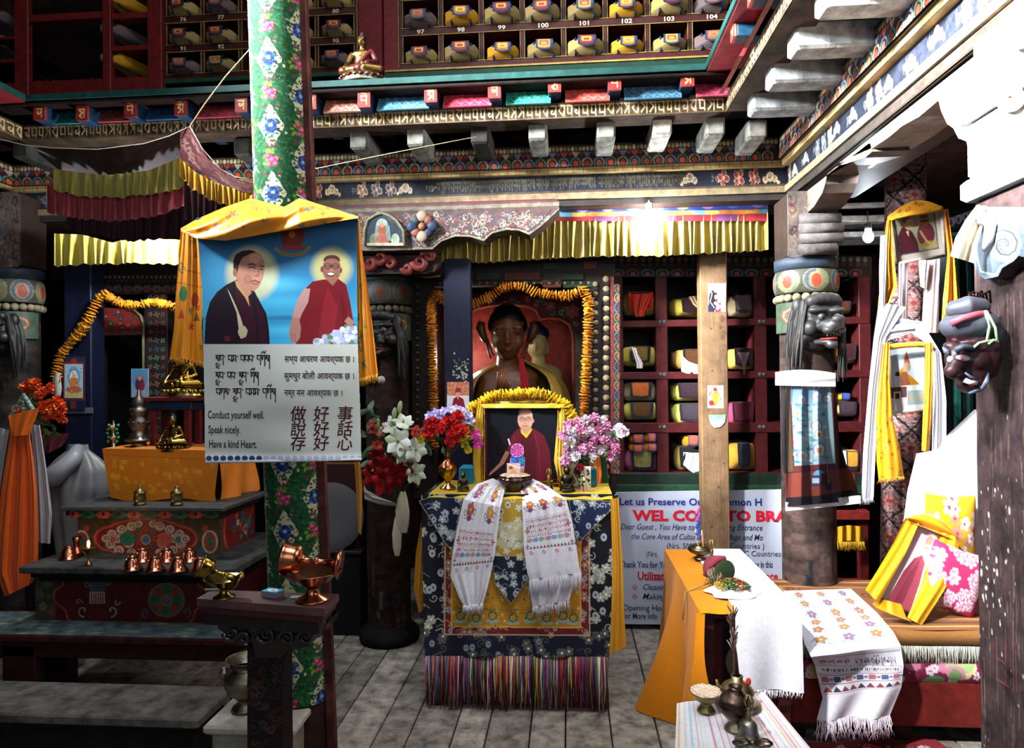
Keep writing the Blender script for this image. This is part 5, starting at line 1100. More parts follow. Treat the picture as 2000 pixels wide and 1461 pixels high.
drape('hanging_flag','red and orange cloth hung behind the blue box on the right',[(1150,893),(1152,930),(1158,962)],[(1172,890),(1176,930),(1172,962)],3.44,'#b8601a',amp=.008,fold=2)
drape('hanging_flag','dark green cloth at the right end of the altar',[(1170,890),(1172,930),(1168,962)],[(1184,892),(1188,930),(1192,964)],3.46,'#123a1c',amp=.008,fold=2)
drape('hanging_flag','plain white cloth hung behind the right figurine',[(1106,900),(1104,930),(1108,962)],[(1132,896),(1134,930),(1132,962)],3.4,'#b8b0a4',amp=.008,fold=2)
def vajra_top(b,p,s_,col): # open crown of curved prongs
    for k in range(5):
        a=2*PI*k/5;b.tube([(p[0]+math.cos(a)*x*s_,p[1]+math.sin(a)*x*s_,p[2]+z_*s_)for x,z_ in((.05,0),(.32,.18),(.42,.5),(.28,.85),(.04,1.05))],.06*s_,col,6)
    b.lathe([(.05*s_,0),(.1*s_,.3*s_),(.05*s_,.7*s_),(.001,1.15*s_)],p,col,8)
p=P(1072,950,3.2);p.z=zt();t=thing('hand_bell','small brass ritual bell with pronged handle beside the portrait','bell',p)
b=MB();b.lathe([(.022,0),(.02,.01),(.016,.025),(.01,.032),(.004,.034)],p,'#5a4a38',18);b.obj('bell_body','oldmetal',t);b=MB();b.lathe([(.005,.034),(.009,.045),(.005,.055),(.009,.065),(.005,.075)],p,'#b89a50',12);vajra_top(b,(p.x,p.y,p.z+.075),.03,'#b89a50');b.obj('handle','oldmetal',t)
# ledge Buddha up in the gallery
def small_buddha(px,py,Y,h,lab,skin='#8a6a3c',robe='#480e0e',hair='#2a2420',base=('#7a6a58','#6a2a1c','#8a8474'),z=None,kind='oldmetal',zero=None):
    p=P(px,py,Y)if zero is None else Vector(zero)
    if z is not None:p.z=z
    t=thing('buddha_figure',lab,'statue',p);s_=h/1.22;z0=.2
    q=lambda x,y,zz_:(p.x+x*s_,p.y+y*s_,p.z+(zz_+z0)*s_)
    b=MB();b.lathe([(.0,0),(.5,0),(.52,.03),(.46,.06),(.5,.09),(.46,.13),(.44,.2),(0,.2)],p,[base[2]]*4+[base[0]]+[base[2]]*3,26,(rotm()*s_,p),sy=.72)
    for k in range(22):a=2*PI*k/22;b.sph((p.x+.48*s_*math.cos(a),p.y+.345*s_*math.sin(a),p.z+.13*s_),(.062*s_,.05*s_,.05*s_),base[k%2],8,6)
    b.obj('lotus_base',kind if kind!='skin' else 'paint',t)
    h_=blob('body',[([q(-.42,-.08,.1),q(-.12,-.24,.07)],[.1*s_,.075*s_]),([q(.42,-.08,.1),q(.12,-.26,.1)],[.1*s_,.075*s_]),(q(0,-.1,.06),(.36*s_,.2*s_,.07*s_)),(q(0,.02,.33),(.18*s_,.13*s_,.24*s_)),(q(0,.02,.5),(.25*s_,.11*s_,.1*s_)),([q(0,0,.55),q(0,-.01,.7)],[.06*s_,.055*s_]),(q(0,-.02,.78),(.1*s_,.105*s_,.13*s_)),(q(0,-.125,.77),(.018*s_,.02*s_,.03*s_)),(q(-.1,0,.76),(.015*s_,.03*s_,.06*s_)),(q(.1,0,.76),(.015*s_,.03*s_,.06*s_)),([q(-.24,.02,.5),q(-.33,-.03,.3),q(-.34,-.22,.12)],[.065*s_,.05*s_,.04*s_]),([q(.24,.02,.5),q(.33,-.02,.28),q(.06,-.24,.2)],[.065*s_,.055*s_,.04*s_])],skin,kind,s_*.02,t)
    blob('robe',[([q(.22,.02,.53),q(.33,-.01,.3),q(.16,-.2,.22)],[.08*s_,.07*s_,.055*s_]),(q(.03,.03,.25),(.2*s_,.14*s_,.15*s_)),([q(.2,-.02,.56),q(.06,-.1,.35),q(-.12,-.08,.22)],[.05*s_,.05*s_,.05*s_]),([q(-.43,-.07,.1),q(0,-.22,.1),q(.43,-.07,.1)],[.105*s_,.1*s_,.105*s_])],robe,'paint' if kind!='metal' else 'metal',s_*.022,t)
    blob('hair',[(q(0,.02,.85),(.108*s_,.11*s_,.08*s_)),(q(0,.02,.94),(.05*s_,.05*s_,.07*s_))],hair,'paint',s_*.02,t)
    b=MB();
    for sx in(-1,1):b.tube([q(sx*.02,-.122,.79),q(sx*.045,-.125,.785),q(sx*.07,-.105,.79)],.006*s_,'#20140e',5)
    b.tube([q(-.03,-.12,.715),q(0,-.13,.71),q(.03,-.12,.715)],.006*s_,'#6a2018',5);b.obj('face_lines','paint',h_)
    return t
small_buddha(708,160,3.3,.265,'small seated Buddha in dark red robe on the teal gallery ledge',z=zz(134,.52)+.001)
# ================================================================== LEFT SHRINE
Yl=3.95
t=thing('shrine_niche','dark carved left shrine niche with bead frieze and red painted lintel','niche',(P(330,900,Yl).x,Yl,0))
b=MB()
for x0,x1 in((172,188),(284,326),(430,470)):pbox(b,x0,535,x1,1230,Yl,.1,'#1a100e',.004)
pbox(b,100,500,560,545,Yl-.01,.12,'#150c0b',.004)
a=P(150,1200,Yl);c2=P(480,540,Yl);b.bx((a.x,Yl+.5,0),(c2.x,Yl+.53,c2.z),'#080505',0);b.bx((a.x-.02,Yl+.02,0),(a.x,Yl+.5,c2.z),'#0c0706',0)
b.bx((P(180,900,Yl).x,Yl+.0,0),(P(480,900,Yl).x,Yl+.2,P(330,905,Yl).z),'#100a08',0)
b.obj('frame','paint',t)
b=MB();c=pcv(184,536,470,575,'#1a1210',1)
for x in range(188,470,9):c.ell(x,541,2.4,2.8,'#5e5a50');c.rect(x+2.5,547,x+7,551,'#3a2a2a')
for k,x in enumerate(range(192,470,19)):c.ell(x,564,9,7,['#3a4a48','#4a3434'][k%2]);c.ell(x,566,5,4,'#4a2420')
sheet(b,c,Yl-.014,False);b.obj('bead_frieze','paint',t)
c=pcv(182,598,282,655,'#6a2018',1.5);r=random.Random(4)
for x,y,q in((200,615,6),(216,632,7),(236,622,6),(250,635,5),(262,640,4),(258,622,4),(240,640,5),(222,612,4)):c.flower(x,y,q,r.choice(['#2a3a4c','#1e4434','#8a3c30']),'#6a6a5c',4,'#3a1410',x)
for k in range(20):c.ell(r.uniform(190,276),r.uniform(606,645),2.5,1.6,r.choice(['#1c3228','#28344a','#8a8068']))
b=MB();plaque(b,[(182,655),(182,600),(245,603),(262,606),(276,618),(281,640),(281,655)],Yl-.012,.03,'#4a1812',c);b.tube([P(x,y,Yl-.02)for x,y in((248,604),(262,606),(275,617),(280,634),(280,900))],.008,'#5a5a40',6);pbox(b,182,648,281,656,Yl-.02,.02,'#5a3430');b.obj('painted_lintel','paint',t)
c=pcv(286,575,325,905,'#1e1612',1.2);r=random.Random(9)
for y in range(580,905,17):
    for x,q in((294,5),(306,6),(318,5)):c.flower(x,y+(x%3),q,r.choice(['#5a4038','#3a5a44','#6a4a30','#3a4454','#5a2a28']),'#2a1a14',4,'#14100c',x)
c.noise(.4,1);b=MB();sheet(b,c,Yl-.006,False);b.obj('carved_column_face','paint',t)
garland('g','orange marigold garland sagging across the left shrine down to the thangka',[P(x,y,3.72)for x,y in((110,735),(112,715),(118,695),(135,672),(155,652),(172,625),(184,600),(195,582),(206,574),(218,585),(240,594),(262,597),(282,594),(300,590),(325,596),(345,602),(420,590))],.034,.04,('#c07c10','#d08c18','#b87410'),7)
for x0,x1,y0,lab,yy in((126,177,508,'dark blue square post at the left of the left shrine',3.78),):
    t=thing('blue_post',lab,'post',(P((x0+x1)/2,900,yy).x,yy,0));b=MB();a=P(x0,900,yy);c2=P(x1,y0,yy);b.bx((a.x,yy,0),(c2.x,yy+.12,c2.z),'#101328',.006);b.obj('shaft','paint',t)
    b=MB();pbox(b,x0-3,796,x1+3,808,yy-.01,.01,'#4a5058');b.obj('lace_band','cloth',t)
def p_thangka(c,x,y,w,h):
    c.rect(x,y,x+w,y+h,'#202438');c.rect(x+1,y+10,x+w-1,y+h*.82,'#5c2026');c.rect(x+4,y+14,x+w-4,y+h*.78,'#8aa0a8');c.ell(x+w*.5,y+h*.38,w*.28,h*.2,'#4a8ab0');c.ell(x+w*.5,y+h*.4,w*.18,h*.14,'#b8c8b0');c.ell(x+w*.5,y+h*.48,w*.2,h*.1,'#b06a30');c.ell(x+w*.5,y+h*.36,w*.07,h*.05,'#c88a50');c.ell(x+w*.5,y+h*.62,w*.34,h*.07,'#a0503c');c.rect(x+5,y+h*.68,x+w-5,y+h*.76,'#a8a044');c.ell(x+w*.5,y+8,6,5,'#7a2420')
    for k in range(30):c.ell(x+5+R.random()*(w-10),y+16+R.random()*h*.55,1.3,1.2,R.choice(['#3a6a50','#c8b080','#5a7aa8','#a04a3a']))
    c.rect(x+2,y+h*.84,x+w-2,y+h,'#141a30');c.rect(x+w*.35,y+h*.84,x+w*.6,y+h*.98,'#5a2420')
card(122,697,166,800,3.76,'small mounted thangka hanging on the left blue post',p_thangka,'thangka','painting',edge='#2a2030')
# bench, chests, cloth block
def zof(py,Y,px=250):return P(px,py,Y).z
t=thing('low_step','long dark worn wooden step box in the left foreground','step',(-1.9,2.4,0))
b=MB();zs_=zof(1400,2.3,200);xr=P(387,1405,2.3).x;b.bx((-3.2,2.3,zs_-.035),(xr,2.56,zs_),'#54504a',.006);b.obj('top_board','oldwood',t)
b=MB();b.bx((-3.2,2.32,0),(xr-.03,2.54,zs_-.035),'#14100d',.004);b.obj('body','oldwood',t)
t=thing('long_bench','long dark red bench with worn blue-green top in front of the painted chests','bench',(-2.0,2.8,0))
zb_=zof(1245,2.72,240);xr=P(470,1255,2.72).x
b=MB();c=Cv(330,40,'#4a5c5e');r=random.Random(3)
for k in range(500):x,y=r.uniform(0,330),r.uniform(0,40);c.ell(x,y,r.uniform(1,7),r.uniform(.5,1.6),r.choice(['#5a6e70','#6c7660','#8a8460','#445052','#343a3a','#7c8072']),al=.6)
b.bx((-3.3,2.72,zb_-.03),(xr,3.02,zb_-.001),'#3a1618',.005);b.face((-3.28,3.0,zb_+.001),(xr-.01,3.0,zb_+.001),(xr-.01,2.725,zb_+.001),(-3.28,2.725,zb_+.001),c);b.obj('top_board','oldwood',t)
b=MB();b.bx((-3.3,2.74,zb_-.1),(xr-.02,2.77,zb_-.03),'#2a0f12',.004);b.obj('apron','paint',t)
for x0,x1 in((3,68),(448,490)):a=P(x0,1300,2.74);c2=P(x1,1300,2.74);b=MB();b.bx((a.x,2.74,0),(c2.x,2.8,zb_-.05),'#2a0f12',.005);b.obj('leg','paint',t);b=MB();b.bx((a.x,2.94,0),(c2.x,3.0,zb_-.04),'#200c0e',.005);b.obj('leg','paint',t)
def pq(px,py,Y):return P(px,py,Y)
# lower chest
Yc=2.9;zc0=zb_+.002;zc1=zof(1118,Yc,240)
xl,xrr=P(70,1180,Yc).x,P(424,1180,Yc).x
t=thing('painted_chest','wide low red chest painted with a parasol and a lotus wheel, on the bench','chest',((xl+xrr)/2,Yc,zc0))
c=pcv(66,1110,430,1216,'#461014',1.6)
c.rect(66,1110,108,1216,'#3c3420');c.rect(404,1110,430,1216,'#3c3420')
for s_,ex in((1,106),(-1,404)):
    c.line([(ex+s_*26,1112),(ex+s_*14,1130),(ex+s_*18,1142),(ex,1155),(ex-s_*2,1168),(ex+s_*6,1180),(ex+s_*22,1192),(ex+s_*26,1208),(ex+s_*34,1216)],3.5,'#8a3c26')
for x,y,q in((92,1140,9),(84,1185,8),(100,1195,7),(72,1160,12),(96,1165,6),(420,1200,7)):c.flower(x,y,q,['#2a4a3a','#5a2a20','#6a5a44'][int(q)%3],'#8a3a2a',5,'#5a5a40',x)
c.rect(175,1156,205,1180,'#8a8a78');
for k in range(6):c.rect(177+k*4.6,1158,179.5+k*4.6,1180,'#8a2c20')
c.poly([(172,1140),(178,1132),(202,1132),(208,1142),(202,1156),(177,1156)],'#3c4650');c.spiral(169,1140,7,2,'#6a6a50',1);c.spiral(211,1140,7,2,'#6a6a50',1,sgn=-1)
for sx,x in((1,163),(-1,218)):c.spiral(x,1193,12,3.2,'#7a7a6c',.8,PI*.5,sx);c.spiral(x-sx*10,1176,7,2.6,'#6f6f60',.8,0,-sx)
c.ell(325,1172,36,34,'#5c5232');c.ell(325,1172,32,30,'#46442c')
for k in range(8):a=k*PI/4;c.ell(325+22*math.cos(a),1172+20*math.sin(a),7,6.5,['#1c5040','#7a2a1e'][k%2],a)
c.ell(325,1173,11,11,'#5a5a3c');c.ell(325,1173,8,8,'#7a4050');c.spiral(325,1173,6,2.4,'#24406a',1)
for sx,x in((1,285),(-1,364)):c.spiral(x,1196,11,3,'#2c4a44',.9,PI/2,sx)
c.noise(.25,2)
b=MB();b.bx((xl,Yc,zc0),(xrr,Yc+.5,zc1),'#3a1014',.003);c.m=(c.X>69)&(c.X<424)&(c.Y>1116)&(c.Y<1214+(c.X-70)*.02);sheet(b,c,Yc-.002,False);b.obj('body','paint',t)
Ysl=2.8;zsl=zof(1108,Ysl,100);a=P(35,1108,Ysl).x;e_=P(455,1125,Ysl).x
b=MB();b.bx((a,Ysl,zsl-.03),(e_,3.5,zsl),'#3a3a38',.005);b.bx((a+.03,Ysl+.03,zsl-.055),(e_-.03,3.48,zsl-.03),'#1a1210',.004);b.bx((a+.05,Ysl+.05,min(zc1-.005,zsl-.075)),(e_-.05,3.46,zsl-.055),'#140e0c',.004);b.obj('top_slab','oldwood',t)
# upper chest
Yu=3.05;zu0=zsl+.002;zu1=zof(1006,Yu-.03,240);xl,xrr=P(152,1050,Yu).x,P(428,1050,Yu).x
t=thing('painted_chest','smaller painted chest with jewel and cloud panel, standing on the lower chest','chest',((xl+xrr)/2,Yu,zu0))
def jewel_panel(c,x0,y0,x1,y1):
    c.rect(x0,y0,x1,y1,'#4a3a22');c.noise(.25,2);w_=x1-x0;h_=y1-y0;cx,cy=(x0+x1)/2-w_*.02,(y0+y1)/2
    c.ell(cx,cy,w_*.33,h_*.5,'#a04430');c.ell(cx-w_*.22,cy,w_*.15,h_*.33,'#a04430');c.ell(cx+w_*.22,cy,w_*.15,h_*.33,'#a04430')
    c.ell(cx,cy,w_*.305,h_*.46,'#6a1c18');c.ell(cx-w_*.22,cy,w_*.13,h_*.28,'#6a1c18');c.ell(cx+w_*.22,cy,w_*.13,h_*.28,'#6a1c18')
    r=random.Random(4)
    for sx in(-1,1):
        for dx,dy,q in((.1,-.3,.1),(.17,-.22,.1),(.24,-.12,.09),(.28,0,.09),(.25,.14,.1),(.19,.28,.1),(.1,.34,.09),(.05,-.36,.08),(.2,0,.1),(.12,.12,.1)):
            x,y=cx+sx*dx*w_,cy+dy*h_;c.ell(x,y,q*h_*1.25,q*h_*1.1,'#988c7c');c.spiral(x,y,q*h_*.8,1.6,'#6a2a24',1,r.random()*6,sx)
    c.ell(cx-w_*.13,cy,w_*.055,h_*.17,'#1c5a44');c.ell(cx+w_*.13,cy+2,w_*.055,h_*.17,'#a04c38')
    for k in range(8):a=k*PI/4;c.ell(cx+w_*.07*math.cos(a),cy+h_*.25*math.sin(a),5,5,['#8a3428','#2a5040','#2a5040'][k%3]);c.ell(cx+w_*.07*math.cos(a),cy+h_*.25*math.sin(a),2.4,2.4,'#3a241c')
    c.ell(cx,cy+2,w_*.036,h_*.13,'#8a6a50');c.ell(cx,cy+2,w_*.026,h_*.095,'#2a5a7c');c.ell(cx+w_*.23,cy+2,w_*.02,h_*.08,'#2a6050');c.ell(cx-w_*.23,cy+2,w_*.02,h_*.07,'#9a4034')
    for x,y in((x0+w_*.06,y0+h_*.25),(x1-w_*.1,y0+h_*.25)):c.ell(x,y,6,7,'#9a4434')
    for x in(x0+3,x1-22):
        c.ell(x+4,y0+h_*.58,16,23,'#a89c88');c.ell(x+4,y0+h_*.58,12,19,'#8a3c32');c.ell(x+4,y0+h_*.58,6,9,'#1c5c40')
    c.ell(x1-36,y1-16,7,8,'#2c5260')
c=pcv(152,1008,428,1092,'#4a3a22',1.7);jewel_panel(c,152,1012,428,1092)
b=MB();b.bx((xl,Yu,zu0),(xrr,Yu+.36,zu1),'#4a3420',.003);sheet(b,c,Yu-.002,False)
cs=Cv(60,60,'#5a1c18');jewel_panel(cs,0,0,120,60);cs2=Cv(100,60,'#6a201c')
cs2.rect(0,0,22,60,'#4a3a22');cs2.ell(22,30,12,30,'#a04430');cs2.ell(26,30,11,28,'#6a1c18')
for k in range(26):x,y=R.uniform(34,92),R.uniform(8,52);cs2.ell(x,y,4,5,R.choice(['#9a4434','#1c5a44','#988c7c','#2a4a6c']));
b.face((xrr+.002,Yu,zu1),(xrr+.002,Yu+.36,zu1),(xrr+.002,Yu+.36,zu0),(xrr+.002,Yu,zu0),cs2);b.obj('body','paint',t)
b=MB();zt2=zof(990,Yu-.05,150);b.bx((xl-.05,Yu-.05,zt2-.02),(xrr+.05,Yu+.42,zt2),'#3c3e3c',.004)
b.bx((xl-.035,Yu-.035,zu1-.004),(xrr+.035,Yu+.4,zt2-.02),'#1a1210',.003)
c=pcv(136,992,440,1016,'#1c1412',1.3)
for k,x in enumerate(range(142,440,30)):c.ell(x,1006,15,7.5,['#6a4034','#3c4a40'][k%2]);c.ell(x-6,1006,6,6,['#8a2c20','#123c28'][k%2]);c.ell(x+6,1006,6,6,['#9a3828','#184a30'][k%2]);c.ell(x,1004,3,4,'#241412')
c.m=(c.Y>997)&(c.Y<1013);sheet(b,c,Yu-.037,False);b.obj('cornice','paint',t)
# cloth-covered block
Yo2=3.17;zo0=zt2+.001;zo1=zof(884,Yo2,300)
t=thing('cloth_covered_block','offering block covered with orange silk patterned with small gold blossoms','altar block',(P(310,975,Yo2).x,Yo2,zo0))
b=MB();a=P(215,970,Yo2+.03);c2=P(418,970,Yo2+.03);b.bx((a.x,Yo2+.03,zo0),(c2.x,Yo2+.28,zo1-.004),'#5a2a12');b.obj('core','wood',t)
c=pcv(198,872,432,984,'#b8690c',1.8);r=random.Random(7)
for k in range(46):
    x,y=r.uniform(205,425),r.uniform(890,970)
    for j in range(5):a_=j*1.256;c.ell(x+3.3*math.cos(a_),y+3.3*math.sin(a_),1.5,1.5,'#cf9a24')
c.line([(200,886),(432,890)],1,'#8a4a08')
L1=[(200,876),(203,900),(209,930),(212,955),(216,972)];L2=[(428,880),(426,910),(422,940),(420,960),(422,982)]
lx,ly=zip(*L1);rx_,ry2=zip(*L2);k_=np.linspace(0,1,5)
def fo(U,V):
    x0,y0,x1,y1=[np.interp(V,k_,q)for q in(lx,ly,rx_,ry2)]
    return Pn(x0+(x1-x0)*U,y0+(y1-y0)*U+5*np.sin(U*PI*2.2)*V,Yo2+.01*np.sin(U*9+V*2)*V)
b=MB();b.grid(fo,0,0,c);b.obj('silk_front','silk',t)
zo_=zo1;
def top_(U,V):
    a1=np.array(P(200,876,Yo2));a2=np.array(P(428,880,Yo2));return[a1[0]+(a2[0]-a1[0]+.0)*U,Yo2+.34*V,a1[2]+(a2[2]-a1[2])*U+.004*np.sin(U*30)*np.sin(V*7)]
b=MB();b.grid(top_,40,12,'#b8690c');b.obj('silk_top','silk',t)
def rs(U,V):
    a2=np.array(P(428,880,Yo2));b2=P(422,982,Yo2);y=Yo2+.34*U;return[a2[0]+.02*np.sin(U*12+V*3)*V+.03*V*U,y,a2[2]+(b2[2]-a2[2])*V+.01*np.sin(U*15)*V]
b=MB();b.grid(rs,30,14,'#c06c10');b.obj('silk_side','silk',t)
# objects on the block: little table with gilt figure, stupa, Buddha, ornament
p=P(345,880,3.38);p.z=zo_+.004
t=thing('throne_table','little red and blue wooden throne table on the orange silk block','table',p)
w_=.12;h_=P(345,775,3.38).z-p.z
b=MB();b.bx((p.x-w_-.01,3.3,p.z+h_-.02),(p.x+w_+.03,3.46,p.z+h_),'#5a1814');b.bx((p.x-w_+.01,3.31,p.z+h_-.065),(p.x+w_,3.45,p.z+h_-.02),'#14243c');b.obj('top','paint',t)
for sx in(-1,1):
    for yy in(3.33,3.43):b=MB();b.bx((p.x+sx*(w_-.03)-.016,yy-.012,p.z),(p.x+sx*(w_-.03)+.016,yy+.012,p.z+h_-.06),'#5c1a18');b.obj('leg','paint',t)
small_buddha(358,770,3.38,.26,'gilt seated statue on the little throne table behind the yellow scarf','#8a6a28','#8a6a28','#3a3020',('#a08a4a','#8a7434','#a89858'),p.z+h_+.001,'metal')
small_buddha(338,880,3.22,.185,'small brass Buddha holding a bowl on the orange silk','#8a7030','#7a6228','#1c2440',('#7a5c24','#4a3416','#5a4a2a'),zo_+.003,'metal')
p=P(272,878,3.3);p.z=zo_+.003
b=MB();b.lathe([(.0,0),(.055,0),(.058,.006),(.04,.012),(.03,.03),(.05,.04),(.065,.045),(.066,.05),(.045,.056),(.04,.075),(.03,.085),(.034,.1),(.045,.12),(.044,.15),(.03,.165),(.036,.17),(.045,.19),(.04,.205),(.022,.215),(.034,.225),(.026,.25),(.012,.27),(.008,.29),(.001,.3)],p,'#7c746c',24)
for k in range(12):a=k*PI/6;b.sph((p.x+.047*math.cos(a),p.y+.047*math.sin(a),p.z+.135),.007,['#7a2420','#2a5a4a'][k%2],6,4)
tag(b.obj('stupa_reliquary','oldmetal'),'tarnished silver stupa reliquary on the orange silk block','reliquary')
p_=P(272,775,3.34)
card(256,720,290,776,3.36,'blue card of a seated lama propped behind the silver stupa',lambda c,x,y,w,h:(c.rect(x,y,x+w,y+h,'#6a98b0'),c.rect(x+2,y+2,x+w-2,y+h*.5,'#4a88b0'),c.ell(x+w*.5,y+h*.5,w*.34,h*.3,'#8a6a6a'),c.ell(x+w*.5,y+h*.55,w*.26,h*.24,'#24305a'),c.ell(x+w*.6,y+h*.6,w*.18,h*.16,'#7a2030'),c.ell(x+w*.5,y+h*.34,w*.1,h*.08,'#b88a70'),c.rect(x+2,y+h*.78,x+w-2,y+h,'#8a98a0')),bg='#c8d0d0')
p=P(222,878,3.24);p.z=zo_+.003
t=thing('jewelled_ornament','small white and green jewelled altar ornament at the left end of the silk block','ornament',p)
b=MB();b.lathe([(.026,0),(.026,.01),(.012,.02),(.01,.05),(.018,.06),(.014,.075),(.008,.085),(.014,.1),(.01,.125),(.001,.15)],p,'#a8a48c',16)
b.obj('stem','metal',t);b=MB()
for k in range(10):b.sph((p.x+(-1 if k%2 else 1)*(.02+.004*(k%3)),p.y-.005,p.z+.045+(k//2)*.02),.008,'#147a50',8,6)
b.sph((p.x,p.y-.012,p.z+.06),.009,'#b04020',8,6);b.sph((p.x,p.y-.012,p.z+.115),.01,'#c86020',8,6);b.obj('beads','gloss',t)
for px,lab in((273,'left of the two lidded brass pots before the orange silk'),(345,'right of the two lidded brass pots before the orange silk')):
    p=P(px,977,3.06);p.z=zt2+.001;b=MB();b.lathe([(0,0),(.027,0),(.027,.006),(.022,.01),(.027,.02),(.028,.03),(.024,.045),(.026,.05),(.028,.054),(.022,.064),(.012,.072),(.005,.076),(.008,.082),(.005,.088),(.001,.09)],p,'#7a6c44',20);tag(b.obj('lidded_pot','oldmetal'),lab,'pot','lidded brass pots')
# upturned copper bowls and lamp on the slab
b0=None
cb=[(.0,.052),(.012,.053),(.022,.05),(.028,.04),(.031,.025),(.036,.01),(.045,.001),(.047,.0),(.044,.004),(.03,.02)]
for k,(px,py,lab)in enumerate(((278,1096,'back row, left of three'),(325,1096,'back row, middle of three'),(370,1096,'back row, right of three'),(258,1112,'front row, first from the left'),(302,1113,'front row, second from the left'),(347,1114,'front row, third from the left'),(391,1115,'front row, nearest the brass goblet'),(134,1091,'alone at the left end of the slab'))):
    p=PZ(px,py,zsl+.001);t=thing('copper_bowl','upturned copper water bowl, '+lab,'bowl',p,'upturned copper bowls on the chest slab');b=MB();b.lathe([(r_*.92,q)for r_,q in cb],p,'#b06a52',22);b.obj('bowl_body','metal',t);b=MB();b.lathe([(.016,.05),(.017,.055),(.015,.058),(0,.058)],p,'#b87860',16);b.obj('foot_ring','metal',t)
p=PZ(150,1086,zsl+.001);b=MB();b.lathe([(.0,0),(.03,0),(.022,.02),(.013,.04),(.013,.06),(.02,.085),(.016,.09),(0,.088)],p,'#a86450',18);tag(b.obj('copper_goblet','metal'),'small copper goblet behind the lone upturned bowl','goblet')
p=PZ(173,1104,zsl+.001);t=thing('butter_lamp','lit butter lamp on a slim brass stem, the only flame','lamp',p)
b=MB();b.lathe([(0,0),(.014,0),(.012,.006),(.004,.02),(.005,.045),(.012,.055),(.032,.075),(.036,.08),(.03,.079),(0,.068)],p,'#b08a3c',20);b.obj('cup','metal',t);b=MB();b.sph((p.x,p.y,p.z+.092),(.006,.006,.016),'#ffd080',8,8);b.obj('flame',glow('#ffb860',40),t);light('POINT','flame_light',(p.x,p.y-.01,p.z+.12),.5,(1,.6,.3),.01)
# khata bundles, flowers, left edge
p=P(140,1080,3.35);t=thing('scarf_wrapped_vessel','rounded vessel swathed in dull white scarves left of the chests','vessel',(p.x,3.35,zb_))
b=MB();zq=P(140,870,3.35).z
pr_=[(.05,0),(.055,-.03),(.1,-.07),(.15,-.13),(.165,-.22),(.15,-.33),(.12,-.45),(.1,-.6),(.09,-.62)]
def kw(U,V):
    rr=np.interp(V,np.linspace(0,1,9),[q[0]for q in pr_])*(1+.1*np.sin(U*2*PI*9+V*4)*np.clip(V*3,0,1));z_=np.interp(V,np.linspace(0,1,9),[q[1]for q in pr_])
    return(p.x+rr*np.cos(U*2*PI),3.4+rr*.7*np.sin(U*2*PI),zq+z_)
b.grid(kw,90,30,'#6e6a68');b.obj('draped_scarf','silk',t)
b=MB();b.tube([(p.x-.12,3.3,zq-.2),(p.x-.02,3.25,zq-.15),(p.x+.07,3.28,zq-.06),(p.x+.03,3.36,zq-.02)],[.035,.05,.04,.03],'#7c7c80',12);b.obj('tied_band','silk',t)
t=thing('beaded_tripod','beaded offering tripod at the left edge with scarves hung on it','stand',P(45,840,3.1))
b=MB();top=P(46,772,3.1)
for x,y in((22,812),(46,824),(64,800)):
    q=P(x,y,3.1);
    for k in range(9):b.sph(Vector(top).lerp(q,k/8),.011,['#7a8a80','#5a6a60'][k%2],7,5)
b.obj('beaded_leg','paint',t)
b=MB();
for x,y in((40,826),(46,818),(50,830)):b.sph(P(x,y,3.1),(.02,.02,.035),'#8a4a1a',8,6)
b.obj('nut_cluster','paint',t);b=MB();q=P(45,850,3.1);b.tube([(q.x,3.12,q.z),(q.x,3.15,0)],.02,'#1a1210',8);b.obj('pole','wood',t)
drape('orange_scarf','long bright orange scarf hanging from the tripod at the left edge',[(18,812),(20,850),(12,900),(2,960),(-6,1040),(-10,1120),(10,1165)],[(76,800),(58,850),(66,900),(72,960),(75,1040),(74,1110),(62,1140)],3.06,'#c8500c',amp=.018,fold=6,cat='scarf')
drape('orange_scarf','knotted orange loop crossing the tripod top',[(16,812),(20,830),(26,852)],[(76,796),(68,820),(56,850)],3.02,'#d86414',amp=.01,fold=2,nv=10,cat='scarf')
drape('white_scarf','translucent white scarf hanging behind the orange one at the left edge',[(60,830),(66,900),(70,1000),(74,1060)],[(78,830),(92,920),(102,1000),(98,1062)],3.14,'#a09ca0','cloth',.01,4,cat='scarf')
drape('white_scarf','pale scarf at the extreme left edge',[(-20,830),(-20,900),(-30,960)],[(18,840),(8,900),(0,960)],3.12,'#8c8a88','cloth',.01,3,cat='scarf')
t=thing('flower_bunch','bunch of bright orange artificial roses at the far left','bouquet',P(90,840,3.22));g3=lambda x,y,d=0:P(x,y,3.2+d)
oc=['#c83c10','#d85418','#e06a1c','#b82c0c']
for k,(x,y,q)in enumerate(((57,756,17),(68,750,13),(98,758,11),(84,765,10),(110,786,15),(88,796,16),(118,800,14),(76,772,9),(108,808,13),(92,812,11),(34,800,10),(122,820,10))):carnation(t,g3(x,y,R.uniform(-.03,.03)),q*3.2/1350,oc,k+90,'orange_rose')
leaves(t,[g3(x,y,.02)for x,y in((70,790),(100,830),(80,835),(95,845),(60,775))],.07,3,('#2a4020','#5a5a20','#3a4a1c'));b=MB();b.lathe([(.014,0),(.02,.04),(.016,.08),(.012,.12)],P(112,775,3.25),'#8a9088',12);b.obj('silver_sprig','paint',t)
openflower(t,g3(112,740,.05),.025,['#c87a10'],6,'amber_blossom','#6a3a08')
drape('pink_cloth','dark rose cloth behind the white-swathed vessel',[(84,846),(80,870),(84,890)],[(135,846),(128,862),(120,872)],3.5,'#5a1824',amp=.01,fold=3)
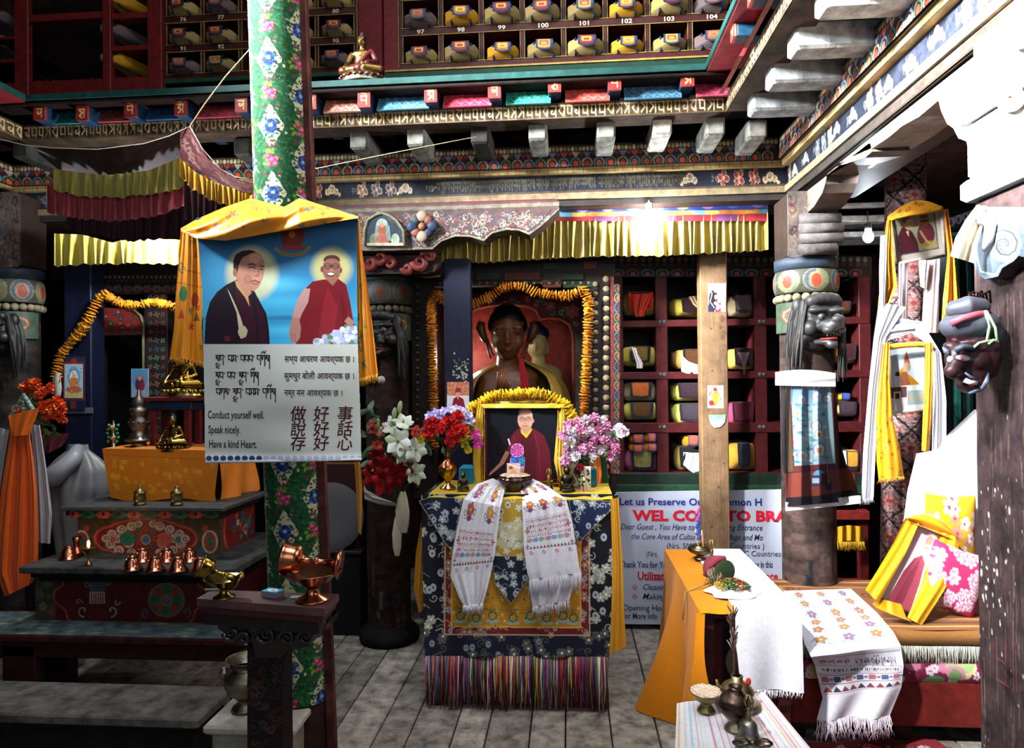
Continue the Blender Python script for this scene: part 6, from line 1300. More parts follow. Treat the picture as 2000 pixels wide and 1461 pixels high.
# canopy over the left shrine
t=thing('cloth_canopy','dark red patterned canopy with yellow and red ruffles above the left shrine','canopy',P(240,300,2.95))
def dsh(name,L_,R_,Y0,col,fold=3,amp=.01,kind='cloth',cv=None):return drape(name,'',L_,R_,Y0,col,kind,amp,fold,cv,24,60,parent=t)
c=Cv(160,50,'#2e1216');r=random.Random(4)
for k in range(80):c.flower(r.uniform(0,160),r.uniform(0,50),r.uniform(3,7),r.choice(['#3c1c1c','#242c30','#40221c']),'#2a1010',5)
def can(U,V):
    x=75+300*U;yt=np.interp(x,[75,130,190,240,290,330,375],[287,292,292,288,276,264,248]);yb=np.interp(x,[75,120,200,280,345,375],[300,336,343,335,315,300])
    return Pn(x,yt+(yb-yt)*V,2.75+.2*V+.02*np.sin(U*9))
b=MB();b.grid(can,0,0,c);b.obj('front_panel','cloth',t)
c=Cv(90,60,'#3c161a')
for k in range(60):c.flower(r.uniform(0,90),r.uniform(0,60),r.uniform(3,8),r.choice(['#56302a','#4c2224','#6a4a44','#5a2426']),'#3a1818',5)
def can2(U,V):
    x=352+145*U;yt=np.interp(x,[352,372,390,410,440,470,497],[258,247,285,315,340,352,358]);yb=np.interp(x,[352,380,420,470,497],[312,330,355,375,378])
    return Pn(x,yt+(yb-yt)*V,2.75-.1*U+.05*V)
b=MB();b.grid(can2,0,0,c);b.obj('side_panel','cloth',t)
b=MB();pleats(b,104,362,[(104,330),(200,342),(290,333),(352,308)],[(104,372),(160,384),(230,385),(310,378),(362,365)],2.93,'#b0a458',.03,13,5);b.obj('yellow_ruffle','cloth',t)
b=MB();pleats(b,92,372,[(92,360),(160,372),(240,374),(340,360),(372,330)],[(92,415),(160,428),(230,432),(310,422),(372,395)],2.96,'#a0464a',.035,16,6);b.obj('red_ruffle','cloth',t)
b=MB();pleats(b,350,500,[(350,308),(380,335),(420,358),(500,380)],[(350,345),(380,372),(420,395),(500,418)],2.72,'#9a701c',.02,15,7);b.obj('yellow_ruffle','cloth',t)
b=MB();pleats(b,360,500,[(360,340),(500,390)],[(360,430),(420,440),(500,450)],2.8,'#2c0c14',.03,12,8);pleats(b,130,400,[(130,415),(400,400)],[(130,448),(250,472),(400,462)],3.1,'#240a16',.03,14,9);b.obj('maroon_lining','cloth',t)
b=MB();b.tube([P(x,y,2.74)for x,y in((-30,262),(0,272),(50,284),(100,289),(190,292),(280,281),(330,266),(371,247))],.0022,'#a89880',6);b.tube([P(x,y,2.74-(x-371)*.0006)for x,y in((371,247),(400,203),(440,150),(480,105),(520,60))],.0025,'#a08c60',6);b.tube([P(x,y,2.72)for x,y in((371,247),(395,290),(430,330),(460,346),(500,352))],.0025,'#8a7868',6);b.obj('hanging_cord','cloth',t)
t=thing('pleated_valance','short pleated yellow valance under the dark canopy of the left shrine','valance',P(230,520,3.5))
b=MB();pleats(b,106,372,[(106,456),(160,458),(220,474),(260,462),(372,470)],[(106,520),(150,517),(260,514),(372,517)],3.5,'#a89a3c',.05,13,10);b.obj('pleated_skirt','silk',t)
b=MB();b.tube([P(608,331,3.3),P(760,300,3.32),P(930,267,3.36)],.0018,'#a89a70',5);tag(b.obj('hanging_string','cloth'),'thin string from the floral column to the black corbel','string')
# stone slab and pot at the foot of the stand
t=thing('stone_block','pale worn stone block beside the dark step','block',P(450,1440,2.05)*1)
z_s=P(450,1420,2.1).z;a=P(400,1420,2.12).x;b=MB();b.bx((a,2.1,z_s-.03),(a+.3,2.4,z_s),'#9a968a',.008);b.bx((a+.02,2.12,0),(a+.28,2.38,z_s-.03),'#7a766a',.008);b.obj('slab','stone',t)
p=P(482,1398,2.22);p.z=z_s+.001;t=thing('brass_pot','large tarnished brass pot with ringed handles on the pale stone','pot',p)
b=MB();b.lathe([(0,0),(.05,0),(.045,.01),(.025,.025),(.035,.04),(.06,.06),(.072,.09),(.07,.115),(.045,.135),(.04,.145),(.055,.16),(.065,.168),(.06,.165),(.03,.14)],p,'#7a7260',30);b.obj('pot_body','oldmetal',t)
b=MB();b.sph((p.x-.07,p.y-.01,p.z+.12),(.018,.018,.02),'#8a8478',10,8);b.obj('lug','oldmetal',t)
# ================================================================== FLORAL COLUMN, POSTER, STAND
YF2=2.32
cb_=P(598,1455,YF2);ct_=P(541,-60,YF2+.0);cb_.z=0
top_=ct_+(ct_-cb_)*.2
t=thing('draped_column','tall round column wrapped in green cloth with pink roses and blue blossoms','column',(cb_.x,YF2,0))
tl=Cv(120,150,'#1c3a1e');r=random.Random(11)
tl.rect(0,0,120,150,'#123a1c')
for k in range(260):tl.ell(r.uniform(0,120),r.uniform(0,150),r.uniform(2,5),r.uniform(1.5,3.5),r.choice(['#0e2a16','#1c4a2a','#0a2414','#1a5a3c','#24502a']),r.random()*3)
for x0 in(0,60,120): # cream lozenges with blue posies, green lattice with roses
    y0=0 if x0==60 else 75
    for yy in(y0,y0+150,y0-150):
        tl.poly([(x0,yy-52),(x0+26,yy),(x0,yy+52),(x0-26,yy)],'#a09a7c')
        for k in range(110):a=r.random()*6.28;q=r.uniform(.55,1.25);tl.ell(x0+24*q*math.cos(a),yy+40*q*math.sin(a),r.uniform(1.5,4),r.uniform(1.5,4),r.choice(['#14402a','#a09a7c','#1a4a30','#0e2c1c']))
        tl.ell(x0,yy,12,17,'#142650');
        for k in range(26):a=r.random()*6.28;q=r.random();tl.ell(x0+15*q*math.cos(a),yy+20*q*math.sin(a),2.6,2.6,r.choice(['#1c3464','#10204a','#3a5a90','#24406c','#0c1838']))
        tl.ell(x0,yy-2,4,4,'#6a86b0')
        for s_ in(-1,1):tl.line([(x0,yy+38),(x0+s_*4,yy+50)],1.5,'#14402a')
for x0 in(0,60,120):
    y0=75 if x0==60 else 0
    for yy in(y0,y0+150):
        for k in range(22):a=r.random()*6.28;q=r.uniform(.3,1);tl.ell(x0+25*q*math.cos(a),yy+26*q*math.sin(a),r.uniform(3,6),r.uniform(2,5),r.choice(['#5a7a24','#6c8a30','#3a6228','#4c7028','#1c4c2c']),r.random()*3)
        for dx,dy,q in((0,0,9),(-8,-9,7),(7,9,6),(-6,12,5),(10,-4,5)):
            tl.ell(x0+dx,yy+dy,q,q*.9,'#7a1838');tl.ell(x0+dx-1,yy+dy-1,q*.75,q*.65,'#a04464');tl.ell(x0+dx+1,yy+dy+1,q*.45,q*.4,'#7c1c40');tl.ell(x0+dx,yy+dy,q*.2,q*.2,'#c88aa0')
        for dx,dy in((-8,-34),(8,-34),(0,-26),(-15,30),(14,32),(0,-42)):tl.ell(x0+dx,yy+dy,3.4,3.4,'#6a1428')
        for s_ in(-1,1):tl.line([(x0+s_*4,yy-50),(x0+s_*14,yy-30),(x0+s_*24,yy-16)],2.5,'#164a24')
def colfn(r_,z0,z1,a0=0,a1=2*PI,wob=0.):
    def fn(U,V):
        z=z1+(z0-z1)*V;k=(z-cb_.z)/(top_.z-cb_.z);a=a0+(a1-a0)*U;rr=r_*(1+wob*np.sin(a*9+z*3))
        return(cb_.x+(top_.x-cb_.x)*k+rr*np.sin(a),YF2-rr*np.cos(a),z)
    return fn
zf=P(590,1356,YF2).z;H_=4.6
c=Cv(300,1500,'#1c3a1e');c.tile(tl,3,(H_-zf)/.225)
b=MB();b.grid(colfn(.101,zf,H_,-PI,PI,.006),0,0,c);b.obj('floral_cloth','cloth',t)
b=MB();b.grid(colfn(.096,.0,5.4),28,6,'#2c1a16');b.obj('timber','oldwood',t)
q=Vector((cb_.x+.112,YF2-.03,0));q2=Vector((top_.x+.1,YF2-.03,top_.z));b=MB();d_=(q2-q)
b.add([tuple(q+Vector((i*.014,j*.012,0)))for i,j in((-1,-1),(1,-1),(1,1),(-1,1))]+[tuple(q2+Vector((i*.012,j*.012,0)))for i,j in((-1,-1),(1,-1),(1,1),(-1,1))],[(0,1,5,4),(1,2,6,5),(2,3,7,6),(3,0,4,7),(0,3,2,1),(4,5,6,7)],'#4a2620');b.obj('batten','oldwood',t)
# poster
YP=2.1
t=thing('printed_poster','large vinyl poster of two robed monks with kindness sayings in four scripts','poster',P(550,900,YP))
c=pcv(382,420,708,905,'#3a86ac',1.35)
c.grad(382,420,708,530,'#16405e','#2c6c94');c.grad(382,530,708,640,'#2c7098','#3c98be');c.grad(382,620,708,672,'#2e80a8','#3a9ac4')
for x,y,a_,b_,cl in((520,555,60,12,'#54b0d0'),(560,620,50,4,'#24587a'),(545,645,60,8,'#4cb0d4'),(430,480,60,14,'#1c4c6e'),(640,470,60,20,'#1c4c70'),(550,590,70,10,'#46a2c6'),(420,540,30,30,'#4090b8')):c.ell(x,y,a_,b_,cl,soft=.8,al=.7)
c.ell(492,535,50,52,'#b8b488',soft=.14,al=.85);c.ell(648,524,38,38,'#b8b070',soft=.2,al=.9)
# emblem
c.poly([(548,440),(596,440),(594,470),(588,478),(552,478)],'#5c2c20');c.ell(571,463,12,10,'#7a2c1c');c.poly([(547,478),(597,478),(590,488),(552,488)],'#8a2c24');c.line([(539,486),(550,495),(571,499),(592,495),(604,484)],6,'#8a7434');c.line([(539,486),(550,495),(571,499),(592,495),(604,484)],1,'#3a2c18');c.ell(570,458,6,7,'#a07030')
# left monk
c.poly([(399,672),(402,620),(410,590),(424,570),(442,556),(462,546),(480,552),(495,565),(508,590),(520,612),(525,640),(527,672)],'#1a0a14');c.poly([(460,548),(476,560),(492,590),(500,640),(500,672),(470,672),(462,600)],'#2e0c18');c.poly([(500,585),(516,612),(522,672),(506,672)],'#2a0c1c')
c.poly([(443,562),(450,574),(462,600),(470,620),(476,640),(484,645),(480,658),(470,662),(466,640),(462,610),(452,585)],'#b8a890');c.ell(474,648,9,12,'#b0a484')
c.poly([(458,545),(466,552),(484,575),(488,600),(478,580),(462,560)],'#b08c5c');c.poly([(460,540),(486,560),(492,572),(484,580),(470,562)],'#a87a5c')
c.poly([(456,520),(456,505),(462,495),(476,489),(494,489),(508,496),(516,510),(517,528),(513,545),(506,560),(496,569),(486,566),(472,556),(460,540)],'#a87460');c.poly([(456,524),(456,508),(460,497),(472,490),(488,488),(500,492),(488,496),(474,503),(467,516),(464,532),(458,530)],'#2a1a18')
c.ell(498,505,12,9,'#bc8a74');c.ell(503,540,9,8,'#b07c68');c.ell(484,545,8,10,'#9a6654');c.ell(459,532,4,8,'#8a5444')
c.line([(485,517),(494,515),(499,519)],2,'#20100e');c.line([(508,519),(515,521)],2,'#20100e');c.line([(486,523),(492,521),(498,524)],2.2,'#1a0e0e');c.line([(508,526),(513,526)],2,'#1a0e0e');c.line([(504,524),(506,534),(500,540),(496,538)],1.6,'#7a4638');c.ell(503,538,4,3,'#94604e');c.line([(490,550),(498,548),(507,552)],3,'#7c3436');c.line([(492,554),(504,555)],1.5,'#5a2428')
c.ell(444,661,6,6,'#5a1420')
# right monk
c.poly([(576,600),(588,575),(600,560),(610,550),(630,546),(660,544),(676,556),(684,590),(690,625),(696,650),(692,672),(578,672),(582,640)],'#6a141c');c.poly([(640,560),(660,600),(650,672),(620,672),(630,600)],'#7c1c24');c.poly([(664,570),(676,600),(684,650),(670,650)],'#5c1018')
c.poly([(594,563),(606,564),(602,590),(590,612),(582,632),(570,625),(574,605),(584,580)],'#a8807a');c.poly([(570,620),(584,620),(588,640),(586,660),(578,670),(568,668),(564,650)],'#9a6c60');c.line([(570,650),(570,666)],1,'#5a3430');c.line([(576,652),(576,668)],1,'#5a3430')
c.ell(648,526,18,25,'#8a5c4c');c.ell(648,508,16,10,'#4a2c28');c.ell(648,514,15,9,'#8a5a4a');c.ell(629,526,3,6,'#6a3e34');c.ell(666,528,2.5,5,'#6a3e34');c.poly([(636,545),(660,545),(650,558)],'#8a5c4c')
for x in(640,655):c.ring(x,520,6.5,5,.9,'#20181c');c.line([(x-4,520),(x+4,520)],1.6,'#1c1012')
c.ell(648,527,4,3,'#9c6c5a');c.ell(646,536,8,4.5,'#5a2824');c.ell(646,535,6.5,2.4,'#d8d0c8');c.line([(634,530),(638,540)],1,'#6a4438');c.line([(660,530),(657,540)],1,'#6a4438')
for k in range(150):x,y=r.uniform(606,694),r.uniform(634,670);q=1 if y>672-(x-600)*.45 else 0;c.ell(x,y,5.5,4.5,r.choice(['#b8bccc','#a8acc8','#5a7a54','#c8ccd0','#8a9ab0','#c8c8d8']))if q else None
c.poly([(672,628),(680,618),(692,628),(688,640)],'#9a6c60')
c.rect(382,672,708,905,'#b4b6ae')
for x in range(408,704,14):c.ell(x,895,6,5,'#20305c' if x<520 else '#8a90a8')
c.mask([(383,425),(700,420),(697,470),(699,670),(704,800),(706,893),(701,899),(560,901),(402,904),(400,890),(399,780),(394,560)])
yp=lambda x,y:YP+.006*np.sin((x-390)*.022)+.008*np.exp(-((x-560)/60)**2)*np.clip((y-780)/80,0,1)*np.sin((y-780)*.05)-.012*np.exp(-((y-900)/9)**2)+.004*np.sin(y*.03+x*.012)
b=MB();sheet(b,c,yp);o=b.obj('vinyl_sheet','vinyl',t)
m=YP/1350
def pt_(b,s,x,y,h,col,x1=None,bold=0,sh=0,cw=.56):
    n=sum(.3 if ch in 'il.,। ' else(.85 if ch in 'mw' else cw)for ch in s)*h*1.36;sx=(x1-x)/n if x1 else 1
    b.text(s,P(x,y,YP),(1,0,-.012),(0,0,1),h*1.36*m,col,bold,sh,sx=sx)
    b.v[-1]=wrapto(yp)(b.v[-1])
INK='#2c1214'
for s,x,y,x1 in(('Conduct yourself well.',406,817,549),('Speak nicely.',407,846,490),('Have a kind Heart.',408,874,525)):b=MB();pt_(b,s,x,y,16.5,INK,x1,.012);b.obj('lettering','plain',t)
for s,x,y,x1,n in(('सभ्य आचरण आवश्यक छ ।',556,707,691,0),('सुमधुर बोली आवश्यक छ ।',556,740,691,0),('नम्र मन आवश्यक छ ।',557,773,668,0)):
    b=MB();k0=b.n;pt_(b,s,x,y,13.5,INK,None,.008)
    v=b.v[-1].copy();w0=v[:,0].min();w1=v[:,0].max();X0=P(x,y,YP).x;X1=P(x1,y,YP).x;v[:,0]=X0+(v[:,0]-w0)/(w1-w0)*(X1-X0);b.v[-1]=wrapto(yp)(v);b.obj('lettering','plain',t)
for s,y in(('做好事',820),('說好話',849),('存好心',877)):
    for ch,x in zip(s,(566,611,657)):b=MB();b.text(ch,P(x,y,YP),(1,0,-.01),(0,0,1),33*m,'#3c1014',.006,.12);b.v[-1]=wrapto(yp)(b.v[-1]);b.obj('lettering','plain',t)
def tib(x0,x1,y,spec,sd):
    """flat-topped letters with long tails, drawn as strokes"""
    c=pcv(x0-4,y-12,x1+4,y+32,'#b4b6ae',3);w_=2.1;n=len(spec);st=(x1-x0)/n
    for i,ch in enumerate(spec):
        x=x0+i*st;k=st*.86
        if ch=='.':c.ell(x+2,y+2,1.2,1.2,INK);continue
        if ch=='|':c.line([(x,y),(x,y+26)],1.6,INK);continue
        c.line([(x,y),(x+k,y)],w_,INK)
        if ch in 'dD':c.line([(x+k,y),(x+k*.9,y+8),(x+k,y+18)],w_*.8,INK);c.line([(x+1,y),(x,y+6),(x+4,y+8)],w_*.8,INK)
        elif ch in 'gG':c.line([(x+1,y),(x+1,y+9),(x+k*.5,y+5),(x+k*.5,y)],w_*.8,INK);c.line([(x+k,y),(x+k,y+20)],w_*.9,INK)
        elif ch in 'sS':c.line([(x+2,y),(x+1,y+7),(x+k*.5,y+3),(x+k*.8,y+11)],w_*.8,INK);c.line([(x+k,y),(x+k,y+10)],w_*.8,INK)
        elif ch in 'mM':c.line([(x+1,y),(x+3,y+6),(x,y+11),(x+k*.6,y+8)],w_*.8,INK);c.line([(x+k,y),(x+k,y+12)],w_,INK)
        else:c.line([(x+1,y),(x+1,y+8),(x+k,y+9)],w_*.8,INK);c.line([(x+k,y),(x+k,y+12)],w_*.8,INK)
        if ch in 'GD':c.line([(x,y-4),(x+k*.5,y-8),(x+k,y-4),(x+k*1.2,y-9)],1.7,INK)
        if ch=='S':c.spiral(x+k*.5,y+17,5,1.7,INK,1);c.line([(x+1,y+23),(x+k,y+25)],1.7,INK)
    c.m=c.a[...,0]<lin('#b4b6ae')[0]*.6;k=c.m.copy();k[1:,:]|=c.m[:-1,:];k[:,1:]|=c.m[:,:-1];k[1:,1:]|=c.m[:-1,:-1];c.m=k;c.a[:]=lin(INK)
    b=MB();sheet(b,c,lambda x,y:yp(x,y)-.0012,False);b.obj('lettering','plain',t)
tib(421,534,694,'Sd.lm.bzn.dGs|',1);tib(421,512,727,'Sn.bn.Sd.Gs|',2);tib(422,546,759,'bgs.Sd.zmm.dGs|',3)
b=MB();b.tube([P(402,903,YP-.01),P(706,897,YP-.01)],.004,'#c8cad0',8);b.obj('bottom_rod','vinyl',t)
# yellow scarf over it
def printed(n,m_,col,sd=1,dens=1):
    c=Cv(n,m_,col);r=random.Random(sd)
    for k in range(int(n*m_/420*dens)):
        x,y=r.uniform(0,n),r.uniform(0,m_);f=r.random()
        if f<.5:c.spiral(x,y,r.uniform(4,8),1.6,r.choice(['#6a5a1c','#8a3c1c','#3c5a3c']),1,r.random()*6);c.line([(x,y),(x+r.uniform(-9,9),y+r.uniform(-6,6))],1.4,'#5a6a2c')
        else:c.flower(x,y,r.uniform(3,6),r.choice(['#a8361c','#3c6a4c','#8a4a1c','#a04a2c']),'#5a3a1c',4,None,r.random()*3)
    return c
t=thing('yellow_scarf','bright orange-yellow printed scarf draped over the top of the monk poster','scarf',P(540,700,2.04))
TX=[353,384,440,490,520,555,585,620,660,700];TT=[446,428,404,387,395,404,387,398,410,423];TB=[452,466,470,462,456,450,446,440,432,426]
def sc1(U,V):
    x=353+347*U;yt=np.interp(x,TX,TT);yb=np.interp(x,TX,TB);k=np.clip((yb-yt)/60,0,1)
    return Pn(x,yt+(yb-yt)*V,2.05-.05*np.sin(V*PI)*k+.012*np.sin(V*9+U*14)*k+.02*(V<.5)*0+.05*(1-V)*1)
b=MB();b.grid(sc1,0,0,printed(260,60,'#d8860e',3));b.obj('top_fold','silk',t)
c=printed(50,190,'#d8840c',5,.35)
for y in(62,78):c.line([(0,y),(50,y+6)],1.2,'#8a5a10')
c.ell(14,92,7,10,'#2c6a3a');c.ell(36,100,7,10,'#a8401c');c.poly([(6,128),(12,112),(18,128)],'#b83c1c');c.poly([(24,112),(34,112),(29,124)],'#7a6a3c');c.poly([(34,132),(40,118),(46,132)],'#5a4a1c')
drape('tail','',[(353,448),(349,500),(343,580),(340,640),(332,697)],[(386,440),(392,500),(396,580),(394,640),(398,706)],2.12,'#d8840c',amp=.01,fold=3,cv=c,parent=t,frin=(.02,['#c87c14','#b06a10','#d89020'],50))
drape('tail','',[(697,424),(697,480),(697,560),(698,640),(698,740)],[(702,426),(706,480),(718,560),(728,640),(738,730)],2.12,'#d8840c',amp=.008,fold=2.5,cv=printed(36,190,'#d8860c',9,.5),parent=t,frin=(.025,['#d8901c','#c07814','#e0a028'],60))
b=MB();b.tube([P(353,447,2.11),P(470,400,2.14),P(494,386,2.2)],.0018,'#2c3a4a',5);b.tube([P(702,426,2.1),P(600,392,2.14),P(580,380,2.2)],.0018,'#2c3a4a',5);b.obj('cord','cloth',t)
# stand
YS2=2.02;
A_,B_2,C_2,D_=[P(x,y,Y)for x,y,Y in((384,1171,1.93),(630,1189,1.86),(660,1158,2.04),(412,1150,2.08))]
zS=(A_.z+B_2.z)/2;A_,B_2,C_2,D_=[PZ(x,y,zS)for x,y in((384,1169),(634,1189),(662,1160),(414,1152))]
t=thing('carved_stand','dark carved wooden stand with scroll brackets in the left foreground','stand',(P(560,1300,2.0).x,2.0,0))
def plate(b,Q,z0,z1,col,ins=0):
    ce=sum((Vector(q)for q in Q),Vector())/4;q=[Vector(v).lerp(ce,ins)for v in Q]
    return b.add([(v.x,v.y,z0)for v in q]+[(v.x,v.y,z1)for v in q],[(3,2,1,0),(4,5,6,7),(0,1,5,4),(1,2,6,5),(2,3,7,6),(3,0,4,7)],col)
b=MB();Q=[A_,B_2,C_2,D_];plate(b,Q,zS-.022,zS,'#4e3230');plate(b,Q,zS-.04,zS-.022,'#3a1216',.04);plate(b,Q,zS-.075,zS-.04,'#160c0c',.1);b.obj('top_board','wood',t)
Ys=1.93
b=MB();slab(b,[(424,1206),(640,1214),(636,1232),(612,1240),(604,1262),(580,1268),(556,1252),(548,1285),(500,1285),(492,1252),(470,1262),(446,1256),(438,1236),(426,1228)],Ys,.1,'#100b0b')
for x,y,q,s_ in((452,1238,15,1),(476,1246,12,-1),(520,1240,18,1),(560,1246,16,-1),(596,1246,16,-1),(500,1222,9,1),(628,1222,9,-1)):curl(b,x,y,q,Ys-.004,.008,'#1a1414',s_)
b.obj('scroll_bracket','gloss',t)
c=pcv(483,1255,552,1480,'#1a1212',1.3);r=random.Random(5)
for k in range(60):x,y=r.uniform(486,550),r.uniform(1280,1475);c.spiral(x,y,r.uniform(5,12),2.2,r.choice(['#322826','#3c2a26','#4a2420','#2a2a2c']),1,r.random()*6)
b=MB();a=P(484,1461,Ys+.02);c2=P(550,1250,Ys+.02);b.bx((a.x,Ys+.02,0),(c2.x,Ys+.1,c2.z),'#1a1212',.004);sheet(b,c,Ys+.017,False);b.obj('carved_post','oldwood',t)
# ritual goblets, plate, matchbox on the stand
def lz(prof,s_):return[(a*s_,b_*s_)for a,b_ in prof]
DISH=[(0,0),(.3,0),(.28,.03),(.14,.1),(.1,.2),(.13,.25),(.3,.33),(.5,.5),(.53,.52),(.5,.52),(.3,.38),(0,.33)]
CUP=[(0,0),(.26,0),(.22,.05),(.09,.14),(.05,.35),(.08,.4),(.09,.42),(.05,.46),(.05,.62),(.1,.68),(.22,.7),(.24,.8),(.26,.95),(.3,1.0),(.27,.99),(.22,.85),(.15,.72),(0,.72)]
for px,py,s_,col,nm in((610,1172,.165,'#a8684a','copper'),(438,1166,.108,'#8a7434','brass')):
    p=PZ(px,py,zS+.0005)
    b=MB();b.lathe(lz(DISH,s_),p,col,36);tag(b.obj('offering_dish','metal'),'footed %s dish holding a tipped %s goblet on the carved stand'%(nm,nm),'dish')
    b=MB()
    if nm=='copper':T=(rotm(0,-PI/2+.12,.05),(p.x+.083,p.y-.0,p.z+.104));pf=lz(CUP,.165)
    else:T=(rotm(.5,-PI/2+.55,-.15),(p.x+.05,p.y-.01,p.z+.052));pf=lz(CUP,.115)
    b.lathe(pf,(0,0,0),col,28,T=T);k_=np.array(T[0])@np.array([0,0,.42*(.165 if nm=='copper' else .115)])+np.array(T[1]);b.sph(tuple(k_),.012 if nm=='copper' else .007,'#b8b0a0',12,8)
    tag(b.obj('ritual_goblet','metal'),'%s goblet lying tipped across its footed dish'%('large polished copper' if nm=='copper' else 'smaller golden brass'),'goblet')
p=PZ(533,1165,zS+.001);b=MB();c=Cv(50,36,'#2c88a8');c.ell(25,18,17,11,'#c8ccc8');c.poly([(18,22),(22,14),(30,15),(33,23)],'#8a5a44')
Rz=rotm(0,0,-.32);b.box((p.x,p.y,p.z+.009),(.056,.036,.017),'#6a6268',rot=(0,0,-.32),ch=.001)
k_=[np.array([x,y,.0185])for x,y in((-.028,.018),(.028,.018),(.028,-.018),(-.028,-.018))];b.face(*[Rz@q+np.array(p)for q in k_],c);tag(b.obj('matchbox','paper'),'blue-topped matchbox between the two goblets','matchbox')
b=MB();
p=PZ(585,1166,zS+.001);b.box((p.x,p.y,p.z+.001),(.05,.022,.001),'#b8b8b4',rot=(0,0,.2),ch=0);tag(b.obj('paper_scrap','paper'),'white paper scrap next to the matchbox','paper')
p=PZ(420,1153,zS+.001);b=MB();b.box((p.x,p.y,p.z+.003),(.06,.006,.004),'#8a7c68',rot=(0,0,.15),ch=.001);tag(b.obj('wooden_stick','wood'),'short pale stick behind the brass dish','stick')
# framed picture and fan behind the column
b=MB();a=P(560,1100,3.98).x;c2=P(704,1100,3.98).x;zk=P(650,1076,3.98).z;b.bx((a,3.98,0),(c2,4.3,zk-.02),'#0c0808',.006);b.bx((a-.01,3.97,zk-.02),(c2+.01,4.32,zk),'#1c1010',.004);tag(b.obj('low_cupboard','wood'),'dark low cupboard behind the floral column, nearly black','cupboard')
def p_man(c,x,y,w,h):
    c.rect(x,y,x+w,y+h,'#2a1216');c.rect(x,y,x+w,y+4,'#6a4a1c');c.rect(x+w-8,y,x+w,y+h,'#6a1020');c.ell(x+w*.42,y+h*.3,5,7,'#5a3c34');c.poly([(x+w*.3,y+h),(x+w*.32,y+h*.45),(x+w*.42,y+h*.38),(x+w*.62,y+h*.45),(x+w*.7,y+h)],'#0c0a0e');c.poly([(x+w*.4,y+h*.38),(x+w*.46,y+h*.38),(x+w*.42,y+h*.5)],'#5a4038')
card(636,903,702,1070,4.08,'dim framed photograph of a dark-clothed person behind the column',p_man,'framed_photo','picture',1,th=.02,edge='#4a1018')
b=MB();p=P(645,1040,4.02);p.z=zk+.19;b.lathe([(0,0),(.12,.006),(.2,.01),(.205,.006),(.12,0)],p,'#4a4848',36,tilt=(PI/2-.15,0,.1));tag(b.obj('round_fan','cloth'),'large grey round fan leaning beside the floral column','fan')
drape('ochre_cloth','ochre cloth strip hanging below the poster corner',[(692,902),(696,960),(700,1040)],[(704,902),(708,960),(706,1045)],3.2,'#a0661c',amp=.01,fold=2)
b=MB();p=P(745,742,3.7);b.lathe([(0,.0),(.022,.002),(.022,.006),(0,.008)],p,'#9a928c',16,tilt=(PI/2,0,0));tag(b.obj('round_badge','paint'),'small round pale badge pinned to the lion pillar','badge')
# ================================================================== RIGHT SIDE
# hanging on the lion pillar
YH2=3.36
t=thing('plastic_covered_hanging','blue painted hanging under clear plastic with white bottom rod, on right lion pillar','hanging',P(1600,985,YH2))
def hy(x,y):return YH2-.06*np.cos(np.clip((x-1590)/95,-1,1)*1.3)+.06+(y-740)*-.0002
L_=[(1522,748),(1520,800),(1524,900),(1534,985)]
c=pcv(1518,740,1686,990,'#241c20',1.6);r=random.Random(3)
c.poly([(1534,745),(1542,748),(1552,915),(1546,922),(1537,922)],'#6a5838');c.poly([(1541,748),(1630,745),(1640,915),(1548,922)],'#5c2a28');c.poly([(1544,752),(1622,750),(1632,905),(1552,910)],'#8aa4ac')
c.grad(1545,752,1618,790,'#2c4a7c','#7c98b8',.8)
for k in range(70):c.ell(r.uniform(1550,1618),r.uniform(790,905),r.uniform(2,8),r.uniform(1.5,4),r.choice(['#3c8494','#5aa0a4','#a8b8c0','#8a9cb0','#2c6470','#c0c8cc','#6a8a80']),al=.8)
for x,y,q in((1566,780,9),(1596,774,10),(1616,778,7),(1558,806,8),(1559,833,8),(1595,832,11),(1568,890,11),(1600,878,12),(1600,848,9)):c.ell(x,y,q,q*1.05,'#6a7480');c.ell(x,y,q*.8,q*.9,'#c4c8c8');c.ell(x,y+q*.1,q*.45,q*.6,['#8a9ab0','#b07a5a','#a8a490'][int(x)%3]);c.ell(x,y-q*.4,q*.2,q*.22,'#e0dcd8');c.ell(x,y+q*.8,q*.8,q*.25,'#b8b0a0')
for x in(1568,1578,1590,1600,1608,1616):c.ell(x,755,3.5,3.5,'#b88a5a');c.line([(x,758),(x,765)],.8,'#8a98b0')
c.poly([(1532,925),(1660,914),(1669,925),(1671,955),(1600,968),(1535,972)],'#7a382c');c.ell(1600,930,12,12,'#5c9ac4');c.rect(1584,928,1602,950,'#3c3c4c');c.rect(1586,934,1600,944,'#a8b0b8');c.rect(1604,924,1616,948,'#4a2020');c.rect(1612,940,1625,958,'#2c3438')
c.line([(1611,840),(1613,880),(1619,945)],1.6,'#c0645c');c.line([(1519,745),(1516,990)],2,'#8a8a98')
c.mask([(1524,742),(1630,742),(1640,860),(1655,912),(1672,930),(1676,978),(1536,990),(1526,880)])
b=MB();sheet(b,c,lambda x,y:hy(x,y));b.obj('painted_sheet','vinyl',t)
def pls(U,V):x0=1520+14*V;x1=1632+48*V**1.6;x=x0+(x1-x0)*U;y=742+(250-14*U)*V;return Pn(x,y,hy(x,y)-.012-.004*np.sin(U*21+V*4))
b=MB();b.grid(pls,50,40,'#ffffff');b.obj('plastic_cover',clear(),t)
b=MB();b.grid(lambda U,V:Pn(1514+118*U,727+26*V-6*np.sin(U*PI)*(1-V)+2*U,hy(1514+118*U,740)-.03-.006*np.sin(V*9+U*5)),40,12,'#c8c4c4');b.obj('white_band','cloth',t)
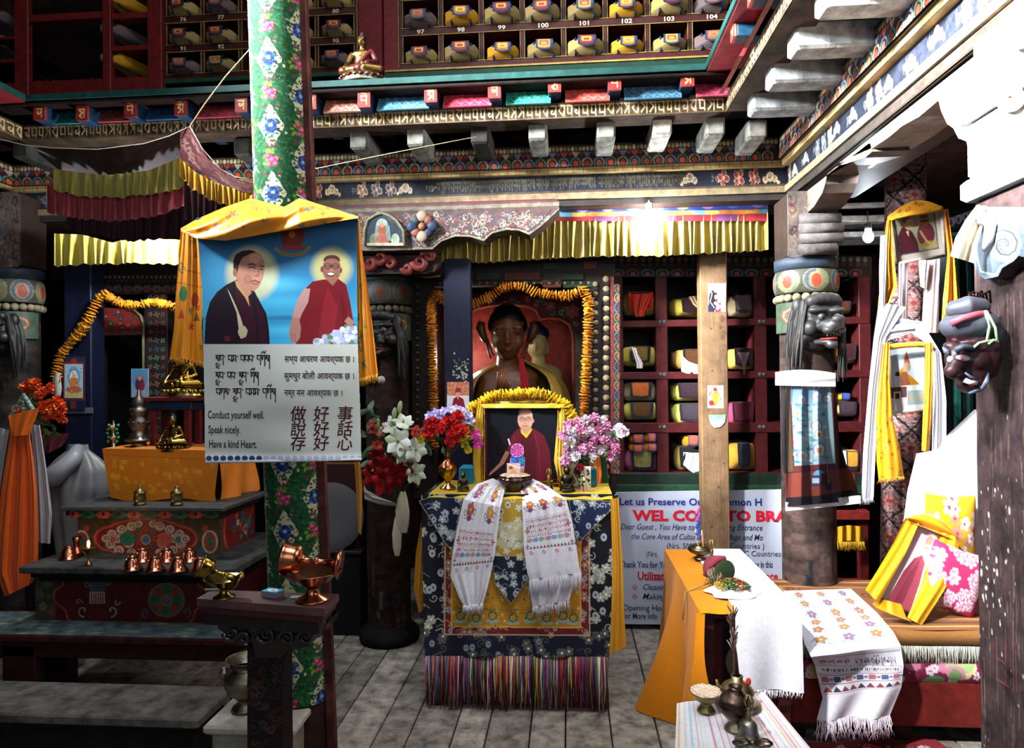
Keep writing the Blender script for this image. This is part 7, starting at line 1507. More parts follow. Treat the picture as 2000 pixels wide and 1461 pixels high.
b=MB();q=[P(x,y,YH2-.03)for x,y in((1535,981),(1680,968),(1680,983),(1535,998))];b.prism([(v.x,v.z)for v in q],.014,'#d0cccc',(np.eye(3),(0,YH2-.035,0)));b.obj('bottom_rod','paint',t)
# brackets under the right beam and the near pillar
XR=XB+.02
def xplaque(b,pts,x,th,col,c):
    q=[PX(px,py,x)for px,py in pts];n=len(q)
    b.add([tuple(v)for v in q]+[(v.x+th,v.y,v.z)for v in q],[tuple(range(n)),tuple(range(2*n-1,n-1,-1))]+[(i,n+i,n+(i+1)%n,(i+1)%n)for i in range(n)],col)
    if c is not None:
        c.mask(pts);k=((x-.002-CAM.x));X,Y=c.X,c.Y
        d=[_f[j]*F+_r[j]*(X-1000)-_u[j]*(Y-730.5)for j in range(3)];s_=(x-.002)/d[0];p=[np.array(CAM)[j]+d[j]*s_ for j in range(3)];b.grid(lambda U,V:p,0,0,c,False)
t=thing('carved_bracket','sunlit pale carved bracket with scalloped lower edge on top of the near right pillar','bracket',(XR+.1,2.2,2.4))
BP=[(1640,318),(1700,292),(1736,268),(1762,246),(1795,228),(1833,196),(1838,216),(1850,242),(1862,250),(1872,270),(1888,276),(1893,300),(1895,350),(1906,385),(1925,402),(2010,405),(2300,300),(2300,-260),(1900,112),(1700,270)]
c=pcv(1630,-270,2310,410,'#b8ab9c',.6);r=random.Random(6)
for k in range(420):
    x,y=r.uniform(1640,2300),r.uniform(-200,400);c.spiral(x,y,r.uniform(6,18),2.2,r.choice(['#8a7a80','#b08a78','#7c88a0','#c8bfb0']),.9,r.random()*6)
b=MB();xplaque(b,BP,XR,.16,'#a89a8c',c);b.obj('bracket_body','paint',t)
t=thing('carved_bracket','worn pale painted bracket on the right lion pillar running toward the camera','bracket',(XR+.1,3.4,2.3))
c=pcv(1535,280,1720,480,'#7a6a60',1);
for k in range(160):x,y=r.uniform(1540,1715),r.uniform(285,470);c.spiral(x,y,r.uniform(4,9),1.6,r.choice(['#a89a84','#6a3a34','#8a8a90','#5a6a5c','#94725c']),.9,r.random()*6)
c.line([(1545,455),(1612,400),(1612,360),(1700,292)],4,'#5a6048')
b=MB();xplaque(b,[(1539,402),(1612,345),(1700,276),(1704,296),(1690,308),(1660,318),(1632,326),(1616,340),(1612,360),(1606,378),(1590,404),(1560,430),(1541,448)],XR,.14,'#6a5a50',c);b.obj('bracket_body','paint',t)
t=T_P2;b=MB()
for k,y in enumerate((428,446,466,486)):q=P(1603,y,3.45);b.tube([(q.x-.1,3.45,q.z),(q.x+(.09,.1,.1,.07)[k],3.45,q.z)],.028,'#5a5452',12)
b.obj('carved_rolls','oldwood',t)
# near right pillar
t=thing('near_pillar','massive dark flaking square pillar at the right edge with sunlit top','pillar',(1.4,2.0,0))
a=P(1912,1100,2.03).x;c=Cv(150,700,'#3a2c2c');r=random.Random(2)
for k in range(600):
    x,y=r.uniform(0,150),r.uniform(0,700);c.line([(x,y),(x+r.uniform(-2,2),y+r.uniform(6,46))],r.uniform(.8,2.4),r.choice(['#5a4440','#241c1e','#6a5650','#2c2a30','#4a302c','#1e1a1c']),.6)
for k in range(34):c.ell(r.gauss(30,14),r.gauss(352,40),r.uniform(.8,2),r.uniform(1,4),'#b8b0a8')
for k in range(90):c.ell(r.uniform(0,150),r.uniform(200,700),.8,1.8,r.choice(['#8a7a6a','#a0948a','#6a4a2c']))
c.line([(33,416),(33,436),(50,436),(50,456)],1.2,'#8a4038');c.line([(50,416),(50,436)],1.2,'#8a4038');c.line([(33,456),(64,456),(64,406)],1,'#8a4038')
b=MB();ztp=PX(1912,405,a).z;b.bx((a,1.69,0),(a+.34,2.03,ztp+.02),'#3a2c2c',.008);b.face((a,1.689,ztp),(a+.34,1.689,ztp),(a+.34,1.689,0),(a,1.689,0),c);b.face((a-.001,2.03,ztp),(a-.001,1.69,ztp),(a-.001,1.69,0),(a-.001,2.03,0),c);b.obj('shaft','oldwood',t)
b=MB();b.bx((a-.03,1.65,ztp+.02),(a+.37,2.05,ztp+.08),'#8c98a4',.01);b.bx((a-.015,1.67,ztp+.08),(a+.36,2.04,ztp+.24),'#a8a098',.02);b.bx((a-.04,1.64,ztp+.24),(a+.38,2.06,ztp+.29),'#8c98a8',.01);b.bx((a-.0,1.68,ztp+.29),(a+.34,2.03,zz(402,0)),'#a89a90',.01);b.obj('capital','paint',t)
b=MB()
for x,y,q in((1975,190,22),(1992,60,30)):b.tube([PX(x+q*(1-u*.8)*math.cos(PI+u*9),y-q*(1-u*.8)*math.sin(PI+u*9),a-.03)for u in np.linspace(0,1,20)],.013,'#b0a49c',8)
b.obj('capital_curl','paint',t)
pts=[(1902,408),(1925,404),(2060,404),(2060,500),(2010,505),(1990,500),(1978,512),(1958,524),(1950,540),(1925,546),(1910,536),(1902,515),(1906,495),(1900,470),(1908,440)]
c=pcv(1896,400,2064,550,'#54626e',1.2);c.noise(.12,3);c.ell(1962,478,34,34,'#6c7478');c.spiral(1962,478,32,7,'#38424c',1.5,PI);c.spiral(1962,478,30,2.5,'#c8c4c0',1.5,PI);c.line([(1902,470),(1908,500),(1915,530),(1945,538),(1955,520),(1985,505)],3,'#c0b8ac')
b=MB();xplaque(b,pts,a-.04,.04,'#3c3434',c)
b.tube([PX(x,y,a-.055)for x,y in((1900,450),(1910,432),(1925,425),(1935,440),(1930,470),(1922,490))],[.012,.014,.016,.014,.012,.006],'#a8a8ac',8);b.obj('scroll_bracket','paint',t)
drape('white_scarf','short cream scarf knotted at the top of the near pillar, blowing left',[(1908,400),(1885,430),(1866,465),(1856,500)],[(1940,405),(1920,440),(1908,480),(1902,514)],[1.9,1.9,1.88,1.88],'#d8ceb8','cloth',.014,3,cat='scarf')
# mask
YM=1.88
t=thing('carved_mask','dark brown wooden mask with grey hair knot and bared teeth on near pillar','mask',P(1898,770,YM))
MS=YM/1350;mc=P(1898,680,YM)
def mq(px,py,d=0):return tuple(P(px,py,YM+d))
pr=[(mq(1902,668,.02),(.062,.06,.1)),(mq(1885,640,.01),(.05,.05,.05)),(mq(1900,720,.0),(.045,.045,.055)),(mq(1896,750,.0),(.034,.04,.025)),(mq(1870,700,-.02),(.03,.03,.035)),([mq(1872,690,-.02),mq(1860,725,-.035)],[.014,.02]),(mq(1866,728,-.03),(.018,.02,.012)),(mq(1925,690,.0),(.035,.04,.07)),(mq(1905,705,-.025),(.035,.03,.03)),(mq(1858,676,-.01),(.02,.02,.014)),(mq(1886,678,-.035),(.032,.02,.012))]
h=blob('face',pr,'#2c1418','skin',.0045,t)
blob('hair_cap',[(mq(1893,636,.01),(.07,.065,.042)),(mq(1922,652,.015),(.045,.05,.055))],'#484c54','skin',.005,t)
b=MB();b.tube([mq(1858,632,-.03),mq(1880,622,-.05),mq(1910,614,-.045),mq(1930,612,-.02)],.009,'#a85060',10);b.obj('red_headband','skin',t)
blob('topknot',[([mq(1866,604,0),mq(1890,598,-.02),mq(1915,600,-.01)],[.024,.028,.024])],'#4a4c54','skin',.005,t)
b=MB()
for k in range(6):b.tube([mq(1900,594),mq(1890+k*6,575,-.01),mq(1893+k*8,572-(k%2)*4,.0),mq(1905+k*6,592,.01)],.003,'#5a3a3c',5)
b.obj('twisted_wire','metal',t)
b=MB();b.sph(mq(1881,699,-.05),(.017,.006,.008),'#b0a0a8',14,10,(0,.15,-.2));b.sph(mq(1856,702,-.035),(.008,.008,.009),'#c8b8b0',10,8);b.sph(mq(1878,700,-.059),(.005,.003,.005),'#8a3a60',8,6);b.obj('eye','gloss',h)
b=MB();b.tube([mq(1872,690,-.06),mq(1868,684,-.06),mq(1880,677,-.065),mq(1898,680,-.058),mq(1905,684,-.045)],[.004,.009,.009,.006,.002],'#3a3e48',8);b.tube([mq(1842,678,-.02),mq(1848,686,-.03),mq(1853,692,-.035)],[.003,.007,.004],'#4c5460',8);b.obj('eyebrow','skin',h)
b=MB();b.tube([mq(1884,742,-.045),mq(1894,747,-.05),mq(1906,748,-.045)],.006,'#e0d4d8',8);b.tube([mq(1882,742,-.044),mq(1898,752,-.05),mq(1908,750,-.04)],.0035,'#8a3048',6);b.obj('teeth','gloss',h)
b=MB();b.tube([mq(1884,728,-.045),mq(1896,736,-.05),mq(1910,741,-.045)],.003,'#4c5468',6);b.tube([mq(1919,710,-.03),mq(1927,728,-.035),mq(1927,745,-.035),mq(1915,760,-.035),mq(1892,768,-.03)],[.003,.006,.007,.006,.003],'#566074',8);b.obj('painted_beard','skin',h)
b=MB();b.tube([mq(1928,680,-.02),mq(1940,678,-.02),mq(1946,695,-.02),mq(1946,715,-.015),mq(1944,735,-.01)],[.007,.009,.011,.009,.007],'#54303a',10);b.tube([mq(1931,688,-.028),mq(1936,696,-.03),mq(1938,712,-.028)],.003,'#b8a8ac',6);b.obj('ear','skin',h)
b=MB()
for q in([(1924,606),(1932,640),(1928,665)],[(1926,608),(1944,640),(1948,668)],[(1898,682),(1912,670),(1928,666),(1948,665)],[(1930,672),(1940,664),(1950,668)]):b.tube([mq(x,y,-.05 if x>1900 else-.06)for x,y in q],.0035,'#9ac48a',6)
b.obj('green_cord','cloth',t)
# ---- floral far pillar, pictures, scarves
YR=3.75
p0=P(1760,1120,YR);p1=P(1771,262,YR)
t=thing('wrapped_pillar','far right pillar wrapped in pink and black floral lattice cloth with a red top band','pillar',(p0.x,YR,0))
t2=Cv(60,80,'#8a6a68');r=random.Random(14)
for k in range(200):t2.ell(r.uniform(0,60),r.uniform(0,80),r.uniform(1,4),r.uniform(1,3),r.choice(['#b08a84','#7a4448','#4a3a38','#c09a8c','#a8888a','#5a2c34']))
for x,y in((30,40),(0,0),(60,0),(0,80),(60,80)):t2.flower(x,y,13,'#b07a68','#6a3c38',6,'#7a3c44');t2.ell(x,y,5,5,'#8a3440')
for s_ in([(0,40),(30,0)],[(30,0),(60,40)],[(0,40),(30,80)],[(30,80),(60,40)]):t2.line(s_,3.4,'#1e2220');[t2.ell(s_[0][0]+(s_[1][0]-s_[0][0])*q,s_[0][1]+(s_[1][1]-s_[0][1])*q,3.4,2.4,'#1c2a20',q*5)for q in(.2,.4,.6,.8)]
c=Cv(120,640,'#000');c.tile(t2,3,15);c.rect(0,0,120,8,'#a89478');c.rect(0,9,120,24,'#7a1c30')
b=MB();rr_=.095;kx=(p1.x-p0.x)/(p1.z-p0.z)
b.grid(lambda U,V:(p0.x+kx*(p1.z*(1-V)-p0.z)+rr_*np.sin(U*2*PI-PI),YR-rr_*np.cos(U*2*PI-PI),p1.z*(1-V)+.12),0,0,c);b.obj('patterned_wrap','cloth',t)
b=MB();b.tube([(p0.x,YR,0),(p0.x,YR,.2)],.12,'#1c1412',20);b.obj('base','oldwood',t)
def leanpic(name,lab,q,Y,c,frame,parts_frame,dep=.02,cat='picture'):
    """tilted framed picture given four pixel corners tl, tr, br, bl"""
    yy=Y if isinstance(Y,(list,tuple))else[Y]*4;Q=[P(x,y,d)for(x,y),d in zip(q,yy)]
    t=thing(name,lab,cat,(sum(v.x for v in Q)/4,min(v.y for v in Q),min(v.z for v in Q)))
    n=(Q[1]-Q[0]).cross(Q[3]-Q[0]).normalized();n=n if n.y>0 else-n
    b=MB();b.add([tuple(v+n*.003)for v in Q]+[tuple(v+n*dep)for v in Q],[(0,1,2,3),(7,6,5,4),(0,4,5,1),(1,5,6,2),(2,6,7,3),(3,7,4,0)],frame);b.face(*Q,c);b.obj('picture_sheet','vinyl',t)
    b=MB()
    for i in range(4):b.tube([Q[i]-n*.003,Q[(i+1)%4]-n*.003],.007,parts_frame,6)
    b.obj('frame','paint',t);return t
c=Cv(140,130,'#a89c90');c.poly([(6,4),(122,2),(124,110),(12,112)],'#4a4a50');c.poly([(10,8),(118,6),(120,106),(16,108)],'#7c8068')
c.poly([(16,108),(14,60),(26,40),(42,36),(56,56),(66,84),(68,108)],'#3c1420');c.ell(48,30,14,17,'#a08468');c.ell(44,20,12,9,'#5c4638');c.ell(50,30,10,12,'#a88c70');c.poly([(38,50),(46,48),(44,66)],'#b8a468')
c.ell(92,66,24,32,'#4a1c24');c.ell(92,26,13,17,'#7a5a48');c.ell(92,16,12,8,'#4a342c');c.line([(84,30),(100,30)],4,'#1c1614');c.line([(78,56),(92,84),(106,96)],6,'#8a6654');c.ell(100,96,26,12,'#8a7a2c',al=.5);c.line([(86,40),(96,41)],1.5,'#4a2c24')
leanpic('framed_photo','framed photograph of two maroon-robed monks, high on the patterned pillar',[(1737,420),(1838,404),(1846,498),(1752,514)],[3.46,3.46,3.56,3.56],c,'#8a7c70','#a8988c')
c=Cv(110,150,'#b8ccd4');c.grad(0,0,110,90,'#a8c0cc','#c8d4d4');c.poly([(16,92),(30,60),(40,50),(52,64),(86,92)],'#b07c24');c.poly([(42,46),(50,12),(60,46)],'#a85430');c.ell(51,52,10,12,'#a8907c');c.poly([(30,92),(36,62),(50,62),(60,92)],'#7c4a34');c.ell(26,66,6,6,'#2a2428');c.poly([(18,92),(22,70),(32,70),(34,92)],'#c8c8d0');c.rect(0,92,110,150,'#d0ccd0');c.rect(0,94,50,118,'#5a3a34');c.rect(14,104,34,126,'#c8c4b8');c.rect(18,108,30,120,'#241c1c');c.rect(52,104,104,136,'#8aa49c');
for x,y in((60,120),(78,122),(92,118)):c.ell(x,y,5,8,'#b09a80')
leanpic('framed_picture','framed picture of a figure in tall pointed hat, lower on patterned pillar',[(1730,674),(1818,668),(1812,800),(1738,806)],[3.44,3.44,3.5,3.5],c,'#d0c4a8','#c8bca8')
YSC='#d8900e'
yc=lambda sd,n=40,m_=160:printed(n,m_,'#d88c10',sd,.6)
drape('yellow_scarf','yellow scarf arched over the two-monk photograph',[(1733,424),(1738,420),(1742,428)],[(1842,402),(1838,402),(1836,410)],3.43,YSC,amp=.004,fold=3,cv=printed(90,30,'#c8841c',6),cat='scarf')
b=MB();b.grid(lambda U,V:Pn(1733+108*U,424-20*U-22*np.sin(U*PI)+(8+22*np.sin(U*PI))*V,3.44),0,0,printed(90,30,'#c8841c',16));tag(b.obj('yellow_scarf','silk'),'rounded crest of yellow scarf above the two-monk photograph','scarf')
drape('yellow_scarf','left yellow scarf tail of the two-monk photograph',[(1731,430),(1718,520),(1719,560),(1714,602)],[(1742,430),(1746,500),(1752,560),(1738,592)],3.42,YSC,amp=.012,fold=3,cv=yc(21),cat='scarf')
drape('yellow_scarf','right yellow scarf tail of the two-monk photograph',[(1843,410),(1850,500),(1842,580),(1838,650)],[(1852,408),(1866,500),(1876,590),(1848,658)],3.42,YSC,amp=.014,fold=4,cv=yc(22),cat='scarf')
drape('white_scarf','sunlit white scarf hanging at the left of the two-monk photograph',[(1719,460),(1717,530),(1718,600)],[(1732,460),(1732,530),(1730,596)],3.36,'#dcdce0','cloth',.01,2,cat='scarf')
WS=[((1753,515),(1774,514),(1756,640),(1772,645),'left white ribbon strip below the two-monk photograph','#b8a8ac'),((1806,510),(1836,505),(1800,650),(1833,650),'broad pale ribbon strip below the two-monk photograph','#bca8a8'),((1792,508),(1816,508),(1798,560),(1812,566),'short white knotted tail in front of the pale strip','#d0ccd4')]
for k,(a_,b2,d_,e_,lab,cl)in enumerate(WS):drape('ribbon_strip',lab,[a_,d_],[b2,e_],3.5-k*.02,cl,'cloth',.008,2,cat='ribbon')
drape('yellow_scarf','yellow printed scarf with fringe falling left of the pointed-hat picture',[(1724,672),(1716,740),(1710,820),(1712,900),(1716,936)],[(1738,668),(1738,740),(1744,820),(1758,880),(1765,930)],3.38,YSC,amp=.01,fold=2,cv=printed(60,260,'#d88c10',23,.8),cat='scarf',frin=(.02,['#d89018','#c88010'],40))
drape('yellow_scarf','yellow scarf tail at the right of the pointed-hat picture',[(1806,672),(1806,740),(1802,820),(1800,880)],[(1822,668),(1822,740),(1820,820),(1816,884)],3.38,YSC,amp=.008,fold=2,cv=printed(24,220,'#d88c10',24,.6),cat='scarf')
b=MB();b.grid(lambda U,V:Pn(1727+94*U,676-6*U-4*np.sin(U*PI)+10*V,3.4-.01*np.sin(V*3)),0,0,printed(90,14,'#d8901c',26));tag(b.obj('yellow_scarf','silk'),'thin yellow scarf edge over the top of the pointed-hat picture','scarf')
drape('white_scarf','long overexposed white scarf from the patterned pillar down its left side',[(1716,590),(1706,660),(1696,760),(1686,880),(1682,975)],[(1770,600),(1730,660),(1716,760),(1710,880),(1706,970)],3.4,'#e4e4ea','cloth',.014,3,cat='scarf',frin=(.03,fr,30))
drape('white_scarf','white scarf arching over and right of the pointed-hat picture',[(1724,668),(1780,650),(1822,680),(1822,780),(1820,880)],[(1744,620),(1800,628),(1838,690),(1848,780),(1848,885)],3.41,'#e0dce2','cloth',.012,3,cat='scarf')
# cabinets in the far right: carved door frame, shelf rail, yellow fringed cloth
t=thing('carved_cupboard','dark green carved cupboard front glimpsed behind the near pillar','cupboard',(P(1880,900,4.0).x,4.0,0))
b=MB();a_=P(1856,900,4.0);c2=P(2060,400,4.0);b.bx((a_.x,4.0,0),(c2.x,4.3,c2.z),'#0e1412',.004);pbox(b,1868,500,1874,900,3.98,.03,'#1c5a4c');pbox(b,1894,500,1898,900,3.98,.03,'#17443c');b.obj('body','paint',t)
c=pcv(1846,405,1912,455,'#3c2420',1.4)
for k in range(5):c.ell(1858+k*14,430-k*5,8,13,'#5a8aa8');c.ell(1858+k*14,432-k*5,5,9,'#a8a8a4');c.ell(1858+k*14,434-k*5,3,6,'#7c2c34')
b=MB();plaque(b,[(1848,428),(1912,405),(1912,430),(1848,454)],3.95,.06,'#3c2a24',c);pbox(b,1850,452,1912,462,3.95,.06,'#3c7c7c');b.obj('cornice','paint',t)
t=thing('red_rack','red wooden rack rails between the lion pillar and the patterned pillar','rack',(P(1660,1120,4.1).x,4.1,0))
b=MB();a_=P(1632,1016,4.1);b.bx((a_.x,4.1,a_.z),(P(1700,1016,4.1).x,4.14,P(1632,998,4.1).z),'#7c2420');a_=P(1620,1150,4.1);b.bx((a_.x,4.1,a_.z),(P(1700,1016,4.1).x,4.14,P(1632,1132,4.1).z),'#7c2420');b.obj('rail','paint',t)
b=MB();a_=P(1682,1150,4.12);b.bx((a_.x,4.14,0),(P(1700,1016,4.12).x,4.18,P(1632,998,4.1).z),'#5c1a18');a_=P(1622,1150,4.12);b.bx((a_.x,4.14,0),(P(1634,1016,4.12).x,4.18,P(1632,998,4.1).z),'#5c1a18');b.obj('upright','paint',t)
b=MB();b.grid(lambda U,V:Pn(1632+54*U,1030+30*V-4*np.sin(U*PI),4.05+.01*np.sin(U*20)),30,6,'#c8941c');b.fringe([P(1632,1058,4.04),P(1688,1058,4.04)],.05,['#c8901c','#a87814','#d8a830'],70,.002);tag(b.obj('fringed_cloth','cloth'),'small golden fringed cloth hanging from the red rack','cloth')
# ---- seat platform
zSe=.262;Yf0,Yb0=2.92,3.62;xs0=P(1545,1330,Yf0).x;xs1=2.6
t=thing('seat_platform','low red-painted bench platform carrying the layered rugs','platform',((xs0+xs1)/2,3.2,0))
b=MB();b.bx((xs0,Yf0,.08),(xs1,Yf0+.04,zSe),'#6a201a',.005);b.bx((xs0,Yf0+.04,zSe-.03),(xs1,Yb0+.1,zSe-.001),'#3a1210',.005);b.obj('front_rail','paint',t)
for x in(xs0+.03,P(1770,1400,Yf0).x):b=MB();b.bx((x-.03,Yf0+.04,0),(x+.04,Yf0+.12,zSe-.03),'#1c0c0a',.004);b.obj('leg','paint',t)
def rug(name,lab,z0,z1,y0,x0,cv_top,edge,wob=.004,cat='rug',frg=None,cvf=None,xr=None):
    t=thing(name,lab,cat,((x0+xs1)/2,(y0+Yb0)/2,z0));b=MB();L_=xs1-x0
    b.grid(lambda U,V:(x0+L_*U,y0+.012-.012*np.sin(V*PI)*1+wob*np.sin(U*23),z1+(z0-z1)*V+wob*.6*np.sin(U*17)),100,8,edge)if cvf is None else b.grid(lambda U,V:(x0+L_*U,y0+.008-.014*np.sin(V*PI)+wob*np.sin(U*23),z1+(z0-z1)*V+wob*.6*np.sin(U*17)),0,0,cvf)
    b.grid(lambda U,V:(x0+.008*(V-.5)**2,Yb0+(y0+.01-Yb0)*U,z1+(z0-z1)*V),6,4,edge)
    b.grid(lambda U,V:(x0+L_*U,Yb0+(y0+.01-Yb0)*V,z1+wob*.6*np.sin(U*17)*V),0,0,cv_top);b.obj('rug_body','cloth',t)
    if frg:b=MB();b.fringe([(x0,y0-.004,z1-.004),(xs1,y0-.004,z1-.004)],z1-z0+.006,frg,420,.002,5,.006);b.obj('fringe','cloth',t)
    return t
ct=Cv(300,40,'#5a1428');r=random.Random(8)
for k in range(30):x=r.uniform(0,300);ct.flower(x,r.uniform(0,40),r.uniform(6,12),r.choice(['#b88a90','#8aa070','#c0a070','#b87a88']),'#c88a90',6,'#5a6a3a')
cf=Cv(420,16,'#6a1838')
for k in range(60):x=r.uniform(0,420);cf.ell(x,r.uniform(0,16),r.uniform(4,14),r.uniform(3,8),r.choice(['#8aa068','#c098a0','#c0b080','#7a2848','#5a7a4a','#a86a7c']))
for k in range(24):cf.flower(r.uniform(0,420),r.uniform(2,14),4,'#c8b8c0','#a83c5c',5)
z1_=P(1840,1296,Yf0).z;z2_=P(1840,1262,Yf0).z;z3_=P(1840,1232,Yf0).z
rug('floral_rug','magenta floral rug, lowest of the three on the red platform',zSe,z1_,Yf0-.01,xs0+.03,ct,'#6a1838',cvf=cf)
rug('fringed_rug','cream fringed rug, middle of the three on the red platform',z1_+.001,z2_,Yf0+.01,xs0+.02,Cv(60,12,'#a8a498'),'#8a887c',frg=['#b8b4a8','#a8a498','#c8c4b8','#8a867a'])
ct=Cv(420,130,'#7c4a24')
for q in(8,16,24):ct.line([(q,q),(420-q,q),(420-q,130-q),(q,130-q),(q,q)],2.5,['#b88a50','#4a2a18','#a87840'][q//8-1])
for k in range(26):ct.spiral(r.uniform(30,390),r.uniform(30,100),r.uniform(5,10),2.4,r.choice(['#d0aa6c','#c08c4c','#4a2818']),1.2)
rug('brown_rug','gold-patterned brown plush rug, topmost on the red platform',z2_+.001,z3_,Yf0-.0,xs0+.03,ct,'#8a5c30',.005)
# printed white runner over the seat
c=Cv(150,330,'#d8d4dc');r=random.Random(3)
def em2(x,y,s_,k):c.ell(x,y,s_*.9,s_*.6,'#c8b0a0',al=.5);c.flower(x,y,s_*.7,['#a8604c','#a8743c','#8a5a84','#b07038'][k%4],'#c8a878',5,'#5a7c84');c.line([(x-s_*1.3,y+s_*.4),(x-s_*.5,y-s_*.5),(x,y-s_)],1.4,'#6a8088');c.line([(x+s_*1.3,y+s_*.4),(x+s_*.5,y-s_*.4),(x,y-s_)],1.4,'#8a7a6a');c.line([(x-s_,y+s_*.8),(x+s_*.4,y+s_*.6),(x+s_*1.2,y+s_*.9)],1.4,'#5a8a88')
for j,yy in enumerate((12,34,58,80,104,134)):
    for k in range(3):em2(28+47*k,yy,10+j*.8,k+j)
for k,yy in enumerate((170,186,204)):c.line([(3,yy),(147,yy)],1,'#8a7a88')
c.script(10,60,174,8,'#4a3c50',1.3,4,1);c.script(70,140,176,8,'#4a3c50',1.3,5,1);c.script(10,140,192,9,'#4a3c50',1.3,6,1)
for k in range(7):c.rect(6+k*21,212,18+k*21,226,['#a86870','#4a5a80','#a86870','#4a5078'][k%4]);c.flower(22.5+k*21,219,4,'#4a6070','#c8c4cc',6)
for k in range(9):c.poly([(4+k*16,250),(12+k*16,236),(20+k*16,250)],['#8a3c40','#3c3c44','#7a4450'][k%3]);
for yy in(208,230,254):c.line([(3,yy),(147,yy)],1.4,'#8a5060')
pa=[PZ(x,y,z3_+.006)for x,y in((1530,1154),(1662,1150),(1712,1196),(1752,1240),(1576,1262),(1562,1210))]
k5=[0,.2,.42,.5,.56,.8,1.0]
LP=[pa[0],pa[5],pa[4]+Vector((0,.03,0)),pa[4]+Vector((.005,-.03,-.03)),P(1592,1300,2.8),P(1608,1365,2.8),P(1596,1405,2.8)]
RP=[pa[1],pa[2],pa[3]+Vector((0,.03,0)),pa[3]+Vector((.0,-.03,-.03)),P(1765,1300,2.8),P(1762,1345,2.8),P(1742,1400,2.8)]
def rn(U,V):
    o=[]
    for j in range(3):
        a_=np.interp(V,k5,[v[j]for v in LP]);b_=np.interp(V,k5,[v[j]for v in RP]);o.append(a_+(b_-a_)*U)
    o[1]=o[1]+np.where(V>.5,.014*np.sin(U*11+V*3)*(V-.45)*2,0);return o
b=MB();b.grid(rn,0,0,c);e=[tuple(np.array(rn(np.array(u_),np.array(1.)),float))for u_ in np.linspace(0,1,8)];b.fringe(e,.075,['#c8b8c0','#b8a8b0','#d8d0d8'],130,.0015,4,.02,dy=-.01)
tag(b.obj('printed_runner','cloth'),'long printed white scarf laid across the rugs and hanging over the platform edge','scarf')
# cushions, leaning portrait, white drape
def cushion(name,lab,ctr,w_,h_,th,cv,rot,edge):
    def f(sg_):
        def g_(U,V):
            x,z=U*2-1,1-V*2;k=np.clip((1-x**4)*(1-z**4),0,1)**.5;return(x*w_/2*(1-.06*(1-abs(z))),sg_*th/2*k,z*h_/2*(1-.06*(1-abs(x))))
        return g_
    b=MB();T=(rotm(*rot),ctr);b.grid(f(-1),0,0,cv,T=T);b.grid(f(1),0,0,cv,T=T)
    o=b.obj(name,'cloth');return tag(o,lab,'cushion')
cu=Cv(70,70,'#a82c58');r=random.Random(6)
for k in range(40):cu.flower(r.uniform(0,70),r.uniform(0,70),r.uniform(5,9),'#d8c0cc','#c88aa4',6,'#b04870',r.random()*3)
zt3=z3_+.008;p=P(1862,1158,3.1);cushion('floral_cushion','pink and white floral cushion slumped against the white drape',(p.x,p.y,zt3+.15),.24,.27,.09,cu,(-.1,.35,0),'#7a1c3c')
cu=Cv(70,70,'#c8941c')
for k in range(18):cu.flower(r.uniform(0,70),r.uniform(0,70),r.uniform(6,10),r.choice(['#d0c4b8','#b07a6a']),'#b03c4c',5)
p=P(1855,1035,3.3);cushion('yellow_cushion','yellow flowered cushion upright behind the leaning portrait',(p.x,p.y,p.z-.02),.22,.36,.08,cu,(-.05,.05,0),'#a87c1c')
c=Cv(110,150,'#d8c8cc');c.poly([(22,150),(30,90),(44,62),(62,52),(80,64),(88,100),(92,150)],'#8a3c48');c.poly([(40,150),(48,90),(62,56),(66,100),(64,150)],'#702c3a');c.ell(66,36,13,17,'#c8a090');c.ell(66,24,12,8,'#a88070');c.line([(0,0),(0,150)],5,'#7a4a3c');c.line([(60,38),(72,38)],1.4,'#5a3a34')
leanpic('framed_portrait','framed portrait of a robed monk leaning on the rug wrapped in yellow silk',[(1790,1022),(1850,1038),(1788,1205),(1716,1168)],[3.2,3.2,3.04,3.04],c,'#8a5a44','#7c5040')
drape('yellow_scarf','yellow silk on the left of the leaning portrait',[(1768,1012),(1745,1060),(1716,1110),(1690,1152)],[(1796,1020),(1772,1075),(1742,1130),(1716,1178)],[3.17,3.12,3.06,3.0],'#d8960c',amp=.012,fold=1.3,cat='scarf')
drape('yellow_scarf','broad yellow silk on the right of the leaning portrait',[(1836,1036),(1815,1095),(1796,1150),(1772,1206)],[(1872,1050),(1872,1095),(1846,1150),(1800,1222)],[3.16,3.1,3.05,2.99],'#dc9c10',amp=.014,fold=1.6,cat='scarf')
drape('yellow_scarf','yellow silk folded over the top of the leaning portrait',[(1766,1014),(1780,1020),(1790,1026)],[(1874,1052),(1866,1056),(1850,1046)],[3.18,3.14,3.15],'#dc9c10',amp=.01,fold=2,nv=12,cat='scarf')
b=MB();b.grid(lambda U,V:Pn(1768+104*U,1012+38*U**2-14*np.sin(U*PI)+26*V*np.sin(U*PI),3.17-.03*np.sin(V*PI)),40,10,'#dc9810');tag(b.obj('yellow_scarf','silk'),'puffed crest of yellow silk above the leaning portrait','scarf')
drape('yellow_scarf','trailing end of yellow silk on the brown rug at the portrait foot',[(1706,1166),(1710,1186),(1740,1200)],[(1760,1180),(1770,1206),(1780,1214)],[3.02,2.99,2.97],'#d08c0c',amp=.008,fold=2,nv=10,cat='scarf')
t=thing('white_drape','big blown-out white cloth draped over the seat back beside the near pillar','cloth',P(1850,1240,3.36))
k6=np.linspace(0,1,7);lxx=[1903,1850,1832,1790,1772,1762,1752];lyy=[800,850,878,886,960,1040,1110];rxx=[1925,1935,1940,1945,1950,1952,1955];ryy=[800,860,900,960,1040,1140,1245]
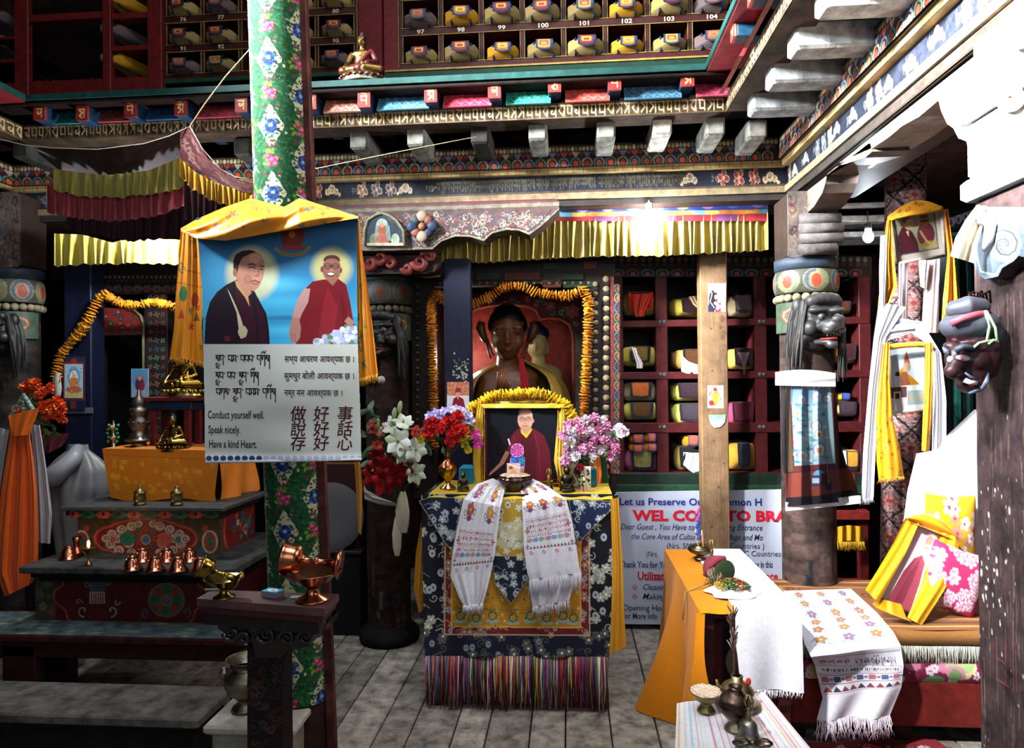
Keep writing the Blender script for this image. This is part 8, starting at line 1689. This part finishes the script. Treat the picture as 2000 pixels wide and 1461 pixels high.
def wd(U,V):
    x0,y0,x1,y1=[np.interp(V,k6,q)for q in(lxx,lyy,rxx,ryy)];return Pn(x0+(x1-x0)*U,y0+(y1-y0)*U,3.36+.015*np.sin(U*7+V*3)+.0*V)
b=MB();b.grid(wd,40,50,'#e0dee4');b.obj('cloth_fall','cloth',t)
b=MB();a_=P(1795,1100,3.4);c2=P(1960,860,3.4);b.bx((a_.x,3.4,z3_+.01),(c2.x,3.44,c2.z-.06),'#3a1c18');b.obj('seat_back','wood',t)
# ---- long table with orange cloth
ZA=.62;q4=[PZ(x,y,ZA)for x,y in((1296,1073),(1441,1070),(1560,1196),(1366,1190))];XA,XC=q4[3].x,q4[2].x;YA0,YA1=q4[3].y,q4[0].y
t=thing('draped_table','low long table half covered in orange cloth and half in white','table',((XA+XC)/2,(YA0+YA1)/2,0))
b=MB();b.bx((XA+.01,YA0+.01,ZA-.04),(XC-.01,YA1-.01,ZA-.006),'#3a1a14',.004);b.obj('tabletop','wood',t)
for x in(XA+.04,XC-.04):
    for y in(YA0+.05,YA1-.05):b=MB();b.bx((x-.022,y-.022,0),(x+.022,y+.022,ZA-.04),'#3a1412',.004);b.obj('leg','paint',t)
c=pcv(1368,1215,1555,1375,'#4a1a1a',.8);c.rect(1368,1215,1385,1375,'#7a6a58');c.rect(1385,1215,1395,1375,'#1a1010');c.rect(1395,1215,1410,1375,'#5a1c22');c.rect(1412,1225,1530,1360,'#14162c');c.ell(1444,1292,26,34,'#8a8068');c.ell(1462,1298,26,24,'#9a9478');c.ell(1500,1320,40,30,'#171a34');c.rect(1530,1215,1555,1375,'#5a1c1c');c.rect(1368,1348,1555,1375,'#6a2020')
b=MB();a_=P(1368,1400,YA0+.14);c2=P(1556,1205,YA0+.14);b.bx((XA+.03,YA0+.15,.05),(XC-.03,YA0+.17,ZA-.04),'#3a1616');sheet(b,c,YA0+.147,False);b.obj('painted_panel','paint',t)
xm=XA+(XC-XA)*.36
b=MB();b.grid(lambda U,V:(XA-.006+(xm+.03-XA)*U,YA1+(YA0-.012-YA1)*V,ZA+.002*np.sin(U*9)*np.sin(V*21)-.012*np.clip((V-.97)/.03,0,1)),20,60,'#c8780c')
def sd_(U,V):
    y=YA1+(YA0-.012-YA1)*U;z=ZA*(1-V)+.004;return(XA-.006-(.03+.13*np.exp(-((U-.45)/.16)**2)+.04*np.sin(U*16))*V**1.4,y+.05*V*U,z)
b.grid(sd_,70,40,'#c4740c');b.obj('orange_cloth','cloth',t)
def fr_(U,V):z=ZA*(1-V)-.01;w2=.03+.0*V+.05*np.exp(-((V-.55)/.2)**2);return(XA-.008+w2*(U-.2)-.04*V,YA0-.014-.015*np.sin(V*4)-.01*U+.05*V*(1-U),z)
b=MB();b.grid(fr_,10,40,'#d07c10');b.obj('orange_front_fold','cloth',t)
def wt(U,V):
    x=xm+(XC+.012-xm)*U;s_=V*((YA1-YA0)+.3);y=np.where(s_<YA1-YA0,YA1-s_,YA0-.012-.014*np.sin(U*8)*(s_-YA1+YA0)/.3);z=np.where(s_<YA1-YA0,ZA+.006,ZA+.004-(s_-(YA1-YA0)));return(x-.0*V,y,z)
b=MB();b.grid(wt,40,100,'#cfcbd0');zb2=ZA+.004-.3
b.fringe([(xm,YA0-.02,ZA-.29),(XC+.01,YA0-.02,ZA-.29)],.03,fr,60,.0014);b.obj('white_cloth','cloth',t)
ZI=ZA+.008
p=PZ(1368,1092,ZI);b=MB();b.lathe([(0,0),(.03,0),(.028,.006),(.014,.014),(.02,.022),(.05,.034),(.06,.046),(.055,.058),(.035,.064),(.038,.068),(.03,.066),(0,.05)],p,'#6a5c44',26);tag(b.obj('brass_bowl','oldmetal'),'small dark brass incense bowl at the far end of the orange table','bowl')
b=MB();q=Vector((p.x-.005,p.y,p.z+.05));b.tube([q,q+Vector((-.01,0,.04)),q+Vector((-.016,0,.09))],.004,'#b89060',6);b.tube([q+Vector((.02,0,0)),q+Vector((.012,0,.09))],.004,'#c89a6a',6)
for k in range(14):z_=.05+k*.011;b.sph(q+Vector((-.004+.006*math.sin(k*2.1),-.002,z_)),(.012-.0004*k,.007,.009),['#3a4a90','#2c3a7c','#8a4a90','#b0508a'][min(3,k//4)],7,5)
tag(b.obj('incense_plume','cloth'),'violet and blue paper plume with incense sticks standing in the brass bowl','plume')
p=PZ(1390,1098,ZI);t=thing('ritual_sceptre','small brass pronged sceptre standing behind the red drum','sceptre',p);b=MB();b.lathe([(.016,0),(.012,.01),(.006,.03),(.01,.05),(.005,.06)],p,'#8a7a50',12);vajra_top(b,(p.x,p.y,p.z+.06),.042,'#a08c54');b.obj('prongs','oldmetal',t)
p=PZ(1404,1136,ZI);t=thing('hand_drum','small hand drum with dark green skin and red band, tassels in front','drum',p)
Rr=rotm(0,0,.45);b=MB();T=(np.array(Matrix.Rotation(.45,3,'Z')@Matrix.Rotation(PI/2,3,'X')),(p.x,p.y,p.z+.052));b.lathe([(.0,.045),(.048,.045),(.05,.043),(.034,.0),(.05,-.043),(.048,-.045),(0,-.045)],(0,0,0),['#26341c','#2c3c20','#3a3020','#6a2a30','#6a2a30','#26341c','#26341c'],28,T=T);b.obj('drum_body','cloth',t)
b=MB();b.tube([(p.x-.055,p.y-.02,p.z+.03),(p.x-.045,p.y-.03,p.z+.075),(p.x-.01,p.y-.03,p.z+.105),(p.x+.02,p.y-.02,p.z+.1)],.016,'#7a3040',8);b.obj('red_band','cloth',t)
b=MB();b.fringe([(p.x-.05,p.y-.035,p.z+.075),(p.x-.01,p.y-.045,p.z+.07)],.07,['#8a7a5c','#7a3c3c','#5a5a3c','#b0a080','#3a4a3c'],44,.002,3,.03,dy=-.025);b.obj('tassels','cloth',t)
b=MB();q=Vector((p.x-.11,p.y-.1,ZI));b.tube([(p.x-.05,p.y-.04,ZI+.004),(p.x-.1,p.y-.09,ZI+.003),(XA-.016,p.y-.12,ZI-.01),(XA-.03,p.y-.13,ZI-.12)],.003,'#8a7a50',6);tag(b.obj('drum_cord','cloth'),'thin tan cord trailing over the edge of the orange table','cord')
p=PZ(1430,1158,ZI);t=thing('coloured_rice_plate','white cloth-lined plate heaped with red, green and yellow threads','plate',p)
b=MB();b.grid(lambda U,V:(p.x+(.02+.085*V*(1+.12*np.sin(U*2*PI*5)+.1*np.sin(U*2*PI*3+1)))*np.cos(U*2*PI),p.y+(.02+.065*V)*np.sin(U*2*PI),p.z+.012+.012*np.sin(V*PI*.8+.4)*(1+.5*np.sin(U*2*PI*6))-.014*V),60,10,'#d4cfd4');b.obj('cloth_liner','cloth',t)
b=MB();r=random.Random(2)
for k in range(900):
    x,y=r.uniform(-.068,.068),r.uniform(-.048,.048)
    if(x/.068)**2+(y/.048)**2>1:continue
    cl='#b89a30' if x<-.04 else(r.choice(['#1c5a2c','#174a24','#1c5a2c','#a89030'])if(y<-.004 and x<.01)or x>.045 else r.choice(['#8a1c1c','#7a1818','#a02020','#1c5a2c','#a89030']));a_=r.random()*6;l_=.01;z_=p.z+.03+.022*(1-(x/.062)**2-(y/.04)**2)+r.uniform(0,.004);b.tube([(p.x+x,p.y+y,z_),(p.x+x+l_*math.cos(a_),p.y+y+l_*math.sin(a_),z_+r.uniform(-.002,.005))],.0016,cl,4,False)
o=b.obj('thread_heap','cloth',t);o['kind']='stuff'
# ---- near table with striped cloth
ZB=.4;q=[PZ(x,y,ZB)for x,y in((1322,1374),(1492,1352),(1640,1530),(1316,1530))]
c=Cv(200,200,'#cfcdcc');r=random.Random(5);x=4
while x<200:w_=r.choice((1.5,2.5,4));c.rect(x,0,x+w_,200,r.choice(['#8ab8c8','#b86a98','#c89a68','#a8c8d0','#d0b080','#c084a8','#b8b8b4']),.8);x+=r.uniform(6,12)
t=thing('striped_cloth_table','small near table under a white cloth with pink, blue and orange stripes','table',(q[0].lerp(q[2],.5).x,q[0].lerp(q[2],.5).y,0))
def tq(U,V):
    return[(1-V)*((1-U)*q[0][k]+U*q[1][k])+V*((1-U)*q[3][k]+U*q[2][k])+(.002*np.sin(U*14+V*5)if k==2 else 0)for k in range(3)]
b=MB();b.grid(tq,0,0,c)
for a_,b_ in((q[0],q[3]),(q[1],q[2]),(q[0],q[1])):b.grid(lambda U,V:[a_[k]+(b_[k]-a_[k])*U+((-.16*V)if k==2 else(.006*np.sin(U*20)*V))for k in range(3)],60,8,'#c4c2c2')
b.obj('striped_cloth','cloth',t)
b=MB();ce=sum(q,Vector())/4;qq=[v.lerp(ce,.03)for v in q];b.add([(v.x,v.y,ZB-.03)for v in qq]+[(v.x,v.y,ZB-.004)for v in qq],[(3,2,1,0),(4,5,6,7),(0,1,5,4),(1,2,6,5),(2,3,7,6),(3,0,4,7)],'#3a1a14');b.obj('tabletop','wood',t)
for v in q:w_=v.lerp(ce,.1);b=MB();b.bx((w_.x-.02,w_.y-.02,0),(w_.x+.02,w_.y+.02,ZB-.03),'#3a1a14');b.obj('leg','wood',t)
ZJ=ZB+.004
p=PZ(1379,1388,ZJ);t=thing('rice_bowl','footed brass bowl full of pinkish rice on the striped cloth','bowl',p)
b=MB();b.lathe([(0,0),(.03,0),(.028,.005),(.016,.02),(.018,.028),(.038,.04),(.05,.06),(.053,.066),(.05,.064)],p,'#8a7c54',30);b.obj('bowl_body','oldmetal',t);b=MB();b.lathe([(.05,.063),(.035,.069),(.001,.072)],p,'#c8b098',20)
for k in range(300):a_,s_=r.uniform(0,6.28),.048*r.random()**.5;b.sph((p.x+s_*math.cos(a_),p.y+s_*math.sin(a_),p.z+.067+(.048-s_)*.12),(.0035,.002,.0015),r.choice(['#d8c0a8','#c8a890','#e0ccb8']),5,4,(0,0,a_*3))
o=b.obj('rice','cloth',t);o['kind']='stuff'
p=PZ(1437,1424,ZJ);b=MB();b.lathe([(0,0),(.036,0),(.034,.005),(.02,.022),(.018,.03),(.035,.04),(.05,.06),(.053,.078),(.05,.082),(.052,.085),(.044,.1),(.03,.112),(.018,.124),(.022,.134),(.02,.133),(.012,.124)],p,['#8a8064']*6+['#4a3a34']*6+['#54423a']*4,30);tag(b.obj('footed_vase','oldmetal'),'dark-bellied footed brass vase in the middle of the striped cloth','vase')
p=PZ(1440,1378,ZJ);t=thing('offering_teapot','brass teapot-like vase with spout behind the dark-bellied vase','teapot',p)
b=MB();b.lathe([(0,0),(.05,0),(.075,.008),(.06,.016),(.03,.022),(.05,.035),(.056,.05),(.045,.068),(.03,.078),(.018,.084),(.02,.1),(.014,.1)],p,'#9a8c64',30);b.obj('pot_body','oldmetal',t);b=MB();b.tube([(p.x-.045,p.y,p.z+.05),(p.x-.065,p.y-.01,p.z+.07),(p.x-.07,p.y-.012,p.z+.09)],[.008,.006,.004],'#a89a70',8);b.obj('spout','oldmetal',t)
b=MB();b.tube([(p.x-.0,p.y,p.z+.1),(p.x-.006,p.y-.005,p.z+.17),(p.x-.012,p.y-.01,p.z+.22)],[.008,.007,.005],'#3a1a18',6)
for k in range(40):z_=p.z+.18+k*.0032;b.tube([(p.x-.012,p.y-.01,z_),(p.x-.012+R.uniform(-.022,.018),p.y-.01+R.uniform(-.01,.01),z_+.035)],.0022,R.choice(['#5a4038','#7a6458','#3a2420']),4)
tag(b.obj('feather_sprinkler','cloth'),'brown feather sprinkler standing upright in the teapot','sprinkler')
b=MB();b.sph((p.x+.035,p.y-.01,p.z+.085),(.009,.008,.012),'#b02824');tag(b.obj('red_flower','cloth'),'small bright red bloom beside the teapot','flower')
p=PZ(1463,1450,ZJ);t=thing('ritual_bell','silver ritual bell with a pronged brass handle at the front of the striped cloth','bell',p)
b=MB();b.lathe([(.041,0),(.042,.006),(.034,.014),(.026,.035),(.024,.055),(.018,.064),(.006,.068)],p,'#8a867c',28);b.obj('bell_body','oldmetal',t)
b=MB();b.lathe([(.006,.066),(.009,.072),(.005,.078),(.008,.086),(.004,.094),(.009,.1),(.005,.106)],p,'#8a7c54',14);vajra_top(b,(p.x,p.y,p.z+.105),.034,'#94845a');b.obj('handle','oldmetal',t)
p=PZ(1470,1462,ZJ);t=thing('double_vajra','small bronze double-ended sceptre lying in front of the silver bell','sceptre',p)
b=MB();
for s_ in(-1,1):
    for k in range(4):
        a_=k*PI/2;b.tube([(p.x+s_*x_*.045+s_*.01,p.y+math.sin(a_)*y_*.03,p.z+.016+math.cos(a_)*y_*.03)for x_,y_ in((0,.15),(.3,.5),(.7,.42),(1.05,.05))],.003,'#5c5240',6)
b.sph((p.x,p.y,p.z+.016),.01,'#6a5e44');b.obj('prongs','oldmetal',t)
# floor carpet
q=[PZ(x,y,.006)for x,y in((1565,1452),(1818,1437),(1990,1560),(1500,1560))];c=Cv(160,80,'#7a1c24');r=random.Random(3);c.rect(0,0,160,5,'#8c242a')
for k in range(90):c.flower(r.uniform(0,160),r.uniform(8,80),r.uniform(2,5),r.choice(['#3a1418','#b89a9c','#5a1420','#c8b0b0']),'#8a2c30',5)
b=MB();b.face(*q,c);b.add([tuple(v)for v in q]+[(v.x,v.y,0)for v in q],[(0,4,5,1),(1,5,6,2),(2,6,7,3),(3,7,4,0)],'#5a1418');tag(b.obj('red_carpet','cloth'),'corner of a red patterned carpet on the floor at the bottom right','carpet')
b=MB()
for y0,y1,cl in((394,404,'#6a625c'),(418,434,'#5c5650'),(450,464,'#4a4644')):pbox(b,1622,y0,1735,y1,4.6,.1,cl)
b.bx((P(1622,470,4.7).x,4.7,P(1622,480,4.7).z),(P(1735,470,4.7).x,4.72,2.86),'#1c1614');struct(b.obj('trim_15','oldwood'))
for b_ in books:drop(b_)
